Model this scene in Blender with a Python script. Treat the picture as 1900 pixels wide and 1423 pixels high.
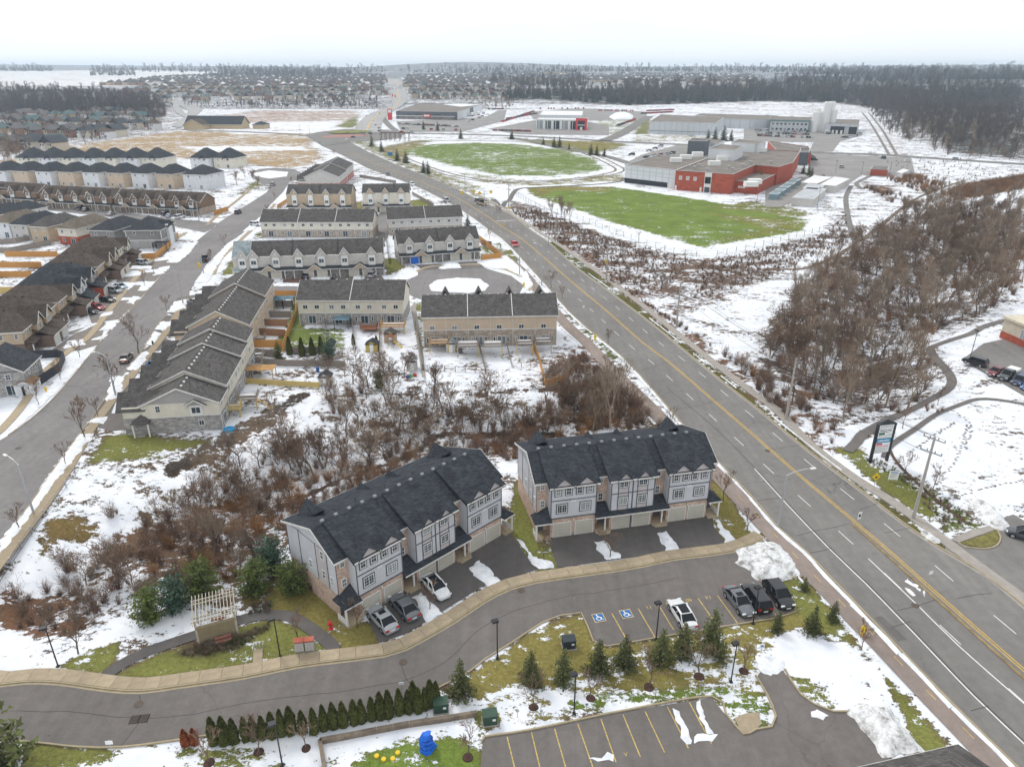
import bpy, math, random
import numpy as np
from mathutils import Vector, Matrix
R_=random.Random(7)
SC=bpy.context.scene
for o in list(bpy.data.objects): bpy.data.objects.remove(o)
COL=SC.collection
# ---------------- camera, sky, sun, exposure ----------------
CF=1330.0; CH=56.0; PITCH=math.atan((711.5-128)/CF); CP,SP=math.cos(PITCH),math.sin(PITCH)
cd=bpy.data.cameras.new('camera'); cam=bpy.data.objects.new('camera',cd); COL.objects.link(cam)
cd.sensor_width=36; cd.lens=36*CF/1900; cd.clip_start=0.5; cd.clip_end=30000
cam.location=(0,0,CH); cam.rotation_euler=(math.pi/2-PITCH,0,0); SC.camera=cam
W=bpy.data.worlds.new('World'); SC.world=W; W.use_nodes=True
nt=W.node_tree; nt.nodes.clear()
SUN_EL,SUN_AZ=math.radians(48),math.radians(-38)     # azimuth measured from +Y towards +X
wo=nt.nodes.new('ShaderNodeOutputWorld'); bg=nt.nodes.new('ShaderNodeBackground')
sky=nt.nodes.new('ShaderNodeTexSky'); sky.sky_type='NISHITA'; sky.sun_disc=False
sky.sun_elevation=SUN_EL; sky.sun_rotation=SUN_AZ; sky.dust_density=4; sky.ozone_density=1
tc=nt.nodes.new('ShaderNodeTexCoord'); mp=nt.nodes.new('ShaderNodeMapping'); mp.inputs['Scale'].default_value=(1,1,5)
ns=nt.nodes.new('ShaderNodeTexNoise'); ns.inputs['Scale'].default_value=2.2; ns.inputs['Detail'].default_value=5
cr=nt.nodes.new('ShaderNodeValToRGB'); cr.color_ramp.elements[0].position=.3; cr.color_ramp.elements[1].position=.72
cr.color_ramp.elements[0].color=(10.8,11.4,11.9,1); cr.color_ramp.elements[1].color=(12.2,12.3,12.4,1)  # overcast cloud radiance before the 0.1 strength
mx=nt.nodes.new('ShaderNodeMix'); mx.data_type='RGBA'; mx.inputs[0].default_value=.9
nt.links.new(tc.outputs['Generated'],mp.inputs[0]); nt.links.new(mp.outputs[0],ns.inputs['Vector'])
nt.links.new(ns.outputs[0],cr.inputs[0]); nt.links.new(sky.outputs[0],mx.inputs[6]); nt.links.new(cr.outputs[0],mx.inputs[7])
nt.links.new(mx.outputs[2],bg.inputs[0]); bg.inputs[1].default_value=.1; nt.links.new(bg.outputs[0],wo.inputs[0])
sl=bpy.data.lights.new('sun','SUN'); so=bpy.data.objects.new('sun',sl); COL.objects.link(so)
sl.energy=1.5; sl.angle=math.radians(14); sl.color=(1,.97,.92)
so.rotation_euler=(math.pi/2-SUN_EL,0,-SUN_AZ+math.pi)
so.location=(0,0,200)
SC.view_settings.view_transform='Standard'; SC.view_settings.look='None'
SC.view_settings.exposure=0.0; SC.view_settings.gamma=1; SC.view_settings.use_curve_mapping=False
SC.cycles.max_bounces=5; SC.cycles.volume_bounces=2; SC.cycles.transparent_max_bounces=4
# ---------------- photograph -> ground ----------------
def G0(px,py,z0=0.0):
    u=(px-950)/CF; v=(py-711.5)/CF; d=v*CP+SP; z=(CH-z0)/d
    return (z*u, z*(CP-v*SP))
def polyd(x,y,pl):
    """distance of points to a polyline"""
    best=np.full(np.shape(x),1e18)
    for (ax,ay),(bx,by) in zip(pl[:-1],pl[1:]):
        dx,dy=bx-ax,by-ay; t=np.clip(((x-ax)*dx+(y-ay)*dy)/(dx*dx+dy*dy+1e-9),0,1)
        best=np.minimum(best,(x-ax-t*dx)**2+(y-ay-t*dy)**2)
    return np.sqrt(best)
def sm(t): t=np.clip(t,0,1); return t*t*(3-2*t)
RAV1=[G0(*p) for p in [(60,1100),(180,1010),(300,960),(420,905),(560,860),(720,800),(880,795),(1030,800)]]
RAV2=[G0(*p) for p in [(1600,700),(1650,600),(1710,520),(1780,470),(1840,430)]]
def Hf(x,y):
    x=np.asarray(x,float); y=np.asarray(y,float)
    z=-2.6*np.exp(-(polyd(x,y,RAV1)/8.5)**2)-4.0*np.exp(-(polyd(x,y,RAV2)/12)**2)
    z=z+21*sm((y-1150)/520)+20*sm((y-1700)/2800)
    far=sm((y-3300)/1700)
    z=z+far*(26+9*np.sin(x/620+1)+6*np.sin(x/263+2)+20*np.exp(-((x+480)/560)**2)+12*np.exp(-((x-2900)/500)**2)+8*np.exp(-((x+1750)/300)**2))
    z=z+13*np.exp(-((x-1100)/420)**2-((y-1750)/350)**2)
    return z
def H1(x,y): return float(Hf(x,y))
_T=np.concatenate([np.geomspace(20,14000,500)])
def g(px,py):
    u=(px-950)/CF; v=(py-711.5)/CF; dn=v*CP+SP; fw=CP-v*SP
    x=_T*u; y=_T*fw; z=CH-_T*dn-Hf(x,y)
    k=np.where(z<0)[0]
    if not len(k): t=_T[-1]
    else:
        k=k[0]; a,b=z[k-1],z[k]; t=_T[k-1]+(_T[k]-_T[k-1])*a/(a-b)
    return Vector((t*u,t*fw,H1(t*u,t*fw)))
def gp(L): return [g(*p) for p in L]
# ---------------- materials ----------------
MC={}
def nd(t,k,**kw):
    n=t.nodes.new(k)
    for a,b in kw.items():
        if a in n.inputs.keys(): n.inputs[a].default_value=b
        else: setattr(n,a,b)
    return n
def mixc(t,f,a,b,bt='MIX'):
    m=t.nodes.new('ShaderNodeMix'); m.data_type='RGBA'; m.blend_type=bt
    for i,v in ((0,f),(6,a),(7,b)):
        if isinstance(v,bpy.types.NodeSocket): t.links.new(v,m.inputs[i])
        else: m.inputs[i].default_value=v if i==0 else tuple(v)[:3]+(1,)
    return m.outputs[2]
def ramp(t,f,*st):
    r=t.nodes.new('ShaderNodeValToRGB'); e=r.color_ramp.elements
    while len(e)<len(st): e.new(.5)
    for i,(p,c) in enumerate(st):
        e[i].position=p; e[i].color=(c,c,c,1) if not hasattr(c,'__len__') else tuple(c)[:3]+(1,)
    t.links.new(f,r.inputs[0]); return r.outputs[0]
def math_(t,op,a,b=0):
    m=t.nodes.new('ShaderNodeMath'); m.operation=op
    for i,v in ((0,a),(1,b)):
        if isinstance(v,bpy.types.NodeSocket): t.links.new(v,m.inputs[i])
        else: m.inputs[i].default_value=v
    return m.outputs[0]
def noise(t,co,sc,det=3,rough=.55,out=0):
    n=nd(t,'ShaderNodeTexNoise',Scale=sc,Detail=det,Roughness=rough); t.links.new(co,n.inputs['Vector']); return n.outputs[out]
def base(name,rough=.8,metal=0,spec=.3):
    m=bpy.data.materials.new(name); m.use_nodes=True; t=m.node_tree
    b=t.nodes['Principled BSDF']; b.inputs['Roughness'].default_value=rough; b.inputs['Metallic'].default_value=metal
    b.inputs['Specular IOR Level'].default_value=spec
    tc=t.nodes.new('ShaderNodeTexCoord'); return m,t,b,tc
def bump(t,b,h,s=.3,d=.02):
    n=nd(t,'ShaderNodeBump',Strength=s,Distance=d); t.links.new(h,n.inputs['Height']); t.links.new(n.outputs[0],b.inputs['Normal'])
def mat(name,c,rough=.8,var=.12,sc=1.5,metal=0,spec=.3,bm=0,objvar=0):
    """plain coloured surface with cloudy variation and fine grain"""
    if name in MC: return MC[name]
    m,t,b,tc=base(name,rough,metal,spec); co=tc.outputs['Object']
    n=noise(t,co,sc,4); f=ramp(t,n,(.3,1-var),(.7,1+var))
    n2=noise(t,co,sc*14,2); f2=ramp(t,n2,(.3,1-var*.6),(.7,1+var*.6))
    col=mixc(t,1.0,mixc(t,1.0,c,f,'MULTIPLY'),f2,'MULTIPLY')
    if objvar:
        oi=t.nodes.new('ShaderNodeObjectInfo'); col=mixc(t,1.0,col,ramp(t,oi.outputs['Random'],(0,1-objvar),(1,1+objvar)),'MULTIPLY')
    t.links.new(col,b.inputs['Base Color'])
    if bm: bump(t,b,n2,.4,bm)
    MC[name]=m; return m
def wallco(t,tc):
    s=t.nodes.new('ShaderNodeSeparateXYZ'); t.links.new(tc.outputs['Object'],s.inputs[0])
    a=math_(t,'ADD',s.outputs[0],s.outputs[1]); c=t.nodes.new('ShaderNodeCombineXYZ')
    t.links.new(a,c.inputs[0]); t.links.new(s.outputs[2],c.inputs[1]); return c.outputs[0],a,s.outputs[2]
def brick(name,c1,c2,mo,w=.24,h=.08,rough=.9,ms=.012):
    if name in MC: return MC[name]
    m,t,b,tc=base(name,rough); co,_,_=wallco(t,tc)
    n=nd(t,'ShaderNodeTexBrick'); t.links.new(co,n.inputs['Vector'])
    n.inputs['Color1'].default_value=c1+(1,); n.inputs['Color2'].default_value=c2+(1,); n.inputs['Mortar'].default_value=mo+(1,)
    n.inputs['Scale'].default_value=1; n.inputs['Brick Width'].default_value=w; n.inputs['Row Height'].default_value=h
    n.inputs['Mortar Size'].default_value=ms; n.inputs['Bias'].default_value=0
    v=noise(t,co,.9,3); col=mixc(t,1.0,n.outputs[0],ramp(t,v,(.3,.78),(.7,1.2)),'MULTIPLY')
    v2=noise(t,co,3.3,2); col=mixc(t,1.0,col,ramp(t,v2,(.35,.85),(.65,1.15)),'MULTIPLY')
    t.links.new(col,b.inputs['Base Color']); bump(t,b,n.outputs['Fac'],-.4,.02); MC[name]=m; return m
def siding(name,c,sp=.15,vert=False,dark=.82):
    if name in MC: return MC[name]
    m,t,b,tc=base(name,.6); co,a,z=wallco(t,tc)
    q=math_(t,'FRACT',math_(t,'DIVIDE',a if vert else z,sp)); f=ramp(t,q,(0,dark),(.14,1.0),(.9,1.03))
    n=noise(t,co,.7,3); col=mixc(t,1.0,mixc(t,1.0,c,f,'MULTIPLY'),ramp(t,n,(.3,.92),(.7,1.06)),'MULTIPLY')
    t.links.new(col,b.inputs['Base Color']); bump(t,b,q,.25,.02); MC[name]=m; return m
def shingle(name,c,var=.25):
    if name in MC: return MC[name]
    m,t,b,tc=base(name,.95,spec=.1); s=t.nodes.new('ShaderNodeSeparateXYZ'); t.links.new(tc.outputs['Object'],s.inputs[0])
    a=math_(t,'ADD',s.outputs[0],s.outputs[1]); c2=t.nodes.new('ShaderNodeCombineXYZ'); t.links.new(a,c2.inputs[0]); t.links.new(math_(t,'MULTIPLY',s.outputs[2],2.2),c2.inputs[1])
    n=nd(t,'ShaderNodeTexBrick'); t.links.new(c2.outputs[0],n.inputs['Vector'])
    n.inputs['Color1'].default_value=(1-var,)*3+(1,); n.inputs['Color2'].default_value=(1+var,)*3+(1,); n.inputs['Mortar'].default_value=(.6,.6,.6,1)
    n.inputs['Brick Width'].default_value=.5; n.inputs['Row Height'].default_value=.28; n.inputs['Mortar Size'].default_value=.02; n.inputs['Scale'].default_value=1
    v=noise(t,tc.outputs['Object'],.8,4); v2=noise(t,tc.outputs['Object'],3.7,3)
    col=mixc(t,1.0,c,n.outputs[0],'MULTIPLY'); col=mixc(t,1.0,col,ramp(t,v,(.3,.82),(.7,1.2)),'MULTIPLY'); col=mixc(t,1.0,col,ramp(t,v2,(.3,.85),(.7,1.15)),'MULTIPLY')
    t.links.new(col,b.inputs['Base Color']); bump(t,b,n.outputs['Fac'],-.3,.02); MC[name]=m; return m
def asphalt(name,c,crack=.5,warm=0,patch=.12):
    if name in MC: return MC[name]
    m,t,b,tc=base(name,.9,spec=.15); co=tc.outputs['Object']
    n1=noise(t,co,.06,4); n2=noise(t,co,.9,5,.65); n3=noise(t,co,14,2)
    col=mixc(t,1.0,c,ramp(t,n1,(.3,1-patch),(.7,1+patch)),'MULTIPLY'); col=mixc(t,1.0,col,ramp(t,n2,(.3,.9),(.7,1.1)),'MULTIPLY')
    col=mixc(t,1.0,col,ramp(t,n3,(.3,.88),(.7,1.12)),'MULTIPLY')
    mpp=nd(t,'ShaderNodeMapping'); mpp.inputs['Rotation'].default_value=(0,0,math.radians(-12)); mpp.inputs['Scale'].default_value=(.9,.02,1); t.links.new(co,mpp.inputs[0]); col=mixc(t,1.0,col,ramp(t,noise(t,mpp.outputs[0],1,3,.6),(.3,.93),(.7,1.07)),'MULTIPLY')
    col=mixc(t,1.0,col,ramp(t,noise(t,co,.22,5,.7),(.3,.94),(.7,1.05)),'MULTIPLY')
    # sealed cracks: edges of large warped cells
    wv=nd(t,'ShaderNodeVectorMath',operation='ADD'); nw=noise(t,co,.35,3,out=1); sc_=nd(t,'ShaderNodeVectorMath',operation='SCALE'); sc_.inputs['Scale'].default_value=2.2
    t.links.new(nw,sc_.inputs[0]); t.links.new(co,wv.inputs[0]); t.links.new(sc_.outputs[0],wv.inputs[1])
    vo=nd(t,'ShaderNodeTexVoronoi',feature='DISTANCE_TO_EDGE',Scale=.075); t.links.new(wv.outputs[0],vo.inputs['Vector'])
    cm=ramp(t,vo.outputs[0],(.0012,1.0),(.0045,0.0)); ck=noise(t,co,.05,1); cm=math_(t,'MULTIPLY',cm,ramp(t,ck,(.48,0),(.56,crack)))
    col=mixc(t,cm,col,(.055,.055,.06))
    t.links.new(col,b.inputs['Base Color']); bump(t,b,n3,.3,.01); MC[name]=m; return m
def glassm(name='window_glass',c=(.03,.04,.05)):
    if name in MC: return MC[name]
    m,t,b,tc=base(name,.1,spec=.35); oi=t.nodes.new('ShaderNodeObjectInfo')
    t.links.new(ramp(t,oi.outputs['Random'],(0,c),(.6,tuple(q*2.2 for q in c)),(1,(.3,.33,.35))),b.inputs['Base Color']); MC[name]=m; return m
def paint(name,c,rough=.3):
    if name in MC: return MC[name]
    m,t,b,tc=base(name,rough,spec=.5); b.inputs['Coat Weight'].default_value=.4; b.inputs['Coat Roughness'].default_value=.1
    n=noise(t,tc.outputs['Object'],3,3); t.links.new(mixc(t,1.0,c,ramp(t,n,(.3,.9),(.7,1.06)),'MULTIPLY'),b.inputs['Base Color']); MC[name]=m; return m
# ---------------- mesh building ----------------
class MB:
    def __init__(s): s.v=[]; s.f=[]
    def add(s,v,f):
        n=len(s.v); s.v+= [tuple(p) for p in v]; s.f+=[tuple(i+n for i in q) for q in f]; return s
    def box(s,x0,x1,y0,y1,z0,z1,bot=True):
        v=[(x0,y0,z0),(x1,y0,z0),(x1,y1,z0),(x0,y1,z0),(x0,y0,z1),(x1,y0,z1),(x1,y1,z1),(x0,y1,z1)]
        f=[(4,5,6,7),(0,1,5,4),(1,2,6,5),(2,3,7,6),(3,0,4,7)]+([(3,2,1,0)] if bot else [])
        return s.add(v,f)
    def bar(s,a,b,w,h=None,n=4,r2=None):
        """bar between two points: n=4 rectangular w x h, else round of radius w (to r2)"""
        a=Vector(a); b=Vector(b); d=(b-a)
        if d.length<1e-6: return s
        d.normalize(); up=Vector((0,0,1)) if abs(d.z)<.95 else Vector((1,0,0))
        x=d.cross(up).normalized(); y=x.cross(d).normalized(); v=[]
        for p,k in ((a,1.0),(b,1.0 if r2 is None else r2/w)):
            if n==4:
                hh=(h or w)/2*k; ww=w/2*k
                v+=[p-x*ww-y*hh,p+x*ww-y*hh,p+x*ww+y*hh,p-x*ww+y*hh]
            else: v+=[p+(x*math.cos(2*math.pi*i/n)+y*math.sin(2*math.pi*i/n))*w*k for i in range(n)]
        f=[(i,(i+1)%n,n+(i+1)%n,n+i) for i in range(n)]+[tuple(range(n))[::-1],tuple(range(n,2*n))]
        return s.add(v,f)
    def lathe(s,prof,n=12,cx=0,cy=0):
        v=[];f=[]
        for r,z in prof: v+=[(cx+r*math.cos(2*math.pi*i/n),cy+r*math.sin(2*math.pi*i/n),z) for i in range(n)]
        for k in range(len(prof)-1):
            f+=[(k*n+i,k*n+(i+1)%n,(k+1)*n+(i+1)%n,(k+1)*n+i) for i in range(n)]
        f+=[tuple(range(n))[::-1],tuple(range((len(prof)-1)*n,len(prof)*n))]
        return s.add(v,f)
    def prism(s,pts,z0,z1):
        n=len(pts); v=[(p[0],p[1],z0) for p in pts]+[(p[0],p[1],z1) for p in pts]
        return s.add(v,[(i,(i+1)%n,n+(i+1)%n,n+i) for i in range(n)]+[tuple(range(n,2*n)),tuple(range(n))[::-1]])
    def slab(s,q,t=.18):
        """roof slab: quad/tri q (top points), thickness t downwards"""
        n=len(q); v=[tuple(p) for p in q]+[(p[0],p[1],p[2]-t) for p in q]
        return s.add(v,[tuple(range(n)),tuple(range(n,2*n))[::-1]]+[(i,n+i,n+(i+1)%n,(i+1)%n) for i in range(n)])
    def mesh(s,name,m=None,smooth=False):
        me=bpy.data.meshes.new(name); me.from_pydata(s.v,[],s.f)
        if m: me.materials.append(m)
        me.validate()
        import bmesh
        bm=bmesh.new(); bm.from_mesh(me); bmesh.ops.recalc_face_normals(bm,faces=bm.faces); bm.to_mesh(me); bm.free()
        if smooth: me.shade_smooth()
        return me
def link(name,me,parent=None,loc=None,rz=None):
    o=bpy.data.objects.new(name,me); COL.objects.link(o)
    if parent is not None: o.parent=parent
    if loc is not None: o.location=loc
    if rz is not None: o.rotation_euler=(0,0,rz)
    return o
def part(name,mb,m,parent=None,loc=None,rz=None,smooth=False):
    return link(name,mb.mesh(name,m,smooth) if isinstance(mb,MB) else mb,parent,loc,rz)
CACHE={}
def cmesh(key,fn):
    if key not in CACHE: CACHE[key]=fn()
    return CACHE[key]
def tag(o,label=None,cat=None,group=None,kind=None):
    if label: o['label']=label
    if cat: o['category']=cat
    if group: o['group']=group
    if kind: o['kind']=kind
    return o
def thing(name,label,cat,loc=(0,0,0),rz=0,group=None):
    o=bpy.data.objects.new(name,None); COL.objects.link(o); o.empty_display_size=.3
    o.location=loc; o.rotation_euler=(0,0,rz); return tag(o,label,cat,group)
KIDS={}
def copytree(o,loc,rz=None,label=None,scale=None):
    c=o.copy(); COL.objects.link(c); c.location=loc
    if rz is not None: c.rotation_euler=(0,0,rz)
    if label: c['label']=label
    if scale: c.scale=(scale,)*3 if not hasattr(scale,'__len__') else scale
    if o not in KIDS: KIDS[o]=[(k,list(k.children)) for k in o.children]
    for ch,gs in KIDS[o]:
        d=ch.copy(); COL.objects.link(d); d.parent=c
        for q in gs: e=q.copy(); COL.objects.link(e); e.parent=d
    return c
# ---------------- ground ----------------
def pip(x,y,poly):
    ins=np.zeros(x.shape,bool); n=len(poly)
    for i in range(n):
        x1,y1=poly[i][0],poly[i][1]; x2,y2=poly[(i+1)%n][0],poly[(i+1)%n][1]
        c=((y1>y)!=(y2>y))
        with np.errstate(divide='ignore',invalid='ignore'): xi=(x2-x1)*(y-y1)/(y2-y1+1e-12)+x1
        ins^=(c&(x<xi))
    return ins
NR,NCc=680,560
ys=12*np.exp(np.linspace(0,math.log(9500/12),NR)**1.0)
ys=np.concatenate([np.linspace(12,60,70,endpoint=False),np.geomspace(60,9500,NR-70)])
ss=np.linspace(-1,1,NCc)
gy=np.repeat(ys[:,None],NCc,1); gx=ss[None,:]*(0.86*gy+34)
gz=Hf(gx,gy)
snow=np.full(gx.shape,.72); gc=np.zeros(gx.shape+(3,)); gc[:]=(.125,.088,.055)
STRAW=(.34,.235,.12); RED=(.15,.08,.048); GREEN=(.14,.175,.045); LAWN=(.165,.17,.048); GOLD=(.205,.175,.055); LEAF=(.10,.12,.03); DIRT=(.12,.085,.06); WOOD=(.10,.078,.065); VIV=(.145,.20,.04)
def paintg(pts,col=None,sn=None,f=1.0,world=False):
    P=pts if world else [tuple(g(*p))[:2] for p in pts]
    xs=[p[0] for p in P]; yy=[p[1] for p in P]; f=f*max(1,np.mean(yy)/90)
    m=(gx>min(xs)-f)&(gx<max(xs)+f)&(gy>min(yy)-f)&(gy<max(yy)+f)
    if not m.any(): return
    X,Y=gx[m],gy[m]; ins=pip(X,Y,P); d=polyd(X,Y,P+[P[0]]); sd=np.where(ins,d,-d)
    w=sm(sd/f*.5+.5)
    if col is not None: gc[m]=gc[m]*(1-w[:,None])+np.array(col)*w[:,None]
    if sn is not None: snow[m]=snow[m]*(1-w)+sn*w
# far bands
m_=gy>1150; gc[m_]=(.10,.085,.075); snow[m_]=.42
m_=gy>2400; snow[m_]=.33; gc[m_]=(.05,.053,.055)
paintg([(-300,133),(170,131),(420,134),(340,158),(100,161),(-300,150)],STRAW,.66)
paintg([(-300,236),(-20,235),(330,195),(345,240),(120,275),(-300,330)],(.13,.10,.08),.5)
paintg([(-60,310),(110,274),(330,244),(592,246),(575,262),(602,290),(560,318),(430,300),(300,292)],STRAW,.28)
for b in ([(300,268),(420,252),(590,249),(570,258),(430,262)],[(150,285),(330,266),(500,262),(560,268),(330,280)],[(420,290),(500,280),(560,285),(540,296)]): paintg(b,STRAW,.33)
for b in ([(330,272),(560,272),(570,279),(380,283)],[(420,245),(590,243),(590,248),(430,250)]): paintg(b,STRAW,.85)
paintg([(410,214),(480,206),(655,206),(668,212),(640,232),(560,243),(415,243)],(.30,.19,.12),.4)
paintg([(410,232),(560,226),(640,224),(610,240),(415,243)],None,.85)
paintg([(625,236),(660,216),(664,232),(650,237)],LAWN,.05,.5); paintg([(605,248),(640,242),(690,245),(665,251),(615,251)],LAWN,.02,.5)
paintg([(480,318),(640,300),(600,330),(560,345),(470,330)],RED,.6)
paintg([(646,260),(670,256),(740,290),(800,318),(880,355),(940,385),(1000,425),(960,400),(850,352),(740,306),(690,282)],LAWN,.3)
paintg([(700,262),(760,257),(900,259),(1060,266),(1165,300),(1160,332),(1130,345),(980,348),(945,385),(880,352),(800,318),(720,280)],LAWN,.84)
paintg([(840,318),(1000,338),(1160,322),(1165,335),(1000,346),(900,340)],GOLD,.45)
paintg([(700,276),(760,262),(800,260),(740,300)],GOLD,.15); paintg([(730,295),(800,315),(900,350),(890,352),(790,318)],GOLD,.2)
paintg([(748,281),(800,268),(880,265),(960,268),(1040,278),(1095,294),(1120,310),(1100,320),(1020,327),(930,326),(860,312),(800,297)],(.14,.19,.04),.2)
paintg([(956,258),(1050,262),(1170,270),(1100,285),(1060,282),(1000,268)],LAWN,.2); paintg([(1000,262),(1120,262),(1160,268),(1110,280),(1080,275)],GOLD,.05)
paintg([(910,222),(990,222),(990,246),(910,246)],GOLD,.75); paintg([(1100,222),(1180,215),(1195,235),(1150,250),(1100,248)],LAWN,.5)
paintg([(1190,222),(1206,222),(1205,248),(1180,250)],LAWN,.1,.5); paintg([(1190,250),(1330,254),(1330,262),(1170,262)],GOLD,.5)
paintg([(900,192),(1180,196),(1400,190),(1600,196),(1600,208),(1180,206),(900,200)],DIRT,.72)
paintg([(1300,186),(1620,190),(1700,290),(1640,300),(1600,240),(1420,212)],(.2,.14,.11),.66)
paintg([(1640,290),(1700,260),(1780,290),(1900,300),(1900,312),(1700,300)],DIRT,.75)
paintg([(1620,190),(1900,190),(1900,300),(1800,296),(1700,262),(1640,230)],WOOD,.5)
paintg([(1800,230),(1900,228),(1900,262),(1830,262)],WOOD,.9)
paintg([(950,345),(1160,345),(1420,385),(1520,400),(1530,430),(1330,474),(1290,476),(1120,432),(1000,383),(945,372)],LAWN,.93)
paintg([(979,349),(1040,346),(1137,347),(1190,354),(1300,371),(1400,391),(1500,410),(1488,428),(1400,444),(1306,459),(1243,444),(1137,412),(1063,388),(987,362)],VIV,.02,.6)
paintg([(979,349),(1040,346),(1137,347),(1120,356),(1030,352),(1000,366)],GOLD,.05); paintg([(1310,395),(1500,411),(1480,425),(1400,440),(1320,450),(1420,425)],(.17,.17,.04),.15)
paintg([(1310,385),(1420,395),(1500,408),(1510,395),(1460,385),(1390,375)],LAWN,.35)
paintg([(936,384),(950,372),(1000,386),(1120,436),(1290,480),(1335,478),(1520,434),(1560,385),(1590,395),(1580,450),(1490,498),(1420,530),(1330,560),(1262,596),(1195,560),(1090,484)],(.13,.085,.062),.45)
paintg([(1195,556),(1262,590),(1420,520),(1500,470),(1580,440),(1530,500),(1460,560),(1420,620),(1380,660),(1300,640)],DIRT,.84)
paintg([(940,386),(1000,420),(1090,484),(1240,590),(1330,660),(1300,655),(1190,560),(1050,455)],RED,.6)
paintg([(1500,330),(1690,330),(1700,400),(1640,400),(1560,345)],DIRT,.72); paintg([(1600,345),(1660,345),(1650,370)],RED,.25)
paintg([(1790,340),(1900,325),(1900,350),(1800,372),(1740,362)],(.30,.18,.08),.12); paintg([(1795,368),(1900,352),(1900,392),(1840,392)],DIRT,.97)
paintg([(1690,372),(1780,385),(1900,400),(1900,560),(1840,560),(1880,440),(1760,400)],RED,.65)
paintg([(1430,600),(1500,520),(1600,440),(1700,385),(1860,420),(1880,560),(1740,620),(1740,700),(1640,780),(1540,800),(1440,740),(1380,690)],WOOD,.52)
paintg([(1330,660),(1400,690),(1560,800),(1580,840),(1500,800),(1400,730)],RED,.6)
paintg([(1610,822),(1690,765),(1765,700),(1735,640),(1830,605),(1900,590),(1900,1000),(1870,975),(1800,925),(1720,880),(1650,845)],DIRT,.96)
paintg([(1560,600),(1900,600),(1900,610),(1730,650)],DIRT,.8)
paintg([(1545,830),(1600,835),(1645,868),(1700,905),(1745,945),(1735,965),(1690,945),(1620,895)],LAWN,.04,.6)
paintg([(1600,846),(1640,856),(1720,900),(1790,950),(1830,978),(1750,985),(1745,945),(1690,900),(1630,868)],LEAF,.45,.6)
paintg([(1745,900),(1800,925),(1870,985),(1840,995),(1790,945)],(.16,.14,.12),.55,.6)
# verges of the main road
paintg([(1018,450),(1030,448),(1130,522),(1250,620),(1400,742),(1500,825),(1600,903),(1760,1018),(1750,1022),(1600,915),(1400,757),(1209,602),(1068,497)],(.085,.09,.025),.16,.5)
paintg([(1028,447),(1060,448),(1190,548),(1330,655),(1500,800),(1560,850),(1540,845),(1400,742),(1250,620)],RED,.42,.6)
paintg([(1490,1045),(1542,1110),(1600,1165),(1700,1270),(1810,1380),(1850,1423),(1820,1423),(1700,1310),(1640,1235),(1560,1130),(1476,1060)],DIRT,.93,.4)
paintg([(940,470),(1003,520),(1063,590),(1129,642),(1160,690),(1120,655),(1040,590),(990,535)],LEAF,.3,.5)
# middle housing
paintg([(420,470),(480,430),(700,330),(900,400),(1000,500),(1100,650),(1190,760),(960,720),(600,690),(430,700),(420,560)],DIRT,.8)
paintg([(500,650),(560,565),(560,610),(640,610),(640,650),(560,655)],GREEN,.15,.6); paintg([(545,540),(560,535),(560,610),(540,640),(530,620)],GREEN,.1,.5)
paintg([(710,480),(735,478),(750,495),(720,510)],LAWN,.05,.5); paintg([(410,487),(436,480),(438,510),(410,512)],LAWN,.05,.5)
paintg([(930,470),(950,462),(965,492),(960,505)],LAWN,.15,.5); paintg([(650,375),(675,372),(675,390),(655,390)],GOLD,.05,.5); paintg([(760,372),(800,370),(800,385),(765,388)],LAWN,.1,.5)
paintg([(770,560),(790,560),(785,650),(775,640)],LAWN,.3,.5); paintg([(465,431),(487,428),(487,442),(465,440)],GREEN,.1,.5); paintg([(893,455),(930,450),(935,475),(893,478)],LAWN,.4,.5)
paintg([(440,700),(560,640),(640,650),(640,700),(600,720),(440,715)],DIRT,.55)
paintg([(1030,640),(1100,640),(1190,750),(1150,800),(1060,800),(1000,740)],RED,.5)
# left quarter
paintg([(-60,330),(420,330),(410,420),(340,440),(250,520),(100,700),(-60,850)],DIRT,.7)
paintg([(330,425),(390,430),(250,590),(60,800),(-20,830),(-20,700),(120,640),(240,480)],DIRT,.93,.5)
paintg([(310,432),(350,432),(330,445),(305,450)],LEAF,.4,.5)
paintg([(430,455),(480,390),(530,350),(545,350),(470,440),(400,520),(360,540)],DIRT,.9,.5)
paintg([(450,360),(470,352),(490,335),(465,340)],LAWN,.2)
paintg([(160,865),(195,812),(262,800),(300,815),(410,820),(425,812),(380,826),(300,838),(240,855)],LAWN,.06,.8)
paintg([(250,850),(300,838),(310,852),(270,860)],LAWN,.3,.6)
paintg([(60,990),(160,860),(300,850),(400,840),(450,790),(560,720),(640,700),(960,720),(1190,760),(1220,800),(1000,810),(960,880),(800,840),(560,960),(440,1100),(250,1150),(60,1190),(-40,1150)],(.12,.085,.055),.70)
paintg([(160,880),(250,870),(250,1000),(180,1060),(60,1120),(20,1080),(110,990)],DIRT,.86)
paintg([(90,960),(150,960),(190,985),(150,1010),(110,1000),(70,1040)],(.17,.12,.045),.2)
paintg([(0,1090),(60,1100),(150,1110),(170,1170),(60,1190),(0,1170)],RED,.4); paintg([(200,990),(330,960),(560,880),(600,900),(540,1010),(440,1090),(330,1080),(240,1060)],(.15,.09,.055),.48)
paintg([(860,830),(960,770),(1200,770),(1250,800),(1000,815),(960,860)],(.16,.10,.055),.45); paintg([(650,905),(720,860),(860,825),(860,850),(720,900)],(.19,.095,.045),.35)
paintg([(-40,1185),(200,1160),(380,1140),(400,1165),(300,1195),(160,1225),(110,1240),(0,1250),(-40,1250)],DIRT,.92)
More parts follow.
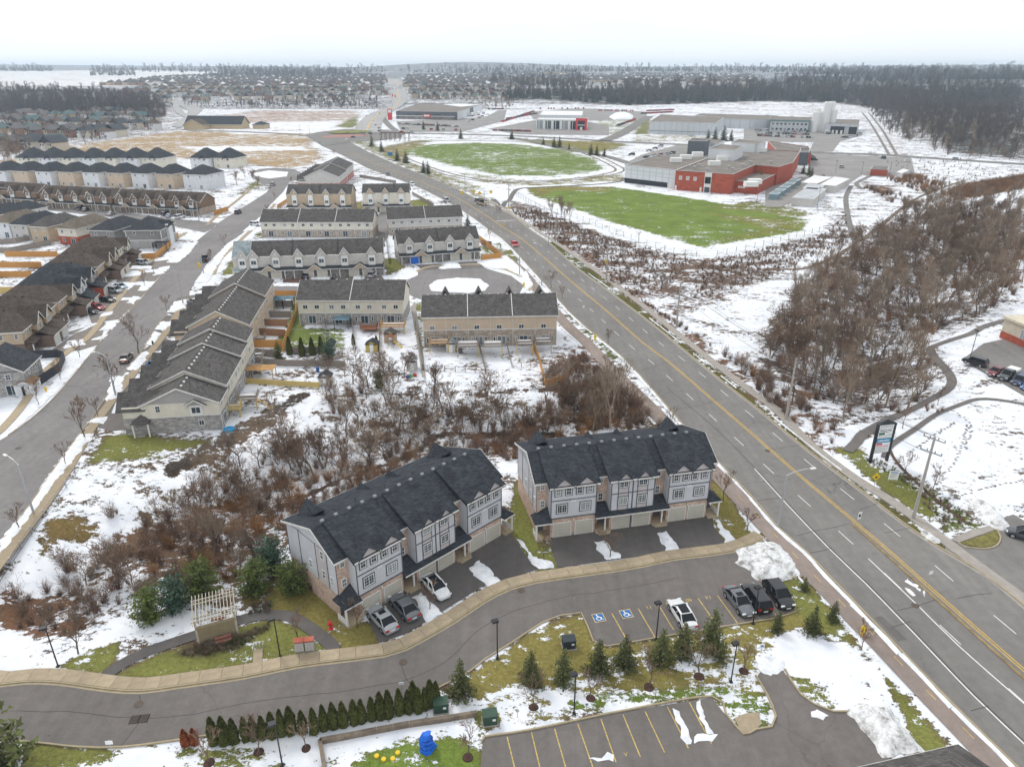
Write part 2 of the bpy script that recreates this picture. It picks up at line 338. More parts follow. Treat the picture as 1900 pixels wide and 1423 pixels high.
# lawns by the near lane
paintg([(110,1238),(150,1210),(220,1190),(220,1215),(190,1250),(150,1250)],LAWN,.25,.5)
paintg([(212,1255),(290,1215),(370,1195),(470,1155),(505,1150),(560,1165),(600,1185),(640,1205),(480,1232),(280,1260)],LAWN,.1,.5)
paintg([(325,1215),(360,1195),(430,1180),(500,1155),(500,1165),(440,1205),(370,1220)],(.06,.05,.03),.2,.4)
paintg([(450,1120),(470,1090),(560,1050),(600,1080),(640,1150),(690,1160),(705,1196),(640,1210),(600,1180),(540,1140),(470,1125)],GOLD,.02,.5)
paintg([(440,1110),(560,1030),(560,1060),(480,1110)],RED,.2)
paintg([(470,1120),(505,1115),(500,1140),(460,1145)],(.06,.05,.03),.6,.3)
paintg([(940,985),(960,885),(985,960),(1003,1003),(1030,1015),(1040,1060),(1000,1060),(975,1030)],LAWN,.05,.5)
paintg([(1320,970),(1320,890),(1350,905),(1400,960),(1425,995),(1345,1008)],GOLD,.06,.5)
paintg([(1325,880),(1340,885),(1420,985),(1400,995)],DIRT,.9,.4)
paintg([(860,1262),(900,1230),(1000,1165),(1080,1138),(1130,1200),(1400,1152),(1480,1130),(1440,1080),(1490,1072),(1570,1165),(1620,1240),(1500,1230),(1420,1240),(1300,1270),(1100,1290),(960,1270),(880,1300)],GOLD,.13,.5)
paintg([(1430,1080),(1490,1072),(1560,1160),(1600,1220),(1580,1215),(1500,1150),(1440,1120)],LAWN,.18,.5)
paintg([(1230,1180),(1400,1160),(1410,1190),(1300,1200),(1230,1200)],GOLD,.45,.5)
paintg([(1170,1190),(1300,1185),(1440,1160),(1440,1220),(1330,1262),(1180,1275),(1100,1290),(1040,1270)],None,.36,2)
paintg([(900,1290),(960,1270),(1030,1300),(1050,1330),(960,1350),(900,1340)],GOLD,.7,.5)
paintg([(1130,1310),(1180,1285),(1240,1290),(1245,1305),(1150,1330)],GOLD,.93,.5); paintg([(1250,1220),(1320,1205),(1330,1215),(1260,1240)],GOLD,.93,.4)
paintg([(1050,1320),(1250,1300),(1310,1295),(1330,1300),(1360,1350),(1420,1350),(1430,1300),(1380,1270),(1250,1280),(1050,1290)],(.12,.17,.03),.42,.5)
paintg([(1350,1240),(1420,1210),(1540,1200),(1460,1250),(1400,1290),(1340,1270)],GOLD,.55,.5)
paintg([(1440,1180),(1480,1165),(1590,1200),(1640,1265),(1670,1330),(1700,1390),(1650,1400),(1560,1310),(1500,1260),(1440,1250)],DIRT,.97,.5)
paintg([(1455,1250),(1500,1255),(1550,1300),(1550,1320),(1500,1310)],LAWN,.3,.4); paintg([(1630,1240),(1680,1290),(1755,1380),(1765,1400),(1700,1400),(1670,1320)],LAWN,.05,.5)
paintg([(55,1375),(150,1386),(235,1388),(340,1374),(330,1385),(200,1423),(40,1430)],LAWN,.05,.4)
paintg([(170,1430),(230,1392),(340,1375),(560,1350),(800,1300),(880,1290),(900,1350),(890,1430)],LAWN,.85,.4)
paintg([(640,1430),(690,1395),(740,1375),(840,1370),(880,1390),(900,1430)],VIV,.25,.5)
paintg([(350,1390),(420,1380),(480,1395),(460,1430),(380,1430)],LAWN,.5,.5)
paintg([(880,1320),(920,1310),(935,1345),(885,1360)],LAWN,.1,.3)
paintg([(935,188),(1000,184),(1170,196),(1400,188),(1560,192),(1660,205),(1780,285),(1900,296),(1900,165),(1560,160),(1150,165),(945,165)],(.06,.055,.045),.12)
paintg([(-60,222),(240,213),(300,212),(315,190),(180,165),(-60,168)],(.07,.06,.05),.15)
paintg([(1380,165),(1900,166),(1900,130),(1500,130),(1400,150)],(.05,.05,.045),.12)
paintg([(1800,128),(1900,128),(1900,136),(1800,135)],STRAW,.8)
def paintline(px,w,col,sn,jit=.5):
    P=[tuple(g(*p)[:2]) for p in px]; m=(gy<230); X,Y=gx[m],gy[m]; d=polyd(X,Y,P)+jit*(np.sin(X*2.1+Y)+np.sin(Y*1.7-X*.9)+np.sin(X*4.3))*.5; k=sm((w-d)/.8+.5); gc[m]=gc[m]*(1-k[:,None])+np.array(col)*k[:,None]; snow[m]=snow[m]*(1-k)+sn*k
DK=(.06,.045,.035)
paintline([(560,735),(500,770),(455,795),(420,815),(385,840),(340,862),(318,873)],1.5,DK,.0); paintline([(500,772),(440,805),(385,842)],2.6,DIRT,.25,.9)
paintline([(560,925),(620,895),(700,868),(730,858),(780,833),(800,812),(830,806),(900,808),(960,804),(1040,805)],.7,DK,.0); paintline([(880,732),(960,725),(1040,722),(1080,715)],.5,DK,.05); paintline([(560,928),(520,940),(480,950)],.4,DK,.1); paintline([(690,790),(760,785),(790,772)],.35,DK,.05)
for k in range(7): paintline([(715+k*2,712+k*12),(770+k*3,706+k*12)],.15,DIRT,.1,.3)
NV=NR*NCc
me=bpy.data.meshes.new('ground'); co=np.stack([gx,gy,gz],-1).reshape(-1,3)
idx=np.arange(NV).reshape(NR,NCc); q=np.stack([idx[:-1,:-1],idx[:-1,1:],idx[1:,1:],idx[1:,:-1]],-1).reshape(-1,4)
me.vertices.add(NV); me.vertices.foreach_set('co',co.astype(np.float32).ravel())
me.loops.add(q.size); me.loops.foreach_set('vertex_index',q.astype(np.int32).ravel())
me.polygons.add(len(q)); me.polygons.foreach_set('loop_start',np.arange(0,q.size,4,dtype=np.int32)); me.update(calc_edges=True)
a=me.attributes.new('snow','FLOAT','POINT'); a.data.foreach_set('value',snow.astype(np.float32).ravel())
a=me.attributes.new('cover','FLOAT_COLOR','POINT'); a.data.foreach_set('color',np.concatenate([gc,np.ones(gx.shape+(1,))],-1).astype(np.float32).ravel())
me.shade_smooth()
def ground_mat():
    m,t,b,tc=base('ground_cover',.95,spec=.1)
    ge=t.nodes.new('ShaderNodeNewGeometry'); co=ge.outputs['Position']
    an=nd(t,'ShaderNodeAttribute',attribute_name='snow'); ac=nd(t,'ShaderNodeAttribute',attribute_name='cover')
    mp=nd(t,'ShaderNodeMapping'); mp.inputs['Scale'].default_value=(1,1.45,1); mp.inputs['Rotation'].default_value=(0,0,.25); t.links.new(co,mp.inputs[0])
    n1=noise(t,mp.outputs[0],.75,5,.72); n2=noise(t,mp.outputs[0],.13,4,.6); n3=noise(t,mp.outputs[0],.018,4,.6)
    mix=math_(t,'ADD',math_(t,'ADD',math_(t,'MULTIPLY',n1,.46),math_(t,'MULTIPLY',math_(t,'SUBTRACT',noise(t,co,4.5,3,.6),.5),.13)),math_(t,'ADD',math_(t,'MULTIPLY',n2,.36),math_(t,'MULTIPLY',n3,.18)))
    # map noise (about .3...7) against cover fraction
    th=math_(t,'SUBTRACT',.588,math_(t,'MULTIPLY',an.outputs['Fac'],.172))
    d=math_(t,'SUBTRACT',mix,th); f=ramp(t,math_(t,'ADD',math_(t,'MULTIPLY',d,38),.5),(.0,0.0),(1.0,1.0))
    v=noise(t,co,2.2,5,.7); v2=noise(t,co,.12,3); v3=noise(t,co,9,2)
    cc=mixc(t,1.0,ac.outputs['Color'],ramp(t,v,(.25,.55),(.75,1.4)),'MULTIPLY'); cc=mixc(t,1.0,cc,ramp(t,v2,(.3,.8),(.7,1.2)),'MULTIPLY'); cc=mixc(t,1.0,cc,ramp(t,v3,(.3,.75),(.7,1.25)),'MULTIPLY')
    sn=ramp(t,noise(t,co,.35,4,.6),(.3,(.66,.69,.75)),(.62,(.80,.81,.835)))
    t.links.new(mixc(t,f,cc,sn),b.inputs['Base Color'])
    h=math_(t,'ADD',math_(t,'MULTIPLY',f,1.0),math_(t,'MULTIPLY',v,.5)); bump(t,b,h,.55,.12)
    return m
me.materials.append(ground_mat()); go=link('ground',me); tag(go,kind='structure')
# ---------------- sheets and ribbons ----------------
def tri_poly(pts,z,name,m,parent=None,thick=0,drape=False):
    import bmesh
    bm=bmesh.new(); vs=[bm.verts.new((p[0],p[1],z)) for p in pts]; f=bm.faces.new(vs)
    bmesh.ops.recalc_face_normals(bm,faces=[f])
    if f.normal.z<0: f.normal_flip()
    if thick:
        r=bmesh.ops.extrude_face_region(bm,geom=[f]); 
        for v in [e for e in r['geom'] if isinstance(e,bmesh.types.BMVert)]: v.co.z-=thick
        bmesh.ops.recalc_face_normals(bm,faces=bm.faces)
    bmesh.ops.triangulate(bm,faces=bm.faces)
    me=bpy.data.meshes.new(name); bm.to_mesh(me); bm.free(); me.materials.append(m); return link(name,me,parent)
def sheet(name,px,m,z=.05,parent=None,thick=0):
    o=tri_poly([(v.x,v.y) for v in gp(px)],z,name,m,parent,thick); 
    if parent is None: tag(o,kind='structure')
    return o
def smooth_pl(P,step):
    """resample a world polyline (Catmull-Rom) at about step metres"""
    P=[Vector((p[0],p[1])) for p in P]; out=[]
    for i in range(len(P)-1):
        p0=P[max(i-1,0)];p1=P[i];p2=P[i+1];p3=P[min(i+2,len(P)-1)]; n=max(1,int((p2-p1).length/step))
        for k in range(n):
            t=k/n; out.append(.5*((2*p1)+(p2-p0)*t+(2*p0-5*p1+4*p2-p3)*t*t+(3*p1-p0-3*p2+p3)*t**3))
    out.append(P[-1]); return out
def offs(P,d):
    out=[]
    for i,p in enumerate(P):
        a=P[max(i-1,0)]; b=P[min(i+1,len(P)-1)]; t=(b-a); t.normalize(); out.append(p+Vector((-t.y,t.x))*d)
    return out
def ribbon(name,P,w0,w1,z,m,parent=None,thick=0,drape=False,mb=None):
    """strip between offsets w0 and w1 (left positive) of polyline P"""
    A=offs(P,w0); B=offs(P,w1); own=mb is None; mb=mb or MB(); n=len(P)
    def zz(p): return (H1(p.x,p.y) if drape else 0)+z
    v=[(p.x,p.y,zz(p)) for p in A]+[(p.x,p.y,zz(p)) for p in B]
    f=[(i,i+1,n+i+1,n+i) for i in range(n-1)]
    if thick:
        k=len(v); v+=[(x,y,q-thick) for x,y,q in v]; f+=[(i,i+1,k+i+1,k+i) for i in range(n-1)]+[(n+i,n+i+1,k+n+i+1,k+n+i) for i in range(n-1)]+[(0,n,k+n,k),(n-1,2*n-1,k+2*n-1,k+n-1)]
    mb.add(v,f)
    if own:
        me=mb.mesh(name,m)
        if not thick:
            # keep normals up
            if me.polygons and me.polygons[0].normal.z<0: me.flip_normals()
        o=link(name,me,parent)
        if parent is None: tag(o,kind='structure')
        return o
def dashes(name,P,off,w,on,gap,z,m,parent,start=0,end=1e9):
    mb=MB(); acc=0
    L=[0]
    for a,b in zip(P[:-1],P[1:]): L.append(L[-1]+(b-a).length)
    def at(s):
        s=min(max(s,0),L[-1]-1e-3); i=max(k for k in range(len(L)) if L[k]<=s); i=min(i,len(P)-2); t=(s-L[i])/(L[i+1]-L[i]); d=(P[i+1]-P[i]).normalized()
        return P[i].lerp(P[i+1],t)+Vector((-d.y,d.x))*off,d
    s=start
    while s<min(L[-1],end):
        a,d=at(s); b,d2=at(min(s+on,end)); nn=Vector((-d.y,d.x))*w/2
        mb.add([(a.x-nn.x,a.y-nn.y,z),(b.x-nn.x,b.y-nn.y,z),(b.x+nn.x,b.y+nn.y,z),(a.x+nn.x,a.y+nn.y,z)],[(0,1,2,3)]); s+=on+gap
    return part(name,mb,m,parent)
ASP=asphalt('asphalt_worn',(.198,.187,.176),.6); ASPN=asphalt('asphalt_lane',(.158,.143,.134),.3); ASPD=asphalt('asphalt_drive',(.115,.105,.10),.3,patch=.25)
ASPS=asphalt('asphalt_street',(.215,.202,.197),.8); REDA=asphalt('asphalt_path',(.27,.22,.195),.2)
CONC=mat('concrete',(.36,.29,.20),.9,.12,2.0,bm=.01,objvar=.1); CURB=mat('kerb_concrete',(.36,.30,.2),.9,.12,1.5); CONG=mat('concrete_grey',(.33,.30,.27),.9,.12,1.0)
YEL=mat('yellow_marking',(.68,.43,.05),.8,.25,3); WHI=mat('white_marking',(.72,.72,.70),.8,.15,3); YELF=mat('faded_yellow_marking',(.52,.38,.12),.8,.35,3)
SNOWM=None
def snow_mat():
    m,t,b,tc=base('snow',.85,spec=.15); ge=t.nodes.new('ShaderNodeNewGeometry'); co=ge.outputs['Position']
    n=noise(t,co,1.1,5,.65); n2=noise(t,co,5,3)
    t.links.new(ramp(t,n,(.3,(.60,.62,.66)),(.58,(.81,.82,.84))),b.inputs['Base Color']); bump(t,b,math_(t,'ADD',n,math_(t,'MULTIPLY',n2,.4)),.6,.12); return m
SNOWM=snow_mat()
def dirty_snow():
    m,t,b,tc=base('dirty_snow',.9,spec=.1); ge=t.nodes.new('ShaderNodeNewGeometry'); co=ge.outputs['Position']
    n=noise(t,co,.9,6,.75); t.links.new(ramp(t,n,(.36,(.25,.24,.22)),(.47,(.6,.6,.6)),(.6,(.83,.84,.85))),b.inputs['Base Color']); bump(t,b,n,.8,.2); return m
DSNOW=dirty_snow()
import mathutils.noise as mn
def fn(x,y,s): return mn.noise(Vector((x*s,y*s,3.7)))
def snow_lump(px,h=.15,step=.5,z=.085,jag=.25,world=False,mb=None,rough=.3):
    """lump of snow inside an outline: height grows from the edge inwards"""
    P=[Vector((v[0],v[1])) for v in (px if world else gp(px))]
    # densify + jitter the outline
    Q=[]
    for i,a in enumerate(P):
        b=P[(i+1)%len(P)]; n=max(1,int((b-a).length/step))
        for k in range(n):
            p=a.lerp(b,k/n); Q.append(Vector((p.x+(fn(p.x,p.y,.9)+.6*fn(p.x,p.y,2.9))*jag*2.2,p.y+(fn(p.y+9,p.x,.9)+.6*fn(p.y+9,p.x,2.9))*jag*2.2)))
    xs=[p.x for p in Q]; yy=[p.y for p in Q]
    X,Y=np.meshgrid(np.arange(min(xs),max(xs)+step,step),np.arange(min(yy),max(yy)+step,step))
    ring=[(p.x,p.y) for p in Q]; ins=pip(X,Y,ring); d=polyd(X,Y,ring+[ring[0]]); ok=ins&(d>step*.45)
    from mathutils.geometry import delaunay_2d_cdt
    vv=[Vector(p) for p in ring]+[Vector((float(a)+R_.uniform(-.1,.1)*step,float(b)+R_.uniform(-.1,.1)*step)) for a,b in zip(X[ok],Y[ok])]
    n=len(ring); r=delaunay_2d_cdt(vv,[(i,(i+1)%n) for i in range(n)],[list(range(n))],1,1e-4)
    V=r[0]; F=r[2]; dd=polyd(np.array([v.x for v in V]),np.array([v.y for v in V]),ring+[ring[0]])
    out=[(v.x,v.y,z+(0 if k<.02 else h*(1-math.exp(-k/max(.25,h*.9)))*(1+rough*fn(v.x,v.y,.8)+rough*.6*fn(v.x,v.y,2.3)))) for v,k in zip(V,dd)]
    F=[f if (V[f[1]]-V[f[0]]).cross(V[f[2]]-V[f[0]])>0 else tuple(f)[::-1] for f in F]
    if mb is None: mb=MB()
    mb.add(out,F)
    return mb
# ---------------- main road ----------------
LC=[(566,251),(597,271),(640,291),(679,311),(761,342),(819,369),(868,398),(905,425),(939,450),(1003,518),(1063,585),(1129,640),(1179,687),(1277,798),(1338,862),(1400,926),(1445,979),(1497,1024),(1542,1071),(1616,1147),(1679,1213),(1742,1279),(1810,1347),(1889,1423),(1960,1490)]
RC=[(648,263),(687,284),(740,308),(790,327),(845,350),(898,377),(947,398),(987,429),(1018,450),(1068,495),(1129,540),(1208,600),(1269,650),(1337,706),(1400,755),(1500,837),(1600,913),(1690,982),(1751,1022),(1832,1070),(1905,1130),(2000,1200)]
sheet('main_road',LC+RC[::-1],ASP,.06)
road=bpy.data.objects['main_road']
YC=smooth_pl(gp([(650,284),(713,311),(779,337),(845,366),(898,398),(935,423),(976,450),(1058,521),(1124,576),(1190,634),(1243,674),(1322,742),(1403,812),(1490,888),(1583,966),(1660,1032),(1764,1125),(1899,1243),(1990,1322)]),2.5)
ribbon('yellow_line',YC,.12,.23,.07,YEL,road); ribbon('yellow_line',YC,-.12,-.23,.07,YEL,road)
dW=YC[::-1]
for off in (3.55,): dashes('lane_marking',YC,off,.11,3,6,.07,WHI,road)
dashes('lane_marking',YC,-3.5,.11,3,6,.07,WHI,road)
L2=smooth_pl(gp([(1400,870),(1460,936),(1540,1020),(1605,1082),(1700,1180),(1805,1290),(1905,1385),(1960,1440)]),2.5)
ribbon('lane_line',L2,.07,-.07,.07,WHI,road)
L3=smooth_pl(gp([(1611,1037),(1704,1125),(1780,1200),(1905,1310),(1960,1360)]),2.5); ribbon('lane_line',L3,.07,-.07,.072,WHI,road)
# low concrete median between the yellow lines
MD=smooth_pl(gp([(1582,972),(1660,1042),(1753,1125),(1899,1256),(1990,1340)]),2.5)
ribbon('median',MD,.0,-.34,.15,mat('median_concrete',(.26,.19,.10),.9,.3,1),road,.12)
MD2=smooth_pl(gp([(960,437),(976,452),(1005,476)]),2); 
# kerbs and gutter
LCs=smooth_pl(gp(LC[3:]),2.0); RCs=smooth_pl(gp(RC[1:]),2.0)
ribbon('kerb',LCs,0,-.22,.17,CURB,None,.16); ribbon('kerb',RCs,.0,.22,.17,CURB,None,.16)
ribbon('gutter',RCs,-.01,-.4,.066,CONG,road); 
# trail
TR=smooth_pl(gp([(880,436),(900,452),(926,470),(963,497),(992,532),(1044,595),(1092,640),(1137,688),(1215,765),(1282,835),(1330,880),(1380,932),(1425,980),(1459,1014),(1490,1046),(1522,1080),(1558,1115),(1596,1155),(1638,1197),(1682,1243),(1730,1293),(1783,1347),(1842,1408),(1890,1455)]),2.0)
tr=ribbon('shared_path',TR,1.45,-1.45,.10,REDA); dashes('path_marking',TR,0,.1,1.3,3.2,.106,YELF,tr,70)
bl=smooth_pl([p for p in TR[8:]],2)
# snow strip between path and road
mbs=MB()
# sidewalk right
SW=smooth_pl(gp([(655,252),(671,259),(687,279),(740,301),(793,322),(845,345),(898,368),(934,387),(987,422),(1047,461),(1118,511),(1177,555),(1243,608),(1295,650),(1348,692),(1400,732),(1440,761),(1505,826),(1585,887),(1637,919),(1690,956),(1756,1006),(1822,1056),(1900,1112),(1990,1175)]),2.0)
ribbon('pavement',SW,.85,-.85,.14,CONG,None,.13)
# vehicle entrance on the right and grass island
sheet('plaza_entrance',[(1752,1022),(1757,1005),(1800,992),(1832,992),(1850,1000),(1856,985),(1848,965),(1880,955),(1960,1000),(1960,1130),(1905,1118),(1832,1058)],ASP,.08)
sheet('plaza_lot',[(1795,676),(1790,668),(1824,640),(1890,624),(1960,600),(1960,780),(1900,735),(1830,695)],ASP,.08)
isl=smooth_pl(gp([(1778,1008),(1790,1016),(1830,1019),(1850,1012),(1856,998),(1850,983)]),1.0); ribbon('kerb',isl,.1,-.1,.2,CURB,None,.18)
sheet('grass_island',[(1780,1008),(1800,1015),(1830,1017),(1848,1010),(1854,998),(1848,984),(1815,997)],mat('turf',(.17,.15,.045),.95,.4,2),.16)
sheet('concrete_path',[(1762,1002),(1778,1008),(1848,983),(1838,976),(1800,985)],CONG,.15)
# park paths
def path(px,w,m=ASPN,z=.12): 
    P=smooth_pl(gp(px),1.5); return ribbon('path',P,w/2,-w/2,z,m,None,0,True)
path([(1572,838),(1590,820),(1598,808),(1620,795),(1680,765),(1720,745),(1752,728),(1766,710),(1758,690),(1735,665),(1726,648),(1740,640),(1800,620),(1830,605),(1910,585)],1.7)
path([(1640,850),(1648,832),(1665,818),(1700,795),(1740,768),(1790,748),(1815,741),(1850,742),(1910,752)],1.0)
pe=path([(1648,826),(1655,845),(1672,868),(1700,895),(1740,930),(1790,968)],.5,mat('mulch',(.10,.06,.04),.95,.3,3))
path([(1580,345),(1570,365),(1572,395),(1580,430),(1590,470),(1560,480)],2.2,ASP); path([(1600,352),(1590,340),(1620,325)],2.4,ASP)
path([(930,390),(938,375),(945,372),(960,352),(1000,348),(1100,343),(1150,337),(1156,330)],2.2,ASPN); path([(926,396),(924,382),(915,370)],2.5)
path([(1455,500),(1500,497),(1560,470),(1620,430),(1690,375),(1740,352),(1790,335)],1.6,mat('dirt_path',(.16,.12,.09),.95,.3,2))
for k in (0,1): path([(1600+k*12,210),(1610+k*12,222),(1625+k*14,245),(1650+k*14,288)],2.2,mat('track_snow',(.2,.18,.16),.95,.4,1))
# oval running track
def ring_px(cx,cy,a,b,n=40): return [(cx+a*math.cos(2*math.pi*i/n),cy+b*math.sin(2*math.pi*i/n)) for i in range(n)]
C_=g(930,298); 
P=smooth_pl(gp([(880,262),(820,262),(740,270),(730,282),(760,296),(800,311),(860,328),(920,336),(1000,336),(1080,330),(1140,318),(1128,305),(1090,288),(1040,272),(960,264),(880,262)]),4)
ribbon('running_track',P,.7,-.7,.12,mat('track_cinder',(.20,.15,.12),.95,.4,.3)); ribbon('running_track',offs(P,-5),.6,-.6,.12,MC['track_cinder'])
# creek and worn banks
def creek(px,w=.9): 
    P=smooth_pl(gp(px),1.2); m=mat('creek_bed',(.055,.042,.033),.6,.4,1.2)
    ribbon('creek',P,w,-w*.8,.12,m,None,0,True)
creek([(560,925),(620,895),(700,868),(730,858),(780,833),(800,812),(830,806),(900,808),(960,804),(1040,805)],.2)
SEAL=mat('sealed_crack',(.06,.058,.06),.8,.2,2)
def seam(px,w,par,st=1.5,z=.0705):
    P=smooth_pl(gp(px),st); r=random.Random(len(px)*7+px[0][0]); P=[Vector((p.x+r.uniform(-.12,.12),p.y+r.uniform(-.12,.12))) for p in P]; ribbon('sealed_seam',P,w/2,-w/2,z,SEAL,par)
ribbon('sealed_seam',offs(L2,.24),.06,-.06,.068,SEAL,road)
ribbon('sealed_seam',smooth_pl(gp([(1240,722),(1330,798),(1400,868)]),3),.06,-.06,.068,SEAL,road)
for i_,q in enumerate(([(1428,834),(1460,830),(1490,824)],[(1400,930),(1425,926),(1447,924)],[(1476,994),(1512,985),(1550,978),(1577,972)],[(1595,945),(1620,937),(1628,934)],[(1503,1026),(1530,1020),(1545,1017)],[(1640,990),(1670,984),(1690,980)],[(1664,1134),(1700,1124),(1735,1114)],[(1775,1112),(1810,1105),(1840,1101)],[(1655,1165),(1690,1155)],[(1800,1320),(1835,1310)],[(1180,690),(1215,680),(1240,672)],[(1258,760),(1300,752),(1330,742)],[(1130,588),(1165,596)])): seam(q,.08,road)
sheet('asphalt_patch',[(1622,1146),(1636,1143),(1683,1187),(1666,1190)],asphalt('asphalt_patch',(.15,.137,.13),0),.065)
# ---------------- near lane, pavement slabs, drives ----------------
KE=[(-80,1266),(0,1274),(50,1268),(110,1269),(200,1281),(262,1284),(330,1275),(450,1258),(555,1237),(660,1224),(713,1217),(753,1205),(792,1184),(845,1153),(897,1118),(920,1105),(949,1092),(992,1081),(1058,1071),(1137,1060),(1197,1050),(1246,1039),(1362,1023),(1419,999)]
LO=[(-80,1366),(60,1376),(147,1385),(229,1385),(337,1371),(450,1354),(600,1334),(700,1318),(780,1292),(816,1274),(871,1245),(900,1222),(949,1192),(1005,1155),(1039,1142),(1079,1137),(1102,1190),(1126,1199),(1213,1184),(1289,1171),(1399,1153),(1476,1134),(1432,1078),(1487,1069)]
lane=sheet('lane',KE+[(1426,1002)]+LO[::-1],ASPN,.05)
for q in ([(380,1322),(450,1305),(560,1292),(680,1276),(750,1262),(810,1238),(850,1208),(880,1175),(930,1143),(1000,1120),(1060,1106),(1150,1093),(1260,1072)],[(747,1236),(752,1262),(772,1280)],[(258,1342),(240,1368),(225,1385)],[(262,1300),(256,1290)],[(20,1318),(140,1322),(270,1332),(380,1322)]): seam(q,.07,lane,1.2,.0545)
K=smooth_pl(gp(KE),1.53)
ribbon('kerb',K,.02,.17,.18,CURB,None,.17); ribbon('gutter',K,.02,-.25,.056,CURB,lane)
LK=smooth_pl(gp(LO[:18]),1.5); ribbon('kerb',LK,0,-.15,.17,CURB,None,.17)
for seg in (LO[17:21],LO[20:24]): ribbon('kerb',smooth_pl(gp(seg),2),0,-.14,.17,CURB,None,.17)
pav=thing('pavement',None,None); del_=None
pav['kind']='structure'
A=offs(K,.2); B=offs(K,1.75)
for i in range(0,len(K)-1):
    a,b,c,d=A[i],A[i+1],B[i+1],B[i]; s=.985
    cx=(a+b+c+d)/4; q=[cx+(p-cx)*s for p in (a,b,c,d)]
    mb=MB(); mb.add([(p.x-cx.x,p.y-cx.y,z) for z in (0,.15) for p in q],[(4,5,6,7),(0,1,5,4),(1,2,6,5),(2,3,7,6),(3,0,4,7)])
    me=bpy.data.meshes.new('slab'); me.from_pydata(mb.v,[],mb.f); me.materials.append(CONC)
    if me.polygons[0].normal.z<0: me.flip_normals()
    link('slab',me,pav,(cx.x,cx.y,.03+.004*(i%3)))
ribbon('slab_bed',K,.2,1.75,.06,mat('joint',(.1,.08,.05),.95),pav)
# drives of the two grey blocks
d1=sheet('driveway',[(650,1150),(678,1140),(705,1193),(753,1176),(805,1145),(871,1103),(905,1082),(949,1074),(985,1060),(1002,1056),(985,1044),(957,1003),(940,975),(800,1050)],ASPD,.07)
d2=sheet('driveway',[(1000,1000),(1019,1006),(1035,1054),(1154,1037),(1267,1021),(1346,1009),(1324,976),(1322,950),(1180,968)],ASPD,.07)
# walkway through the lawn
P=smooth_pl(gp([(197,1254),(215,1240),(260,1215),(320,1193),(380,1173),(440,1152),(500,1141),(540,1145),(575,1165),(610,1192),(622,1206)]),1); ribbon('garden_path',P,.75,-.75,.10,ASPD)
sheet('concrete_pad',[(469,1233),(471,1206),(488,1204),(487,1230)],CONC,.12); sheet('concrete_pad',[(553,1220),(552,1206),(582,1203),(584,1215)],CONC,.12)
# parking bay lines
def pline(a,b,w=.1,z=.056,m=YELF,parent=None,name='bay_line'):
    P=[Vector(g(*a)[:2]),Vector(g(*b)[:2])]; ribbon(name,P,w/2,-w/2,z,m,parent)
for a,b in (((1135,1138),(1160,1182)),((1184,1129),(1215,1182)),((1222,1123),(1250,1169)),((1258,1117),(1290,1168)),((1295,1110),(1332,1163)),((1331,1105),(1368,1156)),((1366,1103),(1400,1150)),((1400,1092),(1440,1142)),((1432,1078),(1476,1134))): pline(a,b,.11,.056,YELF,lane)
# accessible bay symbols
BLU=mat('blue_marking',(.03,.14,.38),.8,.3,3)
for c in ((1111,1146),(1162,1139)):
    C=Vector(g(*c)[:2]); ex=(Vector(g(c[0]+10,c[1]-1.8)[:2])-C).normalized(); ey=Vector((-ex.y,ex.x))
    def qd(mb,cx,cy,w,h,z):
        P=[C+ex*(cx+sx*w/2)+ey*(cy+sy*h/2) for sx,sy in ((-1,-1),(1,-1),(1,1),(-1,1))]; mb.add([(p.x,p.y,z) for p in P],[(0,1,2,3)])
    mb=MB(); qd(mb,0,0,1.35,1.35,.056); part('symbol_border',mb,YELF,lane)
    mb=MB(); qd(mb,0,0,1.15,1.15,.060); part('symbol_field',mb,BLU,lane)
    mb=MB(); n=14   # wheelchair figure: wheel arc, back, seat, leg, head
    for i in range(n-3):
        a0=math.pi*.75+i*2*math.pi/n; a1=a0+2*math.pi/n*1.05
        P=[C+ex*(-.05+r*math.cos(a))+ey*(-.15+r*math.sin(a)) for a,r in ((a0,.22),(a0,.32),(a1,.32),(a1,.22))]; mb.add([(p.x,p.y,.064) for p in P],[(0,1,2,3)])
    qd(mb,-.12,.15,.1,.4,.066); qd(mb,.05,.02,.34,.09,.065); qd(mb,.27,-.16,.09,.34,.066); qd(mb,.37,-.32,.18,.08,.065); qd(mb,-.12,.44,.15,.15,.066); qd(mb,.0,.2,.22,.08,.065)
    part('wheelchair_symbol',mb,WHI,lane)
# stall numbers
def flat_text(s,px,size,m,parent,rz,z=.07):
    cu=bpy.data.curves.new('txt','FONT'); cu.body=s; cu.size=size; cu.align_x='CENTER'; cu.align_y='CENTER'
    o=bpy.data.objects.new('t',cu); COL.objects.link(o); dg=bpy.context.evaluated_depsgraph_get(); me=bpy.data.meshes.new_from_object(o.evaluated_get(dg)); bpy.data.objects.remove(o)
    me.materials.clear(); me.materials.append(m); p=g(*px); return link('number',me,parent,(p.x,p.y,z),rz)
for s,c in (('11',(1204,1127)),('10',(1241,1120)),('60',(1278,1114)),('14',(1314,1108))): flat_text(s,c,.75,YELF,lane,.18+math.pi)
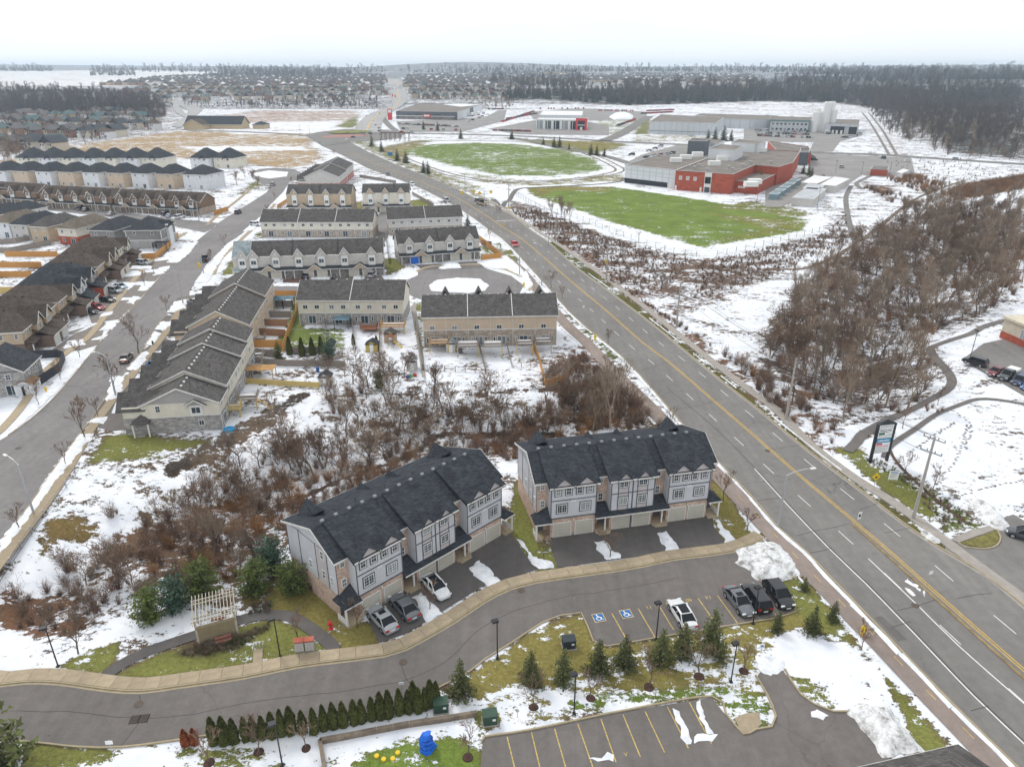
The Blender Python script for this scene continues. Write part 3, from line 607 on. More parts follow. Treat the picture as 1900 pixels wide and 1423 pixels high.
# lower lot
lot=sheet('car_park',[(890,1440),(896,1372),(900,1368),(985,1356),(1155,1321),(1320,1294),(1345,1325),(1378,1364),(1405,1354),(1433,1350),(1441,1330),(1425,1290),(1405,1255),(1412,1245),(1452,1243),(1465,1262),(1485,1290),(1510,1308),(1545,1322),(1578,1322),(1610,1360),(1650,1400),(1650,1480),(880,1480)],ASPN,.05)
for seg in ([(896,1376),(900,1369),(985,1356),(1155,1321),(1320,1294),(1345,1325),(1378,1364),(1392,1362),(1405,1354)],[(1405,1355),(1433,1350),(1441,1330),(1425,1290),(1403,1253)],[(1455,1242),(1465,1262),(1485,1290),(1510,1308),(1545,1322),(1578,1322)]): ribbon('kerb',smooth_pl(gp(seg),1),.0,.16,.19,CURB,None,.18)
for a,b in (((941,1367),(955,1425)),((986,1358),(1002,1425)),((1029,1352),(1050,1425)),((1072,1343),(1100,1423)),((1115,1334),(1143,1414)),((1156,1326),(1188,1404)),((1197,1320),(1233,1396)),((1238,1311),(1277,1388)),((1279,1303),(1320,1380))): pline(a,b,.1,.056,YELF,lot)
flat_text('V',(1161,1400),.6,YELF,lot,0)
sheet('concrete_pad',[(1362,1333),(1384,1324),(1408,1322),(1412,1345),(1400,1356),(1378,1362)],CONC,.1)
def stuff_tarm(): pass
# manholes and drains
IRON=mat('iron',(.10,.075,.06),.7,.3,6)
for c in ((748,1229),(257,1307),(967,1096),(1497,1036),(1424,837),(1698,1124),(34,832),(490,487)):
    p=g(*c); mb=MB(); mb.prism([(.36*math.cos(i*math.pi/8),.36*math.sin(i*math.pi/8)) for i in range(16)],0,.012); mb.prism([(.44*math.cos(i*math.pi/8),.44*math.sin(i*math.pi/8)) for i in range(16)],0,.006)
    part('manhole_cover',mb,IRON,road,(p.x,p.y,.066))
p=g(259,1334)
for k in (-1,1):
    mb=MB()
    for i in range(7): mb.box(k*.42-.33+i*.1,k*.42-.28+i*.1,-.42,.42,0,.03)
    mb.box(k*.42-.36,k*.42+.36,-.45,-.4,0,.035); mb.box(k*.42-.36,k*.42+.36,.4,.45,0,.035); part('drain_grate',mb,IRON,lane,(p.x,p.y,.06),.12)
mb=MB(); mb.box(-.85,.85,-.5,.5,0,.004); part('drain_pit',mb,mat('pit_dark',(.02,.02,.02)),lane,(p.x,p.y,.053),.12)
# ---------------- left street ----------------
SL=[(-60,850),(16,808),(63,774),(116,722),(179,645),(211,606),(248,571),(285,529),(316,492),(348,462),(385,431),(399,421),(406,413),(422,403),(461,379),(495,357),(500,350),(492,345),(478,338),(466,328),(466,319),(482,314),(510,312),(545,314),(561,322),(558,332),(537,338),(531,347),(526,356),(503,379),(476,411),(448,435),(422,452),(400,474),(382,492),(365,520),(352,540),(351,555),(311,581),(285,613),(264,650),(232,690),(193,742),(163,787),(148,805),(105,863),(53,940),(0,1014),(-60,1095)]
st=sheet('street',SL,ASPS,.05)
sheet('side_street',[(395,424),(405,414),(310,405),(210,392),(100,378),(-40,364),(-40,378),(100,392),(210,404),(312,418),(380,432)],ASPS,.055)
sheet('cul_de_sac',[(496,530),(560,528),(750,523),(765,508),(779,500),(830,498),(900,498),(948,512),(972,530),(962,548),(900,562),(800,562),(768,552),(748,538),(600,540),(497,541)],ASPS,.05)
sheet('court',[(500,506),(640,506),(700,470),(720,440),(730,400),(712,390),(700,400),(690,450),(640,470),(600,500)],ASPS,.045)
sheet('walkway',[(770,560),(783,640),(790,700),(783,700),(776,650),(762,570)],CONG,.08)
lsw=smooth_pl(gp([(-40,830),(0,800),(40,755),(84,690),(130,650),(165,625),(200,580),(240,530),(284,480),(320,448),(345,432)]),2); ribbon('pavement',lsw,.75,-.75,.14,CONC,None,.13)
rsw=smooth_pl(gp([(-60,1150),(0,1060),(50,985),(105,905),(150,830),(170,795),(215,735),(258,680),(300,628),(325,590),(345,555)]),2); ribbon('pavement',rsw,.8,-.8,.14,CONC,None,.13)
rs2=smooth_pl(gp([(395,510),(410,480),(445,447),(480,414),(510,379)]),2); ribbon('pavement',rs2,.7,-.7,.14,CONC,None,.13)
ls2=smooth_pl(gp([(400,418),(420,398),(450,375),(478,350)]),2); ribbon('pavement',offs(ls2,3.2),.7,-.7,.14,CONC,None,.13)
cds=smooth_pl(gp([(735,520),(760,512),(775,503),(800,495),(850,492),(905,492),(950,505),(978,522),(985,540)]),2); ribbon('pavement',cds,.6,-.6,.12,CONC,None,.11)
ribbon('kerb',smooth_pl(gp(SL[1:9]),2),0,.15,.15,CURB,None,.14); ribbon('kerb',smooth_pl(gp(SL[38:49]),2),0,.15,.15,CURB,None,.14)
# drives along the street: from house to kerb
DRV=mat('drive_grey',(.21,.185,.165),.9,.2,1); BRK=mat('drive_pavers',(.14,.085,.07),.9,.2,1.5)
for q,m in (([(98,648),(150,612),(193,612),(183,640),(150,650),(110,655)],DRV),([(120,618),(160,607),(215,598),(200,612),(150,622)],DRV),([(165,585),(225,572),(248,570),(225,592),(170,600)],DRV),([(180,560),(262,556),(245,572),(175,580)],DRV),([(205,532),(240,530),(283,530),(262,552),(190,552)],DRV),
  ([(225,510),(290,505),(308,500),(288,522),(215,524)],DRV),([(235,490),(300,484),(330,480),(312,498),(240,503)],DRV),([(250,478),(280,475),(318,460),(300,478)],DRV),
  ([(193,742),(265,700),(300,712),(262,765),(215,745),(205,770),(170,790),(160,790)],ASPN),([(232,690),(275,652),(330,660),(285,705),(250,690)],ASPN),([(263,652),(300,625),(335,640),(300,650)],ASPN),([(284,613),(310,585),(345,590),(318,625)],ASPN),([(311,581),(330,553),(375,545),(360,590),(330,590)],ASPN),([(165,787),(195,768),(265,765),(262,795),(205,800)],ASPN),
  ([(480,512),(503,512),(498,526),(478,526)],BRK),([(528,512),(574,512),(574,526),(524,526)],BRK),([(610,510),(655,510),(655,526),(612,526)],ASPN),([(680,508),(705,508),(715,522),(672,526)],ASPN),
  ([(772,492),(820,490),(812,500),(785,502)],ASPN),([(845,487),(885,485),(900,498),(855,500)],ASPN)): DZ_=globals().get('DZ_',0)+1; sheet('driveway',q,m,.062+.0006*DZ_)
# cross roads far off
def road2(name,px,w,m=ASP,z=.2): P=smooth_pl(gp(px),8); return ribbon(name,P,w/2,-w/2,z,m)
road2('cross_road',[(560,252),(640,254),(700,250),(760,248),(860,250),(960,253),(1058,258),(1137,263),(1269,269),(1400,276),(1500,283),(1637,288),(1756,296),(1910,306)],11)
road2('cross_road',[(350,243),(420,244),(560,250)],9); road2('access_road',[(940,256),(985,261),(1032,273),(1090,284),(1130,292),(1165,303)],7)
road2('factory_road',[(1120,262),(1150,250),(1170,238),(1190,225),(1205,216)],12)
sheet('junction',[(566,251),(590,246),(640,240),(700,240),(750,246),(745,256),(700,262),(650,264),(600,272)],ASP,.22)
sheet('traffic_island',[(607,248),(625,245),(660,243),(693,245),(665,249),(625,250)],mat('island_turf',(.18,.18,.04),.95,.3,.3),.9)
sheet('island_apron',[(596,254),(625,251),(665,250.5),(690,252),(650,255),(600,256)],mat('pink_paving',(.36,.17,.14),.9,.2,.3),.26)
FL=[(719,147),(721,156),(723,168),(727,187),(724,196),(712,203),(690,210),(674,220),(662,232),(655,247)]; FRr=[(748,147),(750,156),(752,168),(757,187),(748,195),(737,203),(724,211),(713,221),(708,232),(704,248)]
mb=MB(); mb.add([(v.x,v.y,v.z+.6) for v in gp(FL)]+[(v.x,v.y,v.z+.6) for v in gp(FRr)],[(k,k+1,11+k,10+k) for k in range(9)]); FRM_=asphalt('asphalt_far',(.36,.35,.34),0); o=part('far_road',mb,FRM_); tag(o,kind='structure')
mb=MB(); c_=[(a[0]*.5+b[0]*.5,a[1]*.5+b[1]*.5) for a,b in zip(FL,FRr)]; q_=gp(c_); mb.add([(v.x-.5,v.y,v.z+.75) for v in q_]+[(v.x+.5,v.y,v.z+.75) for v in q_],[(k,k+1,11+k,10+k) for k in range(9)]); part('median_line',mb,YEL,o)
Lp=[(306,189),(322,193),(338,199),(350,207),(340,220),(318,236)]; Rp=[(320,184),(345,189),(366,196),(376,205),(356,222),(336,238)]
mb=MB(); mb.add([(v.x,v.y,v.z+.6) for v in gp(Lp)]+[(v.x,v.y,v.z+.6) for v in gp(Rp)],[(k,k+1,7+k,6+k) for k in range(5)]); o=part('far_road',mb,FRM_); tag(o,kind='structure')
road2('access_road',[(745,250),(725,236),(715,225),(712,215),(722,203)],7)
mr2=smooth_pl(gp([(350,232),(370,227),(342,215),(330,205),(328,195),(345,190),(368,188)]),8); ribbon('far_road',mr2,5,-5,.9,FRM_,None,0,True)
LOT=asphalt('asphalt_lot',(.27,.255,.245),.3)
for px in ([(1158,305),(1190,288),(1262,268),(1335,270),(1330,292),(1250,302),(1165,312)],[(1500,285),(1690,293),(1697,320),(1640,330),(1600,325),(1570,345),(1500,320)],[(1380,240),(1440,240),(1600,246),(1600,252),(1560,262),(1545,282),(1500,282),(1510,265),(1380,262)],[(735,226),(900,218),(925,205),(940,205),(935,225),(860,245),(745,246)],[(905,240),(990,224),(1090,226),(1130,235),(1130,252),(960,250)],[(990,222),(980,208),(1080,200),(1200,208),(1200,222),(1090,224)],[(1420,350),(1480,330),(1530,325),(1540,345),(1450,385),(1420,385)]):
    sheet('car_park',px,LOT,.12)
# ---------------- snow cover: boulevard strips and small drifts ----------------
mbs=MB()
for px,h in ([(763,1112),(782,1100),(795,1112),(823,1137),(808,1150),(795,1154),(780,1135)],.25),([(868,1055),(892,1042),(912,1062),(933,1079),(920,1086),(908,1089),(885,1072)],.25),([(960,998),(968,1003),(985,1030),(1015,1038),(1030,1045),(1028,1056),(1000,1058),(985,1042)],.2),([(1103,1006),(1122,1003),(1138,1020),(1152,1036),(1121,1040)],.25),([(1218,992),(1235,988),(1248,1000),(1261,1019),(1238,1022)],.25),([(1327,968),(1335,965),(1350,985),(1368,1005),(1345,1008)],.2):
    snow_lump(px,h,.4,.085,.2,mb=mbs)
for px in ([(15,808),(60,772),(115,718),(177,648),(163,645),(120,690),(70,742),(30,785)],[(169,630),(185,625),(200,620),(195,630),(170,632)],[(184,614),(200,597),(222,596),(208,612)],[(222,592),(245,572),(228,592)],[(236,562),(248,550),(262,551),(247,565)],[(255,540),(270,522),(288,524),(272,540)],[(283,512),(295,497),(316,494),(305,508)],[(308,488),(340,458),(368,448),(352,470),(330,488)],
  [(205,700),(232,698),(228,730),(195,742),(205,715)],[(252,690),(270,685),(272,655),(280,652),(262,690)],[(233,688),(262,655),(280,650),(270,672),(255,690)],[(268,640),(282,628),(294,632),(280,642)],[(286,612),(300,597),(325,597),(308,614)],[(309,580),(325,560),(350,555),(345,572),(322,580)],[(192,742),(205,728),(235,718),(222,740),(200,745)],[(163,786),(175,775),(200,772),(190,787)],[(0,1012),(53,938),(105,862),(148,805),(175,805),(150,840),(95,910),(40,990),(0,1045)],
  [(362,524),(383,495),(422,452),(450,440),(420,470),(398,505),(385,525)],[(450,430),(480,405),(505,385),(498,400),(470,428)]): snow_lump(px,.16,.55,.085,.22,mb=mbs)
for px in ([(118,648),(160,640),(155,630),(125,633)],[(135,620),(175,600),(185,600),(160,612)],[(186,590),(210,583),(210,578),(190,582)],[(222,515),(260,512),(265,505),(228,506)],[(196,540),(240,538),(255,525),(205,526)],[(240,500),(280,500),(284,494),(245,494)],[(505,512),(526,511),(520,523),(500,523)],[(577,511),(612,510),(612,521),(577,522)],[(656,510),(674,509),(668,522),(655,522)],[(498,530),(520,525),(560,527),(555,532),(498,532)],
  [(795,531),(810,520),(850,516),(890,518),(908,530),(900,540),(870,545),(830,543),(800,540)],[(816,500),(825,490),(850,488),(856,498),(835,499)],[(725,518),(745,500),(775,505),(775,512),(750,522),(735,522)],[(885,488),(900,480),(940,475),(970,500),(980,520),(940,500),(905,498)],[(975,500),(990,530),(975,540),(965,520)],
  [(470,322),(500,317),(535,320),(532,328),(500,332),(474,328)],[(1292,1303),(1300,1300),(1308,1325),(1325,1360),(1315,1364),(1300,1335)],[(1288,1366),(1312,1362),(1332,1362),(1322,1375),(1292,1379)],[(1248,1314),(1257,1318),(1284,1374),(1274,1381),(1264,1370)],[(1095,1405),(1115,1406),(1130,1398),(1140,1402),(1136,1413),(1110,1412)],[(1508,1322),(1520,1319),(1534,1325),(1525,1334),(1510,1332)],[(1404,1217),(1410,1212),(1430,1218),(1452,1225),(1456,1240),(1430,1255),(1408,1245)]): snow_lump(px,.2,.33,.085,.16,mb=mbs)
# thin strips: between path and road, along kerbs
for P,w,z in ((offs(LCs,-.55),.34,.16),(offs(TR,-2.0),.18,.1),(offs(RCs,1.1),.16,.14)):
    P=P[12:]; 
    for k in range(0,len(P)-3,3):
        if P is not None and (R_.random()<(.9 if w>.3 else .4)) : 
            seg=P[k:k+4]; A_=offs(seg,w*R_.uniform(.6,1.2)); B_=offs(seg,-w*R_.uniform(.6,1.2))
            if seg[0].y>420: continue
            n=4; mbs.add([(p.x+R_.uniform(-.1,.1),p.y,z-.05) for p in A_]+[(p.x,p.y,z+.1) for p in seg]+[(p.x+R_.uniform(-.1,.1),p.y,z-.05) for p in B_],[(i,i+1,n+i+1,n+i) for i in range(3)]+[(n+i,n+i+1,2*n+i+1,2*n+i) for i in range(3)])
o=part('snow_cover',mbs,SNOWM,smooth=True); tag(o,kind='stuff')
mb=snow_lump([(1362,1023),(1395,1010),(1428,1004),(1455,1015),(1478,1045),(1482,1062),(1460,1075),(1440,1080),(1425,1086),(1400,1075),(1380,1055),(1365,1042)],1.1,.5,.05,.3,rough=.5)
tag(part('snow_pile',mb,DSNOW,smooth=True),'large ploughed snow pile at the end of the near lane beside the parked cars','snow pile')
mb=snow_lump([(1575,1318),(1600,1303),(1650,1312),(1692,1355),(1714,1394),(1690,1402),(1640,1402),(1603,1362)],1.7,.5,.05,.3,rough=.5)
tag(part('snow_pile',mb,DSNOW,smooth=True),'long grey ploughed snow ridge at the bottom right beside the lower car park','snow pile')
mb=snow_lump([(1700,975),(1715,982),(1730,995),(1750,1010),(1742,1012),(1715,1000)],.3,.4,.06,.3,rough=.5); tag(part('snow_pile',mb,DSNOW,smooth=True),'thin dirty snow heap by the kerb of the main road near the plaza entrance','snow pile')
mb=snow_lump([(1790,925),(1830,930),(1865,965),(1880,985),(1850,985),(1815,965)],.9,.6,.05,.3,rough=.5); tag(part('snow_pile',mb,DSNOW,smooth=True),'dirty melting snow heap beside the plaza entrance shrubs','snow pile')
mb=snow_lump([(1130,218),(1140,212),(1165,211),(1176,216),(1172,222),(1140,223)],2.6,2.5,.1,.6,rough=.5); tag(part('snow_pile',mb,SNOWM,smooth=True),'tall white snow mound behind the red and white dealership','snow pile')
# ---------------- building kit ----------------
WHT=mat('white_trim',(.74,.74,.72),.5,.06,2); FRM=WHT; GL=glassm(); DGL=glassm('dark_glass',(.015,.02,.025))
CREAM=siding('cream_siding',(.66,.62,.53),.15); BEI=siding('beige_siding',(.47,.37,.26),.15); TAN=siding('tan_siding',(.55,.44,.33),.15)
GREYS=siding('grey_siding',(.36,.35,.34),.15); LGR=siding('light_grey_siding',(.52,.50,.47),.15); BLG=siding('blue_grey_siding',(.55,.56,.59),.3,True,.72); PNK=siding('mauve_panel',(.49,.455,.46),.5,False,.95)
WSD=siding('white_siding',(.66,.67,.69),.15); OCH=siding('ochre_siding',(.50,.39,.24),.15); DGS=siding('dark_grey_siding',(.24,.235,.23),.15)
BRP=brick('pale_brick',(.43,.245,.18),(.60,.44,.34),(.54,.47,.41)); BRB=brick('brown_brick',(.16,.10,.075),(.24,.155,.115),(.22,.19,.17)); BRR=brick('red_brick',(.42,.085,.045),(.36,.06,.035),(.34,.12,.08),.24,.09)
STN=brick('grey_stone',(.20,.195,.20),(.42,.40,.38),(.36,.34,.32),.62,.22,ms=.02); STB=brick('beige_stone',(.30,.25,.2),(.45,.38,.31),(.36,.33,.3),.5,.2)
TRD=mat('dark_trim',(.10,.105,.12),.6); GTR=mat('gutter_white',(.66,.65,.62),.5); GAR=siding('garage_beige',(.50,.475,.41),.5,False,.75); GARW=siding('garage_white',(.6,.6,.57),.5,False,.8); GARB=mat('garage_blue',(.02,.14,.55),.5)
R_NAVY=shingle('shingle_blue_black',(.044,.049,.058)); R_GREY=shingle('shingle_grey',(.105,.098,.094)); R_BRN=shingle('shingle_brown',(.098,.080,.068)); R_DK=shingle('shingle_dark',(.055,.060,.068)); R_LT=shingle('shingle_pale_blue',(.30,.345,.36)); R_TAN=shingle('shingle_tan',(.17,.145,.115))
WOOD=mat('cedar_wood',(.42,.235,.09),.8,.25,1.2); WOODO=mat('weathered_wood',(.25,.21,.175),.9,.25,1.2); WOODY=mat('yellow_wood',(.55,.40,.14),.8,.2,1.2); WOODR=mat('stained_wood',(.26,.11,.06),.8,.2,1)
MET=mat('galvanised_metal',(.42,.43,.44),.45,.1,2,metal=.3); BLK=mat('black_metal',(.025,.026,.03),.5); 
def win_mesh(w,h,style):
    def fr():
        b=MB(); t=.08; d=.09
        b.box(-w/2,w/2,-d,.0,0,t); b.box(-w/2,w/2,-d,0,h-t,h); b.box(-w/2,-w/2+t,-d,0,t,h-t); b.box(w/2-t,w/2,-d,0,t,h-t)
        if style in('d','g'): b.box(-.03,.03,-d,0,t,h-t)
        if style=='g':
            for k in (-1,1): b.box(k*w/4-.012,k*w/4+.012,-d+.03,-.02,t,h-t)
            for q in (1/3,2/3): b.box(-w/2+t,w/2-t,-d+.031,-.019,h*q-.012,h*q+.012)
        if style=='s': b.box(-w/2+t,w/2-t,-d,0,h*.5-.025,h*.5+.025); b.box(-.012,.012,-d+.03,-.02,t,h-t)
        return b.mesh('window',FRM)
    def pn():
        b=MB(); b.box(-w/2+.06,w/2-.06,-.04,-.01,.06,h-.06); return b.mesh('pane',GL)
    return cmesh(('wf',w,h,style),fr),cmesh(('wp',w,h),pn)
def surround_mesh(w,h):
    def f():
        b=MB(); t=.13; b.box(-w/2-t,w/2+t,-.05,.02,-t,0); b.box(-w/2-t,w/2+t,-.05,.02,h,h+t); b.box(-w/2-t,-w/2,-.05,.02,0,h); b.box(w/2,w/2+t,-.05,.02,0,h); return b.mesh('surround',TRD)
    return cmesh(('ws',w,h),f)
class Bld:
    """a building in its own frame: x along the front, y away from the front, z up"""
    def __init__(s,name,label,cat,A,B=None,L=None,rz=None,group=None,z=None,world=False):
        a=Vector(A) if world else g(*A)
        if B is not None:
            b=Vector(B) if world else g(*B); d=b-a; rz=math.atan2(d.y,d.x); s.L=Vector((d.x,d.y)).length
        s.L=L or getattr(s,'L',10)
        s.rz=rz; zz=H1(a.x,a.y) if z is None else z
        s.o=thing(name,label,cat,(a.x,a.y,zz),rz,group)
    def P(s,name,mb,m,parent=None): return part(name,mb,m,parent or s.o)
    def wall(s,x0,x1,y0,y1,z0,z1,m,name='wall'): return s.P(name,MB().box(x0,x1,y0,y1,z0,z1,False),m)
    def gable(s,x0,x1,y0,y1,ze,zr,rm,wm,axis='x',ov=.35,t=.2,ends=True,name='roof',ridge=None,fascia=True):
        b=MB(); w=MB(); f=MB()
        if axis=='x':
            ym=(y0+y1)/2 if ridge is None else ridge; k=(zr-ze)/(ym-y0); k2=(zr-ze)/(y1-ym)
            e0,e1=ze-k*ov,ze-k2*ov
            b.slab([(x0-ov,y0-ov,e0),(x1+ov,y0-ov,e0),(x1+ov,ym,zr),(x0-ov,ym,zr)],t); b.slab([(x0-ov,ym,zr),(x1+ov,ym,zr),(x1+ov,y1+ov,e1),(x0-ov,y1+ov,e1)],t)
            if ends:
                for x in (x0,x1): s.P('gable_wall',MB().add([(x,y0,ze-.25),(x,y1,ze-.25),(x,ym,zr-.22)],[(0,1,2)]),wm)
            if fascia:
                f.box(x0-ov,x1+ov,y0-ov-.05,y0-ov-.003,e0-.26,e0-.02); f.box(x0-ov,x1+ov,y1+ov+.003,y1+ov+.05,e1-.26,e1-.02)
                for x in (x0-ov-.053,x1+ov+.003):
                    for (ya,za,yb,zb) in ((y0-ov,e0,ym,zr),(ym,zr,y1+ov,e1)): f.add([(x,ya,za-.24),(x+.05,ya,za-.24),(x+.05,ya,za+.01),(x,ya,za+.01),(x,yb,zb-.24),(x+.05,yb,zb-.24),(x+.05,yb,zb+.01),(x,yb,zb+.01)],[(0,1,2,3),(4,5,6,7),(0,1,5,4),(1,2,6,5),(2,3,7,6),(3,0,4,7)])
        else:
            xm=(x0+x1)/2 if ridge is None else ridge; k=(zr-ze)/(xm-x0); e0=ze-k*ov; k2=(zr-ze)/(x1-xm); e1=ze-k2*ov
            b.slab([(x0-ov,y1+ov,e0),(x0-ov,y0-ov,e0),(xm,y0-ov,zr),(xm,y1+ov,zr)],t); b.slab([(xm,y0-ov,zr),(x1+ov,y0-ov,e1),(x1+ov,y1+ov,e1),(xm,y1+ov,zr)],t)
            if ends:
                for y in (y0,y1): s.P('gable_wall',MB().add([(x0,y,ze-.25),(x1,y,ze-.25),(xm,y,zr-.22)],[(0,1,2)]),wm)
            if fascia:
                for y in (y0-ov-.053,):
                    for (xa,za,xb,zb) in ((x0-ov,e0,xm,zr),(xm,zr,x1+ov,e1)): f.add([(xa,y,za-.24),(xa,y+.05,za-.24),(xa,y+.05,za+.01),(xa,y,za+.01),(xb,y,zb-.24),(xb,y+.05,zb-.24),(xb,y+.05,zb+.01),(xb,y,zb+.01)],[(0,1,2,3),(4,5,6,7),(0,1,5,4),(1,2,6,5),(2,3,7,6),(3,0,4,7)])
                f.box(x0-ov-.05,x0-ov-.003,y0-ov,y1+ov,e0-.24,e0-.02); f.box(x1+ov+.003,x1+ov+.05,y0-ov,y1+ov,e1-.24,e1-.02)
        r=s.P(name,b,rm)
        if fascia: s.P('fascia',f,GTR,r)
        return r
    def hip(s,x0,x1,y0,y1,ze,zr,rm,ov=.4,t=.2,name='roof'):
        x0-=ov;x1+=ov;y0-=ov;y1+=ov; w,d=x1-x0,y1-y0; b=MB()
        if w>=d: i=d/2*.98; r0,r1=(x0+i,(y0+y1)/2,zr),(x1-i,(y0+y1)/2,zr)
        else: i=w/2*.98; r0,r1=((x0+x1)/2,y0+i,zr),((x0+x1)/2,y1-i,zr)
        A,B,C,D=(x0,y0,ze),(x1,y0,ze),(x1,y1,ze),(x0,y1,ze)
        fs=([(0,1,5,4),(1,2,5),(2,3,4,5),(3,0,4)] if w>=d else [(0,1,4),(1,2,5,4),(2,3,5),(3,0,4,5)])
        v=[A,B,C,D,r0,r1]; b.add(v,fs); b.add([(p[0],p[1],ze) for p in (A,B,C,D)]+[(p[0],p[1],ze-t) for p in (A,B,C,D)],[(0,4,5,1),(1,5,6,2),(2,6,7,3),(3,7,4,0),(4,7,6,5)])
        r=s.P(name,b,rm); f=MB(); 
        for q in ((x0,x1,y0-.05,y0-.003),(x0,x1,y1+.003,y1+.05),(x0-.05,x0-.003,y0,y1),(x1+.003,x1+.05,y0,y1)): f.box(*q,ze-t-.04,ze-.02)
        s.P('fascia',f,GTR,r); return r
    def place(s,name,me,face,u,z,pl,parent=None,off=0.0):
        if face=='f': l,r=(u,pl-off,z),0
        elif face=='b': l,r=(u,pl+off,z),math.pi
        elif face=='l': l,r=(pl-off,u,z),-math.pi/2
        else: l,r=(pl+off,u,z),math.pi/2
        return link(name,me,parent or s.o,l,r)
    def win(s,face,u,z,w=1.0,h=1.2,pl=0,st='s',sur=False):
        f,p=win_mesh(w,h,st); o=s.place('window',f,face,u,z,pl); link('pane',p,o)
        if sur: link('surround',surround_mesh(w,h),o)
        return o
    def garage(s,face,u,w=2.5,h=2.2,pl=0,m=None):
        m=m or GAR
        def f():
            b=MB(); b.box(-w/2,w/2,-.06,0,0,h); 
            for k in range(1,4): b.box(-w/2+.05,w/2-.05,-.085,-.06,h*k/4+.03-.55,h*k/4-.03)
            return b.mesh('garage_door',m)
        def tr():
            b=MB(); b.box(-w/2-.12,-w/2,-.08,0,0,h+.12); b.box(w/2,w/2+.12,-.08,0,0,h+.12); b.box(-w/2,w/2,-.08,0,h,h+.12); return b.mesh('frame',GTR)
        o=s.place('garage_door',cmesh(('g',w,h,m.name),f),face,u,0.02,pl); link('frame',cmesh(('gf',w,h),tr),o); return o
    def door(s,face,u,z=.2,pl=0,w=.95,h=2.1,m=None):
        m=m or TRD
        return s.place('door',cmesh(('dr',w,h,m.name),lambda:MB().box(-w/2,w/2,-.06,0,0,h).mesh('door',m)),face,u,z,pl)
    def slider(s,face,u,z,pl=0): return s.win(face,u,z,1.8,2.05,pl,'d')
    def gablet(s,u,w,y,z,h,depth,rm,wm,sgn=1,white=True):
        """small cross gable: front at y, base width w centred on u, apex height h, running back depth"""
        b=MB(); o=.22; b.slab([(u-w/2-o,y-o*sgn,z-.15),(u,y-o*sgn,z+h),(u,y+depth*sgn,z+h),(u-w/2-o,y+.3*sgn,z-.15)][::sgn],.12); b.slab([(u,y-o*sgn,z+h),(u+w/2+o,y-o*sgn,z-.15),(u+w/2+o,y+.3*sgn,z-.15),(u,y+depth*sgn,z+h)][::sgn],.12)
        r=s.P('gablet',b,rm); c=MB(); c.add([(u-w/2,y,z-.1),(u+w/2,y,z-.1),(u,y,z+h-.12)],[(0,1,2)]); s.P('gable_wall',c,wm,r)
        if white:
            f=MB(); yy=y-o*sgn
            for k in (-1,1): f.bar((u+k*(w/2+o),yy-.03*sgn,z-.24),(u,yy-.03*sgn,z+h-.1),.05,.2)
            s.P('bargeboard',f,GTR,r)
        return r
    def vents(s,x0,x1,y,z,step=2.4,m=None):
        me=cmesh('rv',lambda:MB().box(-.22,.22,-.2,.2,-.1,.16).mesh('roof_vent',MET if m is None else m))
        x=x0
        if m: me=cmesh(('rv',m.name),lambda:MB().box(-.2,.2,-.16,.16,-.1,.12).mesh('roof_vent',m))
        while x<x1: link('roof_vent',me,s.o,(x,y,z)); x+=step
    def porch(s,x0,x1,y0,y1,z,h,rm,col=True):
        """lean-to porch roof from y1 (high) to y0 (low) with posts and step"""
        r=s.P('porch_roof',MB().slab([(x0,y0,z),(x1,y0,z),(x1,y1,z+h),(x0,y1,z+h)],.14),rm)
        s.P('fascia',MB().box(x0,x1,y0-.05,y0-.003,z-.18,z-.01),GTR,r); return r
def pipes(B,pts):
    me=cmesh('pv',lambda:MB().bar((0,0,-.1),(0,0,.35),.05,n=6).mesh('vent_pipe',BLK))
    for p in pts: link('vent_pipe',me,B.o,p)
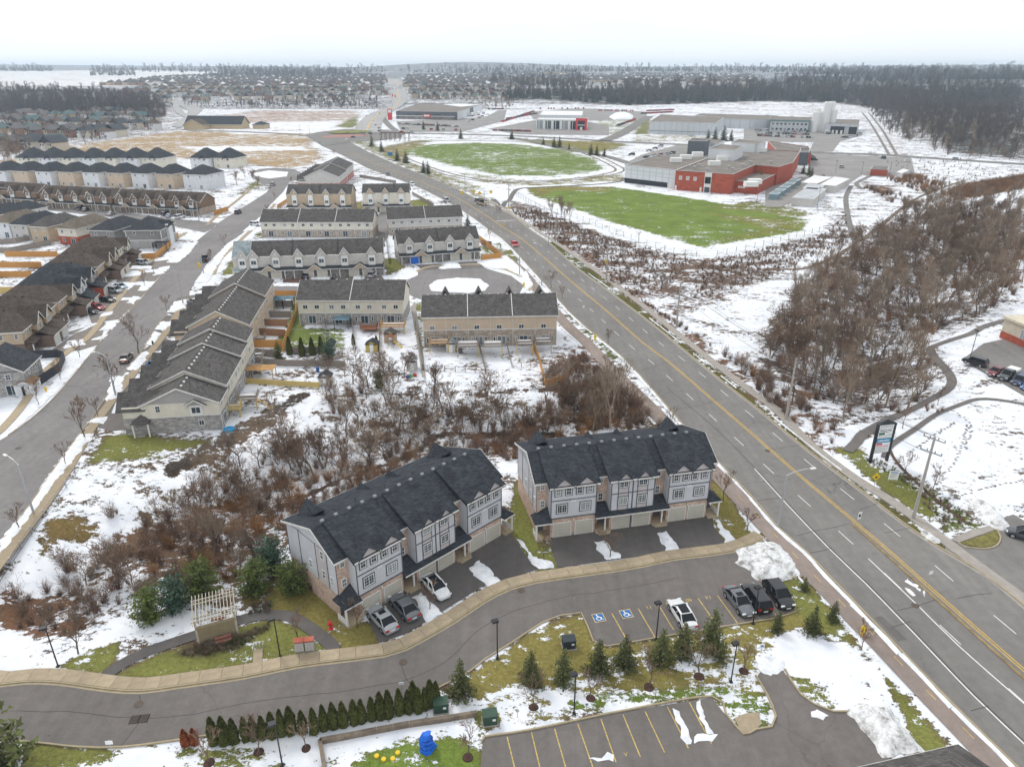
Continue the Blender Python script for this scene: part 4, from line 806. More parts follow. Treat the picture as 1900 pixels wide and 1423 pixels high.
# ---- the two near blue-grey three-storey blocks
def grey_block(A,B_,label,mirror=False,flip=1):
    B=Bld('townhouse_block',label,'townhouse',A,B_,group='blue grey three storey townhouse blocks'); L=B.L; k=L/24.4; D=12.0; rc=1.5; ze=7.95; zr=10.1; yr=5.4
    X=lambda v:v*k
    BR,SD=BRP,BLG
    bays=[(1.5,7.5),(9.5,15.4),(17.5,23.3)]; rec=[(0,1.5),(7.5,9.5),(15.4,17.5),(23.3,24.4)]
    B.wall(0,X(24.4),rc,D,0,3.0,BR); B.wall(X(.0),X(24.4),rc+.004,D-.004,3.0,ze,SD)
    for a,b in rec: B.wall(X(a)+.01,X(b)-.01,rc-.05,rc,2.9,ze-.05,BR,'brick_face')
    # main roof (recess eave line)
    B.gable(0,X(24.4),rc,D,ze,zr,R_NAVY,SD,ridge=yr,ov=.4)
    for i,(a,b) in enumerate(bays):
        a,b=X(a),X(b); B.wall(a,b,0,rc+.02,0,2.95,BR,'brick_bay')
        B.wall(a-.04,b+.04,-.12 if i==1 else -.06,rc+.03,2.95,ze-.02,SD,'bay')
        yf=-.12 if i==1 else -.06; m=(a+b)/2
        r=B.P('bay_roof',MB().slab([(a-.35,yf-.45,ze-.12),(b+.35,yf-.45,ze-.12),(b+.35,yr+.1,zr+.22),(a-.35,yr+.1,zr+.22)],.34),R_NAVY)
        f=MB(); f.box(a-.35,b+.35,yf-.5,yf-.453,ze-.36,ze-.14); B.P('fascia',f,GTR,r); f=MB()
        for xx in (a-.40,b+.353): f.add([(xx,yf-.45,ze-.46),(xx+.05,yf-.45,ze-.46),(xx+.05,yf-.45,ze-.1),(xx,yf-.45,ze-.1),(xx,yr,zr-.12),(xx+.05,yr,zr-.12),(xx+.05,yr,zr+.2),(xx,yr,zr+.2)],[(0,1,2,3),(4,5,6,7),(0,1,5,4),(1,2,6,5),(2,3,7,6),(3,0,4,7)])
        B.P('verge_board',f,R_NAVY,r)
        t=MB()
        t.box(a-.06,a+.06,yf-.05,yf-.003,2.95,ze-.3); t.box(b-.06,b+.06,yf-.05,yf-.003,2.95,ze-.3); t.box(a,b,yf-.045,yf-.002,5.55,5.68); t.box(a,b,yf-.06,yf-.003,2.9,3.05)
        if i==1:
            for q in (a+.95,a+2.35,m,b-2.35,b-.95): t.box(q-.05,q+.05,yf-.048,yf-.004,3.05,ze-.3)
        B.P('trim_boards',t,TRD)
        if i!=1:
            for q in (a+.9,a+2.3,b-2.3,b-.9): B.win('f',q,6.35,.75,1.15,yf,'s',True)
            for q in (a+1.45,b-1.45): B.win('f',q,3.75,1.35,1.25,yf,'g',True)
            for q in (a+1.55,b-1.55): B.gablet(q,2.6,yf-.3,ze-.15,1.25,3.3,R_NAVY,PNK,white=False)
            for q in (m-.18,m+.18): B.P('number_plate',MB().box(q-.14,q+.14,yf-.03,yf-.002,5.25,5.5),WHT)
        else:
            for q in (a+1.65,b-1.65):
                B.P('panel',MB().box(q-.66,q+.66,yf-.02,yf-.001,3.05,ze-.35),PNK)
                B.win('f',q,6.5,1.25,1.2,yf-.02,'g',True); B.win('f',q,3.85,1.25,1.2,yf-.02,'g',True)
                B.gablet(q,1.7,yf-.3,ze-.1,1.0,2.4,R_NAVY,PNK,white=False)
        for q in (a+1.55,b-1.5): B.garage('f',q,2.3,2.1,0)
        for q in (a+.1,m): B.P('wall_lamp',MB().box(q+.0,q+.14,-.16,-.003,2.35,2.6),WHT)
        B.P('concrete_base',MB().box(m-.35,m+.35,-.03,-.002,0,.35),CONG)
    for (a,b),sd in ((rec[1],0),(rec[2],0)):
        a,b=X(a),X(b); m=(a+b)/2
        for z in (3.9,6.55): B.win('f',m+.1,z,.7,1.15,rc-.05,'s')
        B.door('f',m+.35,.3,rc); s_=B.P('step',MB().box(a+.02,b+.1,-.55,rc,0,.3),CONC); B.P('step',MB().box(a+.3,b-.1,-.9,-.552,0,.16),CONC)
        B.P('porch_post',MB().box(m+.25,m+.42,-.3,-.13,.3,2.75),WHT)
    # porch roofs: central pair joined across the middle bay, ends with small hips
    a,b=X(7.5),X(17.5)
    r=B.P('porch_roof',MB().slab([(a-.15,-.75,2.72),(b+.15,-.75,2.72),(b+.15,rc,3.75),(X(15.6),rc,3.75),(X(15.5),-.12,3.12),(X(9.4),-.12,3.12),(X(9.3),rc,3.75),(a-.15,rc,3.75)],.14),R_NAVY); B.P('fascia',MB().box(a-.15,b+.15,-.8,-.753,2.54,2.71),GTR,r)
    for (x0,x1,sg) in ((-.75,X(1.6),-1),(X(23.2),X(24.4)+.75,1)):
        xc=X(1.5) if sg<0 else X(23.3)
        q=[(x0,-.7,2.75),(x1,-.7,2.75),(x1,rc+.3,2.75),(x0,rc+.3,2.75)]; ap=(xc-sg*.02,rc-.04,4.0); mb=MB(); mb.add(q+[ap],[(0,1,4),(1,2,4),(2,3,4),(3,0,4),(3,2,1,0)])
        r=B.P('porch_roof',mb,R_NAVY); B.P('fascia',MB().box(x0,x1,-.75,-.703,2.6,2.76),GTR,r)
        px=x0+.3 if sg<0 else x1-.3; B.P('porch_post',MB().box(px-.1,px+.1,-.5,-.3,.3,2.7),WHT); B.P('step',MB().box(min(x0,x1)+.2,max(x0,x1)-.1,-.6,rc-.1,0,.28),CONC); B.door('f',(x0+x1)/2,.3,rc)
        B.P('railing',MB().box(px-.03,px+.03,-.3,rc-.1,.3,1.0),WHT)
    for x in (X(.75),X(23.9)): 
        for z in (3.9,6.5): B.win('f',x,z,.65,1.1,rc-.05,'s')
    # end walls
    for fc,pl in (('l',0),('r',X(24.4))):
        for u,z in ((4.2,3.9),(4.2,6.5),(7.0,3.9),(2.5,3.9)): B.win(fc,u,z,.7,1.1,pl,'s')
        t=MB(); x0=pl-.04 if fc=='l' else pl+.004
        for u in (rc,3.3,5.6,9.2,D): t.box(x0,x0+.036,u-.06,u+.06,3.0,ze)
        B.P('trim_boards',t,TRD); B.P('panel',MB().box(x0+.01,x0+.03,3.4,5.5,3.05,ze-.1),PNK)
    # rear face
    for i in range(6):
        u=X(2.2+i*4.0); B.slider('b',u,.3,D); B.win('b',u-.4,3.9,1.3,1.2,D,'d'); B.win('b',u+.3,6.4,1.3,1.2,D,'d')
    for u,w,h in ((2.6,3.4,2.3),(9.9,1.6,1.3),(14.2,1.6,1.3),(21.8,3.4,2.3)): B.gablet(X(u),w,D-.9,ze-.2,h,3.4,R_NAVY,PNK,-1,white=False)
    x=X(1.2)
    B.vents(1.2,L-1,yr+.12,zr+.24,1.75,mat('vent_grey',(.24,.25,.27))); pipes(B,[(X(u),yr+2.2+.3*(i%2),zr-.9) for i,u in enumerate((4,7,11,15.5,20))])
    sn=B.P('snow_strip',MB().box(X(7.65),X(7.95),yr-3.6,yr-.9,0,.1),SNOWM); 
    # lay the strip on the roof slope
    k_=(zr-ze)/(yr-rc); bpy.data.objects.remove(sn); sn=MB(); 
    for x0_,y0_,y1_ in ((X(7.75),1.3,4.6),(X(15.55),1.2,3.6)):
        sn.slab([(x0_,y0_,ze+k_*(y0_-rc)+.08),(x0_+.28,y0_,ze+k_*(y0_-rc)+.08),(x0_+.2,y1_,ze+k_*(y1_-rc)+.08),(x0_,y1_,ze+k_*(y1_-rc)+.08)],.06)
    B.P('snow_strip',sn,SNOWM); B.P('downpipe',MB().box(X(12.4)-.05,X(12.4)+.05,-.2,-.1,0,8.1),TRD)
    return B
a1=g(650,1160); a2=g(941,986)
GA=grey_block((648,1158),(941,986),'nearest blue grey townhouse block, left of the pair, with three cars on its drive')
GB=grey_block((1000,1001),(1322,957),'blue grey townhouse block beside the main road with empty drives and three garage bays')
# ---- generic row house seen from the back or front
def row(label,A,B_,D=11,ze=6.2,zr=9.2,units=4,low=STN,up=CREAM,rm=R_GREY,kind='back',lower_h=2.9,gab=None,group='grey roofed townhouse rows',name='townhouse_row',deck=None,gm=None,rear=True,first_light=False):
    B=Bld(name,label,'townhouse',A,B_,group=group); L=B.L; u=L/units
    B.wall(0,L,0,D,-.6,lower_h,low); B.wall(.01,L-.01,.01,D-.01,lower_h,ze,up)
    if kind=='back':
        B.gable(0,L,0,D,ze,zr,rm,up,ov=.35)
        B.P('band',MB().box(-.02,L+.02,-.05,-.002,lower_h-.08,lower_h+.1),GTR)
        B.P('foundation',MB().box(-.02,L+.02,-.03,-.002,-.6,.25),CONG)
        for i in range(units):
            x=u*i
            B.slider('f',x+u*.5,.35,0); 
            for q in (.18,.8): B.win('f',x+u*q,.9,.5,1.4,0,'n')
            for q in ((.28,.72) if u>5 else (.4,)): B.win('f',x+u*q,4.0,1.15,1.0,0,'d')
            if i and i%2==0: B.P('roof_step',MB().slab([(x-.08,-.3,ze-.05),(x+.08,-.3,ze-.05),(x+.08,D/2,zr+.12),(x-.08,D/2,zr+.12)],.1),GTR)
            B.P('downpipe',MB().box(x+.05,x+.13,-.12,-.03,0,ze-.3),GTR)
        B.vents(1,L,D/2,zr+.02,L/ max(6,units*2.5),MET); pipes(B,[(u*(i+.5)+.4,D*.3,ze+(zr-ze)*.62) for i in range(units)])
        if gab:
            for q in gab: B.gablet(L*q,3.0,D+.3,ze,3.4,3.4,rm,up,-1)
    else:
        B.gable(0,L,1.0,D,ze,zr,rm,up,ov=.35)
        nb=gab or [(i+.5)/units for i in range(units)]
        for j,q in enumerate(nb):
            x=L*q; big=3.0
            B.wall(x-big/2,x+big/2,-.05,1.05,3.1,ze,up,'bay'); B.P('bay_panel',MB().box(x-big*.33,x+big*.33,-.35,-.052,3.2,ze-.05),WHT)
            B.win('f',x,4.2,1.5,1.25,-.35,'d'); B.gablet(x,big+.3,-.4,ze-.1,2.5,5.2,rm,up if up is not CREAM else BEI)
            B.P('gable_vent',MB().lathe([(.2,0),(.2,.05)],10).add([],[]),WHT).matrix_local=Matrix.Translation((x,-.42,ze+.75))@Matrix.Rotation(math.pi/2,4,'X')
            for s_ in (-1,1): B.win('f',x+s_*(big/2+.8),4.4,.6,.9,1.0-.001,'n')
        for i in range(units):
            x0=u*i; gx_=x0+(u*.70 if i%2==0 else u*.30); 
            B.wall(gx_-1.6,gx_+1.6,-1.1,1.05,0,2.75,low,'garage_wall'); B.garage('f',gx_,2.6,2.15,-1.1,(gm or {}).get(i,GAR))
            dx=x0+(u*.2 if i%2==0 else u*.8); B.door('f',dx,.3,1.0); B.win('f',dx+.9,.8,.5,1.3,1.0,'n')
            B.P('porch_post',MB().box(dx-.9,dx-.7,-1.5,-1.3,0,2.6),WHT); B.P('step',MB().box(dx-.9,dx+.9,-1.3,1.0,0,.25),CONG)
        r=B.P('porch_roof',MB().slab([(-.2,-1.6,2.7),(L+.2,-1.6,2.7),(L+.2,1.0,3.75),(-.2,1.0,3.75)],.14),R_DK if rm is not R_LT else rm); B.P('fascia',MB().box(-.2,L+.2,-1.65,-1.603,2.5,2.69),GTR,r)
        for i in range(0,units-1,2): 
            if i+1<units: B.gablet(u*(i+1),4.2,-1.7,2.7,1.5,2.2,R_DK,BEI)
        B.vents(1,L,(1+D)/2,zr+.02,2.6,MET)
        for i in range(1,units):
            if i%2==0: B.P('roof_step',MB().slab([(u*i-.08,.8,ze+.06),(u*i+.08,.8,ze+.06),(u*i+.08,(1+D)/2,zr+.16),(u*i-.08,(1+D)/2,zr+.16)],.1),R_DK)
    return B
row('cream and grey stone townhouse row seen from behind, left of the cul-de-sac',(557,603),(750,603),units=4,gab=[.27],ze=6.4,zr=9.6)
row('tan and beige townhouse row seen from behind, beside the main road with raised wooden decks',(787,645),(1032,640),units=6,low=STB,up=TAN,gab=[.16,.42,.66,.9],ze=7.2,zr=10.3,lower_h=3.9)
row('long cream townhouse row seen from behind with an orange gazebo at its wall',(487,441),(693,441),units=6,low=STB,up=CREAM,ze=5.8,zr=9.2,D=11)
row('pale grey townhouse row seen from behind near the main road, first from the crosswalk',(722,437),(858,431),units=4,low=STB,up=LGR,ze=6.0,zr=9.2,D=11)
row('townhouse row with six front gables and one pale blue roof at its left end',(460,518),(712,510),units=6,low=STN,up=LGR,kind='front',gab=[.06,.22,.385,.55,.72,.92],ze=6.3,zr=9.8,D=11)
b_=row('pale blue roofed end house joined to the six gabled townhouse row',(437,519),(466,518),units=1,low=STN,up=LGR,rm=R_LT,kind='front',gab=[.6],ze=6.3,zr=9.9,D=11,name='end_house')
row('townhouse row with four front gables and one bright blue garage door',(742,490),(890,479),units=4,low=STN,up=LGR,kind='front',gm={0:GARB},ze=6.0,zr=9.4,D=10)
row('three storey beige townhouse row with four white bay windows at the street corner',(535,396),(653,396),units=4,low=STB,up=BEI,kind='front',ze=7.8,zr=11.2,D=11)
row('cream townhouse row with three pointed front gables near the main road bend',(675,394),(760,393),units=3,low=STB,up=CREAM,kind='front',ze=7.8,zr=11.0,D=10)
# ---- side-on rows with stepped roofs (ridge across the street direction)
def stepped(label,A,rz,secs,D=12.5,low=STN,up=CREAM,wings=None,rm=R_GREY,group='stepped townhouse rows along the street',name='townhouse_row',gw=None,seed=1):
    """A: near street-side corner; x runs away from the street (gable width D), y runs up the street; secs=[(length,ze,zr)]"""
    B=Bld(name,label,'townhouse',A,L=D,rz=rz,group=group); y=0
    for i,(l,ze,zr) in enumerate(secs):
        B.wall(0,D,y,y+l,-1.2,2.9,low); B.wall(.01,D-.01,y+.01,y+l-.01,2.9,ze,up)
        B.gable(0,D,y,y+l,ze,zr,rm,gw or up,axis='y',ov=.35)
        n=max(1,round(l/6))
        for k in range(n):
            yy=y+l*(k+.5)/n
            B.slider('r',yy-.6,.3,D); B.win('r',yy+1.4,.9,.6,1.3,D,'n'); B.win('r',yy-1.2,4.0,1.2,1.1,D,'d'); B.win('r',yy+1.3,4.0,.8,1.0,D,'d')
            # street-side wing: garage and bedroom with its own low roof
            w0,w1=yy-l/n*.42,yy+l/n*.25
            w0,w1=yy-l/n*.47,yy+l/n*.36; wm_=(w0+w1)/2
            B.wall(-3.2,0,w0,w1,0,3.0,low,'wing'); B.wall(-3.1,0,w0+.02,w1-.02,3.0,4.9,up,'wing')
            r=B.P('wing_roof',MB().slab([(-4.0,w0-.3,4.4),(-4.0,wm_,6.9),(D*.34,wm_,6.9),(.5,w0-.3,4.4)],.15).slab([(-4.0,wm_,6.9),(-4.0,w1+.3,4.4),(.5,w1+.3,4.4),(D*.34,wm_,6.9)],.15),rm); B.P('gable_wall',MB().add([(-3.12,w0,4.6),(-3.12,w1,4.6),(-3.12,wm_,6.7)],[(0,1,2)]),GREYS,r)
            B.garage('l',(w0+w1)/2,2.6,2.15,-3.2); B.win('l',(w0+w1)/2,3.2,1.3,1.0,-3.1,'d'); B.door('l',w1+.9,.3,0)
        yv=y+1
        while yv<y+l: link('roof_vent',cmesh('rv2',lambda:MB().box(-.16,.16,-.16,.16,-.05,.2).mesh('roof_vent',WHT)),B.o,(D/2+.5,yv,zr-.25)); yv+=1.7
        pipes(B,[(D*.72,y+l*.4,ze+(zr-ze)*.5),(D*.8,y+l*.75,ze+(zr-ze)*.36)])
        B.P('downpipe',MB().box(D-.0+.01,D+.1,y+.1,y+.2,0,ze-.2),WHT)
        y+=l
    return B
g0=g(270,812); e0=g(405,815); rz_=math.atan2(e0.y-g0.y,e0.x-g0.x)+.02
BS=stepped('nearest stepped townhouse row with grey stone end wall above the creek',(272,806),math.radians(8),[(5.5,5.4,8.2),(12.3,6.2,9.1),(6.3,6.8,9.6),(6.8,7.4,10.2)],D=12.3)
# end wall details of that row (faces the camera)
for u,z in ((2.6,3.9),): BS.win('f',u,z,.8,1.2,0,'s')
BS.P('dormer_panel',MB().box(7.6,9.6,-.12,-.002,3.0,5.2),WHT); BS.win('f',8.6,3.4,1.5,1.2,-.12,'d'); BS.gablet(8.6,3.2,-.25,5.0,1.0,1.6,R_GREY,GREYS)
BS.P('gable_cladding',MB().add([(1.0,-.04,5.4),(11.3,-.04,5.4),(6.15,-.04,7.75)],[(0,1,2)]),GREYS)
BS.win('f',9.1,1.1,.9,1.0,0,'d'); BS.win('f',9.1,-.9,.8,.6,0,'d'); BS.P('corbel',MB().box(0,12.3,-.06,-.002,2.85,3.02),GTR)
BS.P('porch_roof',MB().slab([(-1.8,-1.2,2.5),(1.2,-1.2,2.5),(1.2,2.2,2.5),(-1.8,2.2,2.5)],.1).add([(-1.8,-1.2,2.5),(1.2,-1.2,2.5),(1.2,2.2,2.5),(-1.8,2.2,2.5),(-.1,.5,3.8)],[(0,1,4),(1,2,4),(2,3,4),(3,0,4)]),R_GREY)
for p in ((-1.5,-1.0),(-1.5,1.8),(.9,-1.0)): BS.P('porch_post',MB().box(p[0]-.1,p[0]+.1,p[1]-.1,p[1]+.1,-.3,2.45),WHT)
BS.P('step',MB().box(-1.7,0,-1.0,2.0,-.3,.1),CONG)
stepped('second stepped townhouse row with tan gable end, farther up the street',(358,656),math.radians(7.8),[(19.3,6.2,9.4),(13.2,6.9,10.1)],D=12.3,low=BEI,up=TAN,gw=TAN)
stepped('brown roofed townhouse row end-on beside the main road behind the court',(567,352),math.radians(3),[(24,6.3,9.8),(26,7.0,10.6)],D=17,low=BRR,up=LGR)
# ---- detached houses
def house(label,A,B_,D=11,ze=5.6,zr=8.4,wm=BEI,low=None,rm=R_GREY,roof='hip',face='b',group='detached houses of the left quarter',L=None,world=False,det=2,name='house',gables=(),gar=None,rz=None,z=None,cat='house'):
    B=Bld(name,label,cat,A,B_,L=L,group=group,world=world,rz=rz,z=z); L=B.L
    if low: B.wall(0,L,0,D,-.3,2.8,low); B.wall(.01,L-.01,.01,D-.01,2.8,ze,wm)
    else: B.wall(0,L,0,D,-.3,ze,wm)
    if roof=='hip': B.hip(0,L,0,D,ze,zr,rm)
    else: B.gable(0,L,0,D,ze,zr,rm,wm,axis=roof)
    n=2 if L<14 else 3
    for i in range(n):
        u=L*(i+.5)/n; B.win('f',u,ze-1.7,.95,1.1,0,'s' if det>1 else 'n')
        if det>1: 
            if i%2: B.slider('f',u,.2,0)
            else: B.win('f',u,.9,1.1,1.3,0,'d')
    for fc,pl in (('r',L),('l',0)):
        for u in (D*.3,D*.7): B.win(fc,u,ze-1.7,.7,1.0,pl,'n')
    return B
LG='detached houses of the left quarter'

def street_house(label,y0,y1,flip=0,D=17,rm=R_GREY,wm=BEI,low=BRB,ze=5.6,zr=8.8,gar=GARW,lead=0.0):
    """house on the left of the street between street stations y0..y1; local x runs away from the street, y towards the camera"""
    fx=-84-(y1-112.9)*math.tan(math.radians(12.2))-10.2-lead; W_=(y1-y0)/math.cos(math.radians(12.2)); rz=math.radians(192.2)
    B=Bld('house',label,'house',(fx,y1,0),L=D,rz=rz,group='houses facing the street',world=True)
    m=(lambda a,b:(W_-b,W_-a)) if flip else (lambda a,b:(a,b)); q=lambda a:(W_-a if flip else a)
    B.wall(2.5,D,0,W_,-.3,2.8,low); B.wall(2.51,D-.01,.01,W_-.01,2.8,ze,wm); B.hip(2.5,D,0,W_,ze,zr,rm)
    a,b=m(0,3.9); B.wall(-1.2,2.55,a,b,-.2,2.7,low,'garage_wall'); B.garage('l',(a+b)/2,3.0,2.15,-1.2,gar)
    r=B.P('garage_roof',MB().slab([(-1.7,a-.3,2.7),(2.5,a-.3,4.2),(2.5,b+.3,4.2),(-1.7,b+.3,2.7)],.14),rm); B.P('fascia',MB().box(-1.75,-1.703,a-.3,b+.3,2.5,2.69),GTR,r)
    a,b=m(.5,3.7); c=(a+b)/2; B.wall(1.4,2.55,a,b,3.4,ze+.2,wm,'bay'); B.win('l',c,3.9,1.3,1.5,1.4,'g')
    b_=MB(); b_.slab([(1.0,a-.4,ze-.1),(7,a-.4,ze-.1),(7,c,ze+2.2),(1.0,c,ze+2.2)],.12).slab([(1.0,c,ze+2.2),(7,c,ze+2.2),(7,b+.4,ze-.1),(1.0,b+.4,ze-.1)],.12)
    r=B.P('front_gable',b_,rm); B.P('gable_wall',MB().add([(1.38,a,ze-.1),(1.38,b,ze-.1),(1.38,c,ze+1.9)],[(0,1,2)]),wm,r)
    f=MB()
    for k in (-1,1): f.bar((.97,c+k*2.0,ze-.2),(.97,c,ze+2.1),.06,.22)
    B.P('bargeboard',f,GTR,r)
    for u in (5.0,7.2): B.win('l',q(u),3.9,.7,1.3,2.5,'n')
    B.door('l',q(5.4),.2,2.5); a,b=m(4.2,W_-.05); B.P('porch_roof',MB().slab([(.8,a,2.6),(2.6,a,3.3),(2.6,b,3.3),(.8,b,2.6)],.12),rm)
    pp=q(W_-.4); B.P('porch_post',MB().box(1.0,1.2,pp-.1,pp+.1,0,2.5),WHT); a,b=m(4.4,6.4); B.P('step',MB().box(.9,2.5,a,b,0,.3),CONG)
    for u in (3.6,6.5,11): B.win('b',u,ze-1.7,.7,1.1,W_,'s')
    B.win('b',8,1.4,1.3,.6,W_,'d')
    B.vents(D*.38,D*.72,W_/2,zr-.12,1.5,R_DK)
    return B
street_house('brown roofed house nearest on the left of the street with a low brick porch wing',142.6,151.4,0,wm=BEI,low=BRB,rm=R_BRN,zr=9.2)
street_house('brown roofed house with stone garage, second from the dark panel fence',152.3,161.4,1,wm=BEI,low=STB,rm=R_BRN,zr=9.2)
street_house('tan house with brown brick garage behind the black and red parked cars',163.4,173.0,0,wm=BEI,low=BRB,rm=R_BRN)
street_house('pale house with blue black roof and white garage door behind the dark sedan',175.2,183.8,1,wm=WSD,low=STN,rm=R_DK)
street_house('blue black roofed house with red brick garage behind the silver minivan',184.8,194.0,1,wm=DGS,low=BRR,rm=R_DK,lead=.5)
street_house('brown roofed house with brick garage beside the stacked snow strips',196.5,206.4,0,wm=BEI,low=BRB,rm=R_BRN,lead=1)
street_house('house with plain beige garage, second from the orange corner fence',208.2,216.8,1,wm=BEI,low=BEI,rm=R_BRN,gar=GAR,lead=1)
street_house('brown roofed house with dark brick garage against the orange corner fence',217.4,226.0,0,wm=CREAM,low=BRB,rm=R_BRN,lead=1)
H=lambda lab,A,L,**k: house(lab,A,None,L=L,rz=math.radians(k.pop('r',-14)),**k)
H('white sided house with grey roof at the left edge behind the cedar fences',(-8,441),7.5,D=16,wm=WSD,rm=R_TAN)
H('grey beige house with dark roof seen from behind, second from the left edge',(27,445),7.0,D=16,wm=LGR,rm=R_DK)
H('tan house with brown roof seen from behind between two darker roofs',(62,449),7.5,D=16,wm=BEI,rm=R_GREY)
H('cream house with brick base and tan roof seen from behind',(113,453),7.6,D=17,wm=CREAM,low=BRR,rm=R_TAN)
H('mauve grey house with blue black roof beside the corner house',(172,457),9.2,D=17,wm=DGS,rm=R_DK,r=-8)
cb=H('grey corner house with white trim and blue black hip roof at the side street',(239,462),11.5,D=13,wm=DGS,low=GREYS,rm=R_DK,ze=6.3,zr=9.8,r=4)
cb.P('corner_board',MB().box(-.06,.14,-.05,-.002,0,6.1).box(11.36,11.56,-.05,-.002,0,6.1).box(.14,11.36,-.05,-.002,2.75,2.95),WHT); cb.P('corner_board',MB().box(11.502,11.55,0,.2,0,6.1).box(11.502,11.55,.2,13,2.75,2.95),WHT)
cb.wall(11.4,12.4,5,8.5,0,7.2,WSD,'bay'); cb.gablet(6,1,0.3,6.2,.1,.2,R_DK,WSD,white=False); cb.P('front_gable',MB().slab([(9,4.6,6.3),(12.8,4.6,6.3),(12.8,6.75,8.4),(9,6.75,8.4)],.12).slab([(9,6.75,8.4),(12.8,6.75,8.4),(12.8,8.9,6.3),(9,8.9,6.3)],.12).add([(12.42,5,6.3),(12.42,8.5,6.3),(12.42,6.75,8.2)],[(0,1,2)]),R_DK)
H('dark roofed house at the left edge nearest the brown brick row',(-30,424),9,D=15,wm=BEI,rm=R_DK); H('grey roofed house behind the white sided one at the left edge',(8,420),8,D=14,wm=LGR,rm=R_DK)
H('small grey roofed house at the bottom left of the side court with white stone walls',(-62,742),10.5,D=8,wm=STN,rm=R_DK,roof='y',r=12,ze=5.0,zr=8.0)
LB=siding('brown_siding',(.20,.135,.09),.15); GDK=siding('garage_brown',(.17,.14,.12),.5,False,.7)
for lab,A,B_,n in (('dark brown townhouse row at the left edge of the side street',(-70,373),(72,382),5),('dark brown townhouse row in the middle of the side street with blue cars in front',(79,385),(212,392),5),('dark brown townhouse row at the street corner with a white car in front',(216,393),(372,401),6)):
    row(lab,A,B_,units=n,low=STB if n==6 else STB,up=LB,rm=R_BRN,kind='front',gm={i:GDK for i in range(n)},ze=5.7,zr=8.7,D=11,group='dark brown townhouse rows on the side street')
xs_=[-28,-12,29,71,113,158,203,248,294,343]
for i,x in enumerate(xs_[1:]): H(('white','tan')[i%2]+' two storey house in the dark roofed row, '+('leftmost in view','second','third','fourth','fifth','sixth','seventh','eighth','last by the bare trees')[i],(x,343.5+max(0,x)*.022),9.6 if i<8 else 13.5,D=15,wm=(WSD,TAN)[i%2],rm=R_DK,ze=7.4,zr=11.4,r=-15,group='tan and white houses in the dark roofed row')
for i,x in enumerate([54,92,129,167,205,244,285,376,419]):
    b_=H(('tan','white')[i%2]+' hip roofed house facing the snowy field, '+('leftmost','second','third','fourth','fifth','sixth','seventh','first of the separate pair','second of the separate pair')[i],(x-21,312),13,D=16,wm=(CREAM,WSD)[i%2],rm=R_DK,ze=6.0,zr=11.4,r=-14,group='hip roofed houses facing the snowy field')
    b_.P('front_gable',MB().slab([(6.5,-1,5.2),(8.6,-1,7.4),(8.6,4,7.4),(6.5,3,5.2)],.12).slab([(8.6,-1,7.4),(10.9,-1,5.2),(10.9,3,5.2),(8.6,4,7.4)],.12),R_DK)
# ---------------- school, commercial buildings ----------------
ROOFG=mat('gravel_roof',(.19,.165,.145),.95,.25,.12); ROOFD=mat('dark_flat_roof',(.15,.14,.135),.95,.25,.1); PAN=siding('white_panel',(.62,.64,.66),3.4,True,.72); PANG=siding('grey_panel',(.50,.52,.54),3.0,True,.75); CHAR=siding('charcoal_panel',(.10,.11,.125),1.2,True,.8); REDP=paint('red_panel',(.62,.02,.03),.4); TEAL=siding('teal_panel',(.13,.22,.22),1.5,True,.8)
WHR=mat('white_roof',(.70,.70,.70),.8,.1,.1)
def blk(B,px,h,z0,wm,rm,name='wall',par=.35,sc=1.0):
    """flat-roofed volume from the pixels of its roof corners"""
    P=[G0(x,y,h) for x,y in px]; inv=B.o.matrix_basis.inverted() if False else Matrix.Rotation(-B.rz,4,'Z')@Matrix.Translation(-B.o.location)
    Q=[inv@Vector((p[0],p[1],0)) for p in P]; Q=[(q.x,q.y) for q in Q]
    ar=sum(Q[i][0]*Q[(i+1)%len(Q)][1]-Q[(i+1)%len(Q)][0]*Q[i][1] for i in range(len(Q)))
    if ar<0: Q=Q[::-1]
    n=len(Q); mb=MB(); mb.add([(x,y,z0) for x,y in Q]+[(x,y,h) for x,y in Q],[(i,(i+1)%n,n+(i+1)%n,n+i) for i in range(n)]); B.P(name,mb,wm)
    r=MB(); c=Vector((sum(q[0] for q in Q)/n,sum(q[1] for q in Q)/n)); r.prism(Q,h-par-.1,h-par); R=B.P('flat_roof',r,rm)
    e=MB()
    for i in range(n):
        a=Vector(Q[i]); b=Vector(Q[(i+1)%n]); e.bar((a.x,a.y,h+.02),(b.x,b.y,h+.02),.3,.12)
    B.P('parapet_cap',e,GTR if wm is not BRR else mat('cap_grey',(.5,.5,.5)),R); return Q
SZ=Bld('school','red brick and white panel high school beside the green sports field','school',(1250,350),rz=0.0,z=0)
Qg=blk(SZ,[(1160.6,306.2),(1254.5,315.5),(1314.5,293),(1222,287.4)],9.3,-.2,PAN,ROOFG)
Qr=blk(SZ,[(1254,316.5),(1360,323.5),(1401,306),(1444,310),(1471,302),(1484,281),(1400,276),(1315,293.2)],9.5,-.2,BRR,ROOFG)
blk(SZ,[(1362,335),(1407.5,338.5),(1448,318.7),(1402,315)],5.8,-.2,BRR,ROOFG); blk(SZ,[(1315.4,275),(1363.7,278.8),(1380,271.3),(1337,267.7)],15,9,PAN,ROOFG); blk(SZ,[(1357.4,264),(1408.4,267),(1421,263),(1371,258.5)],14.5,-.2,PAN,ROOFG)
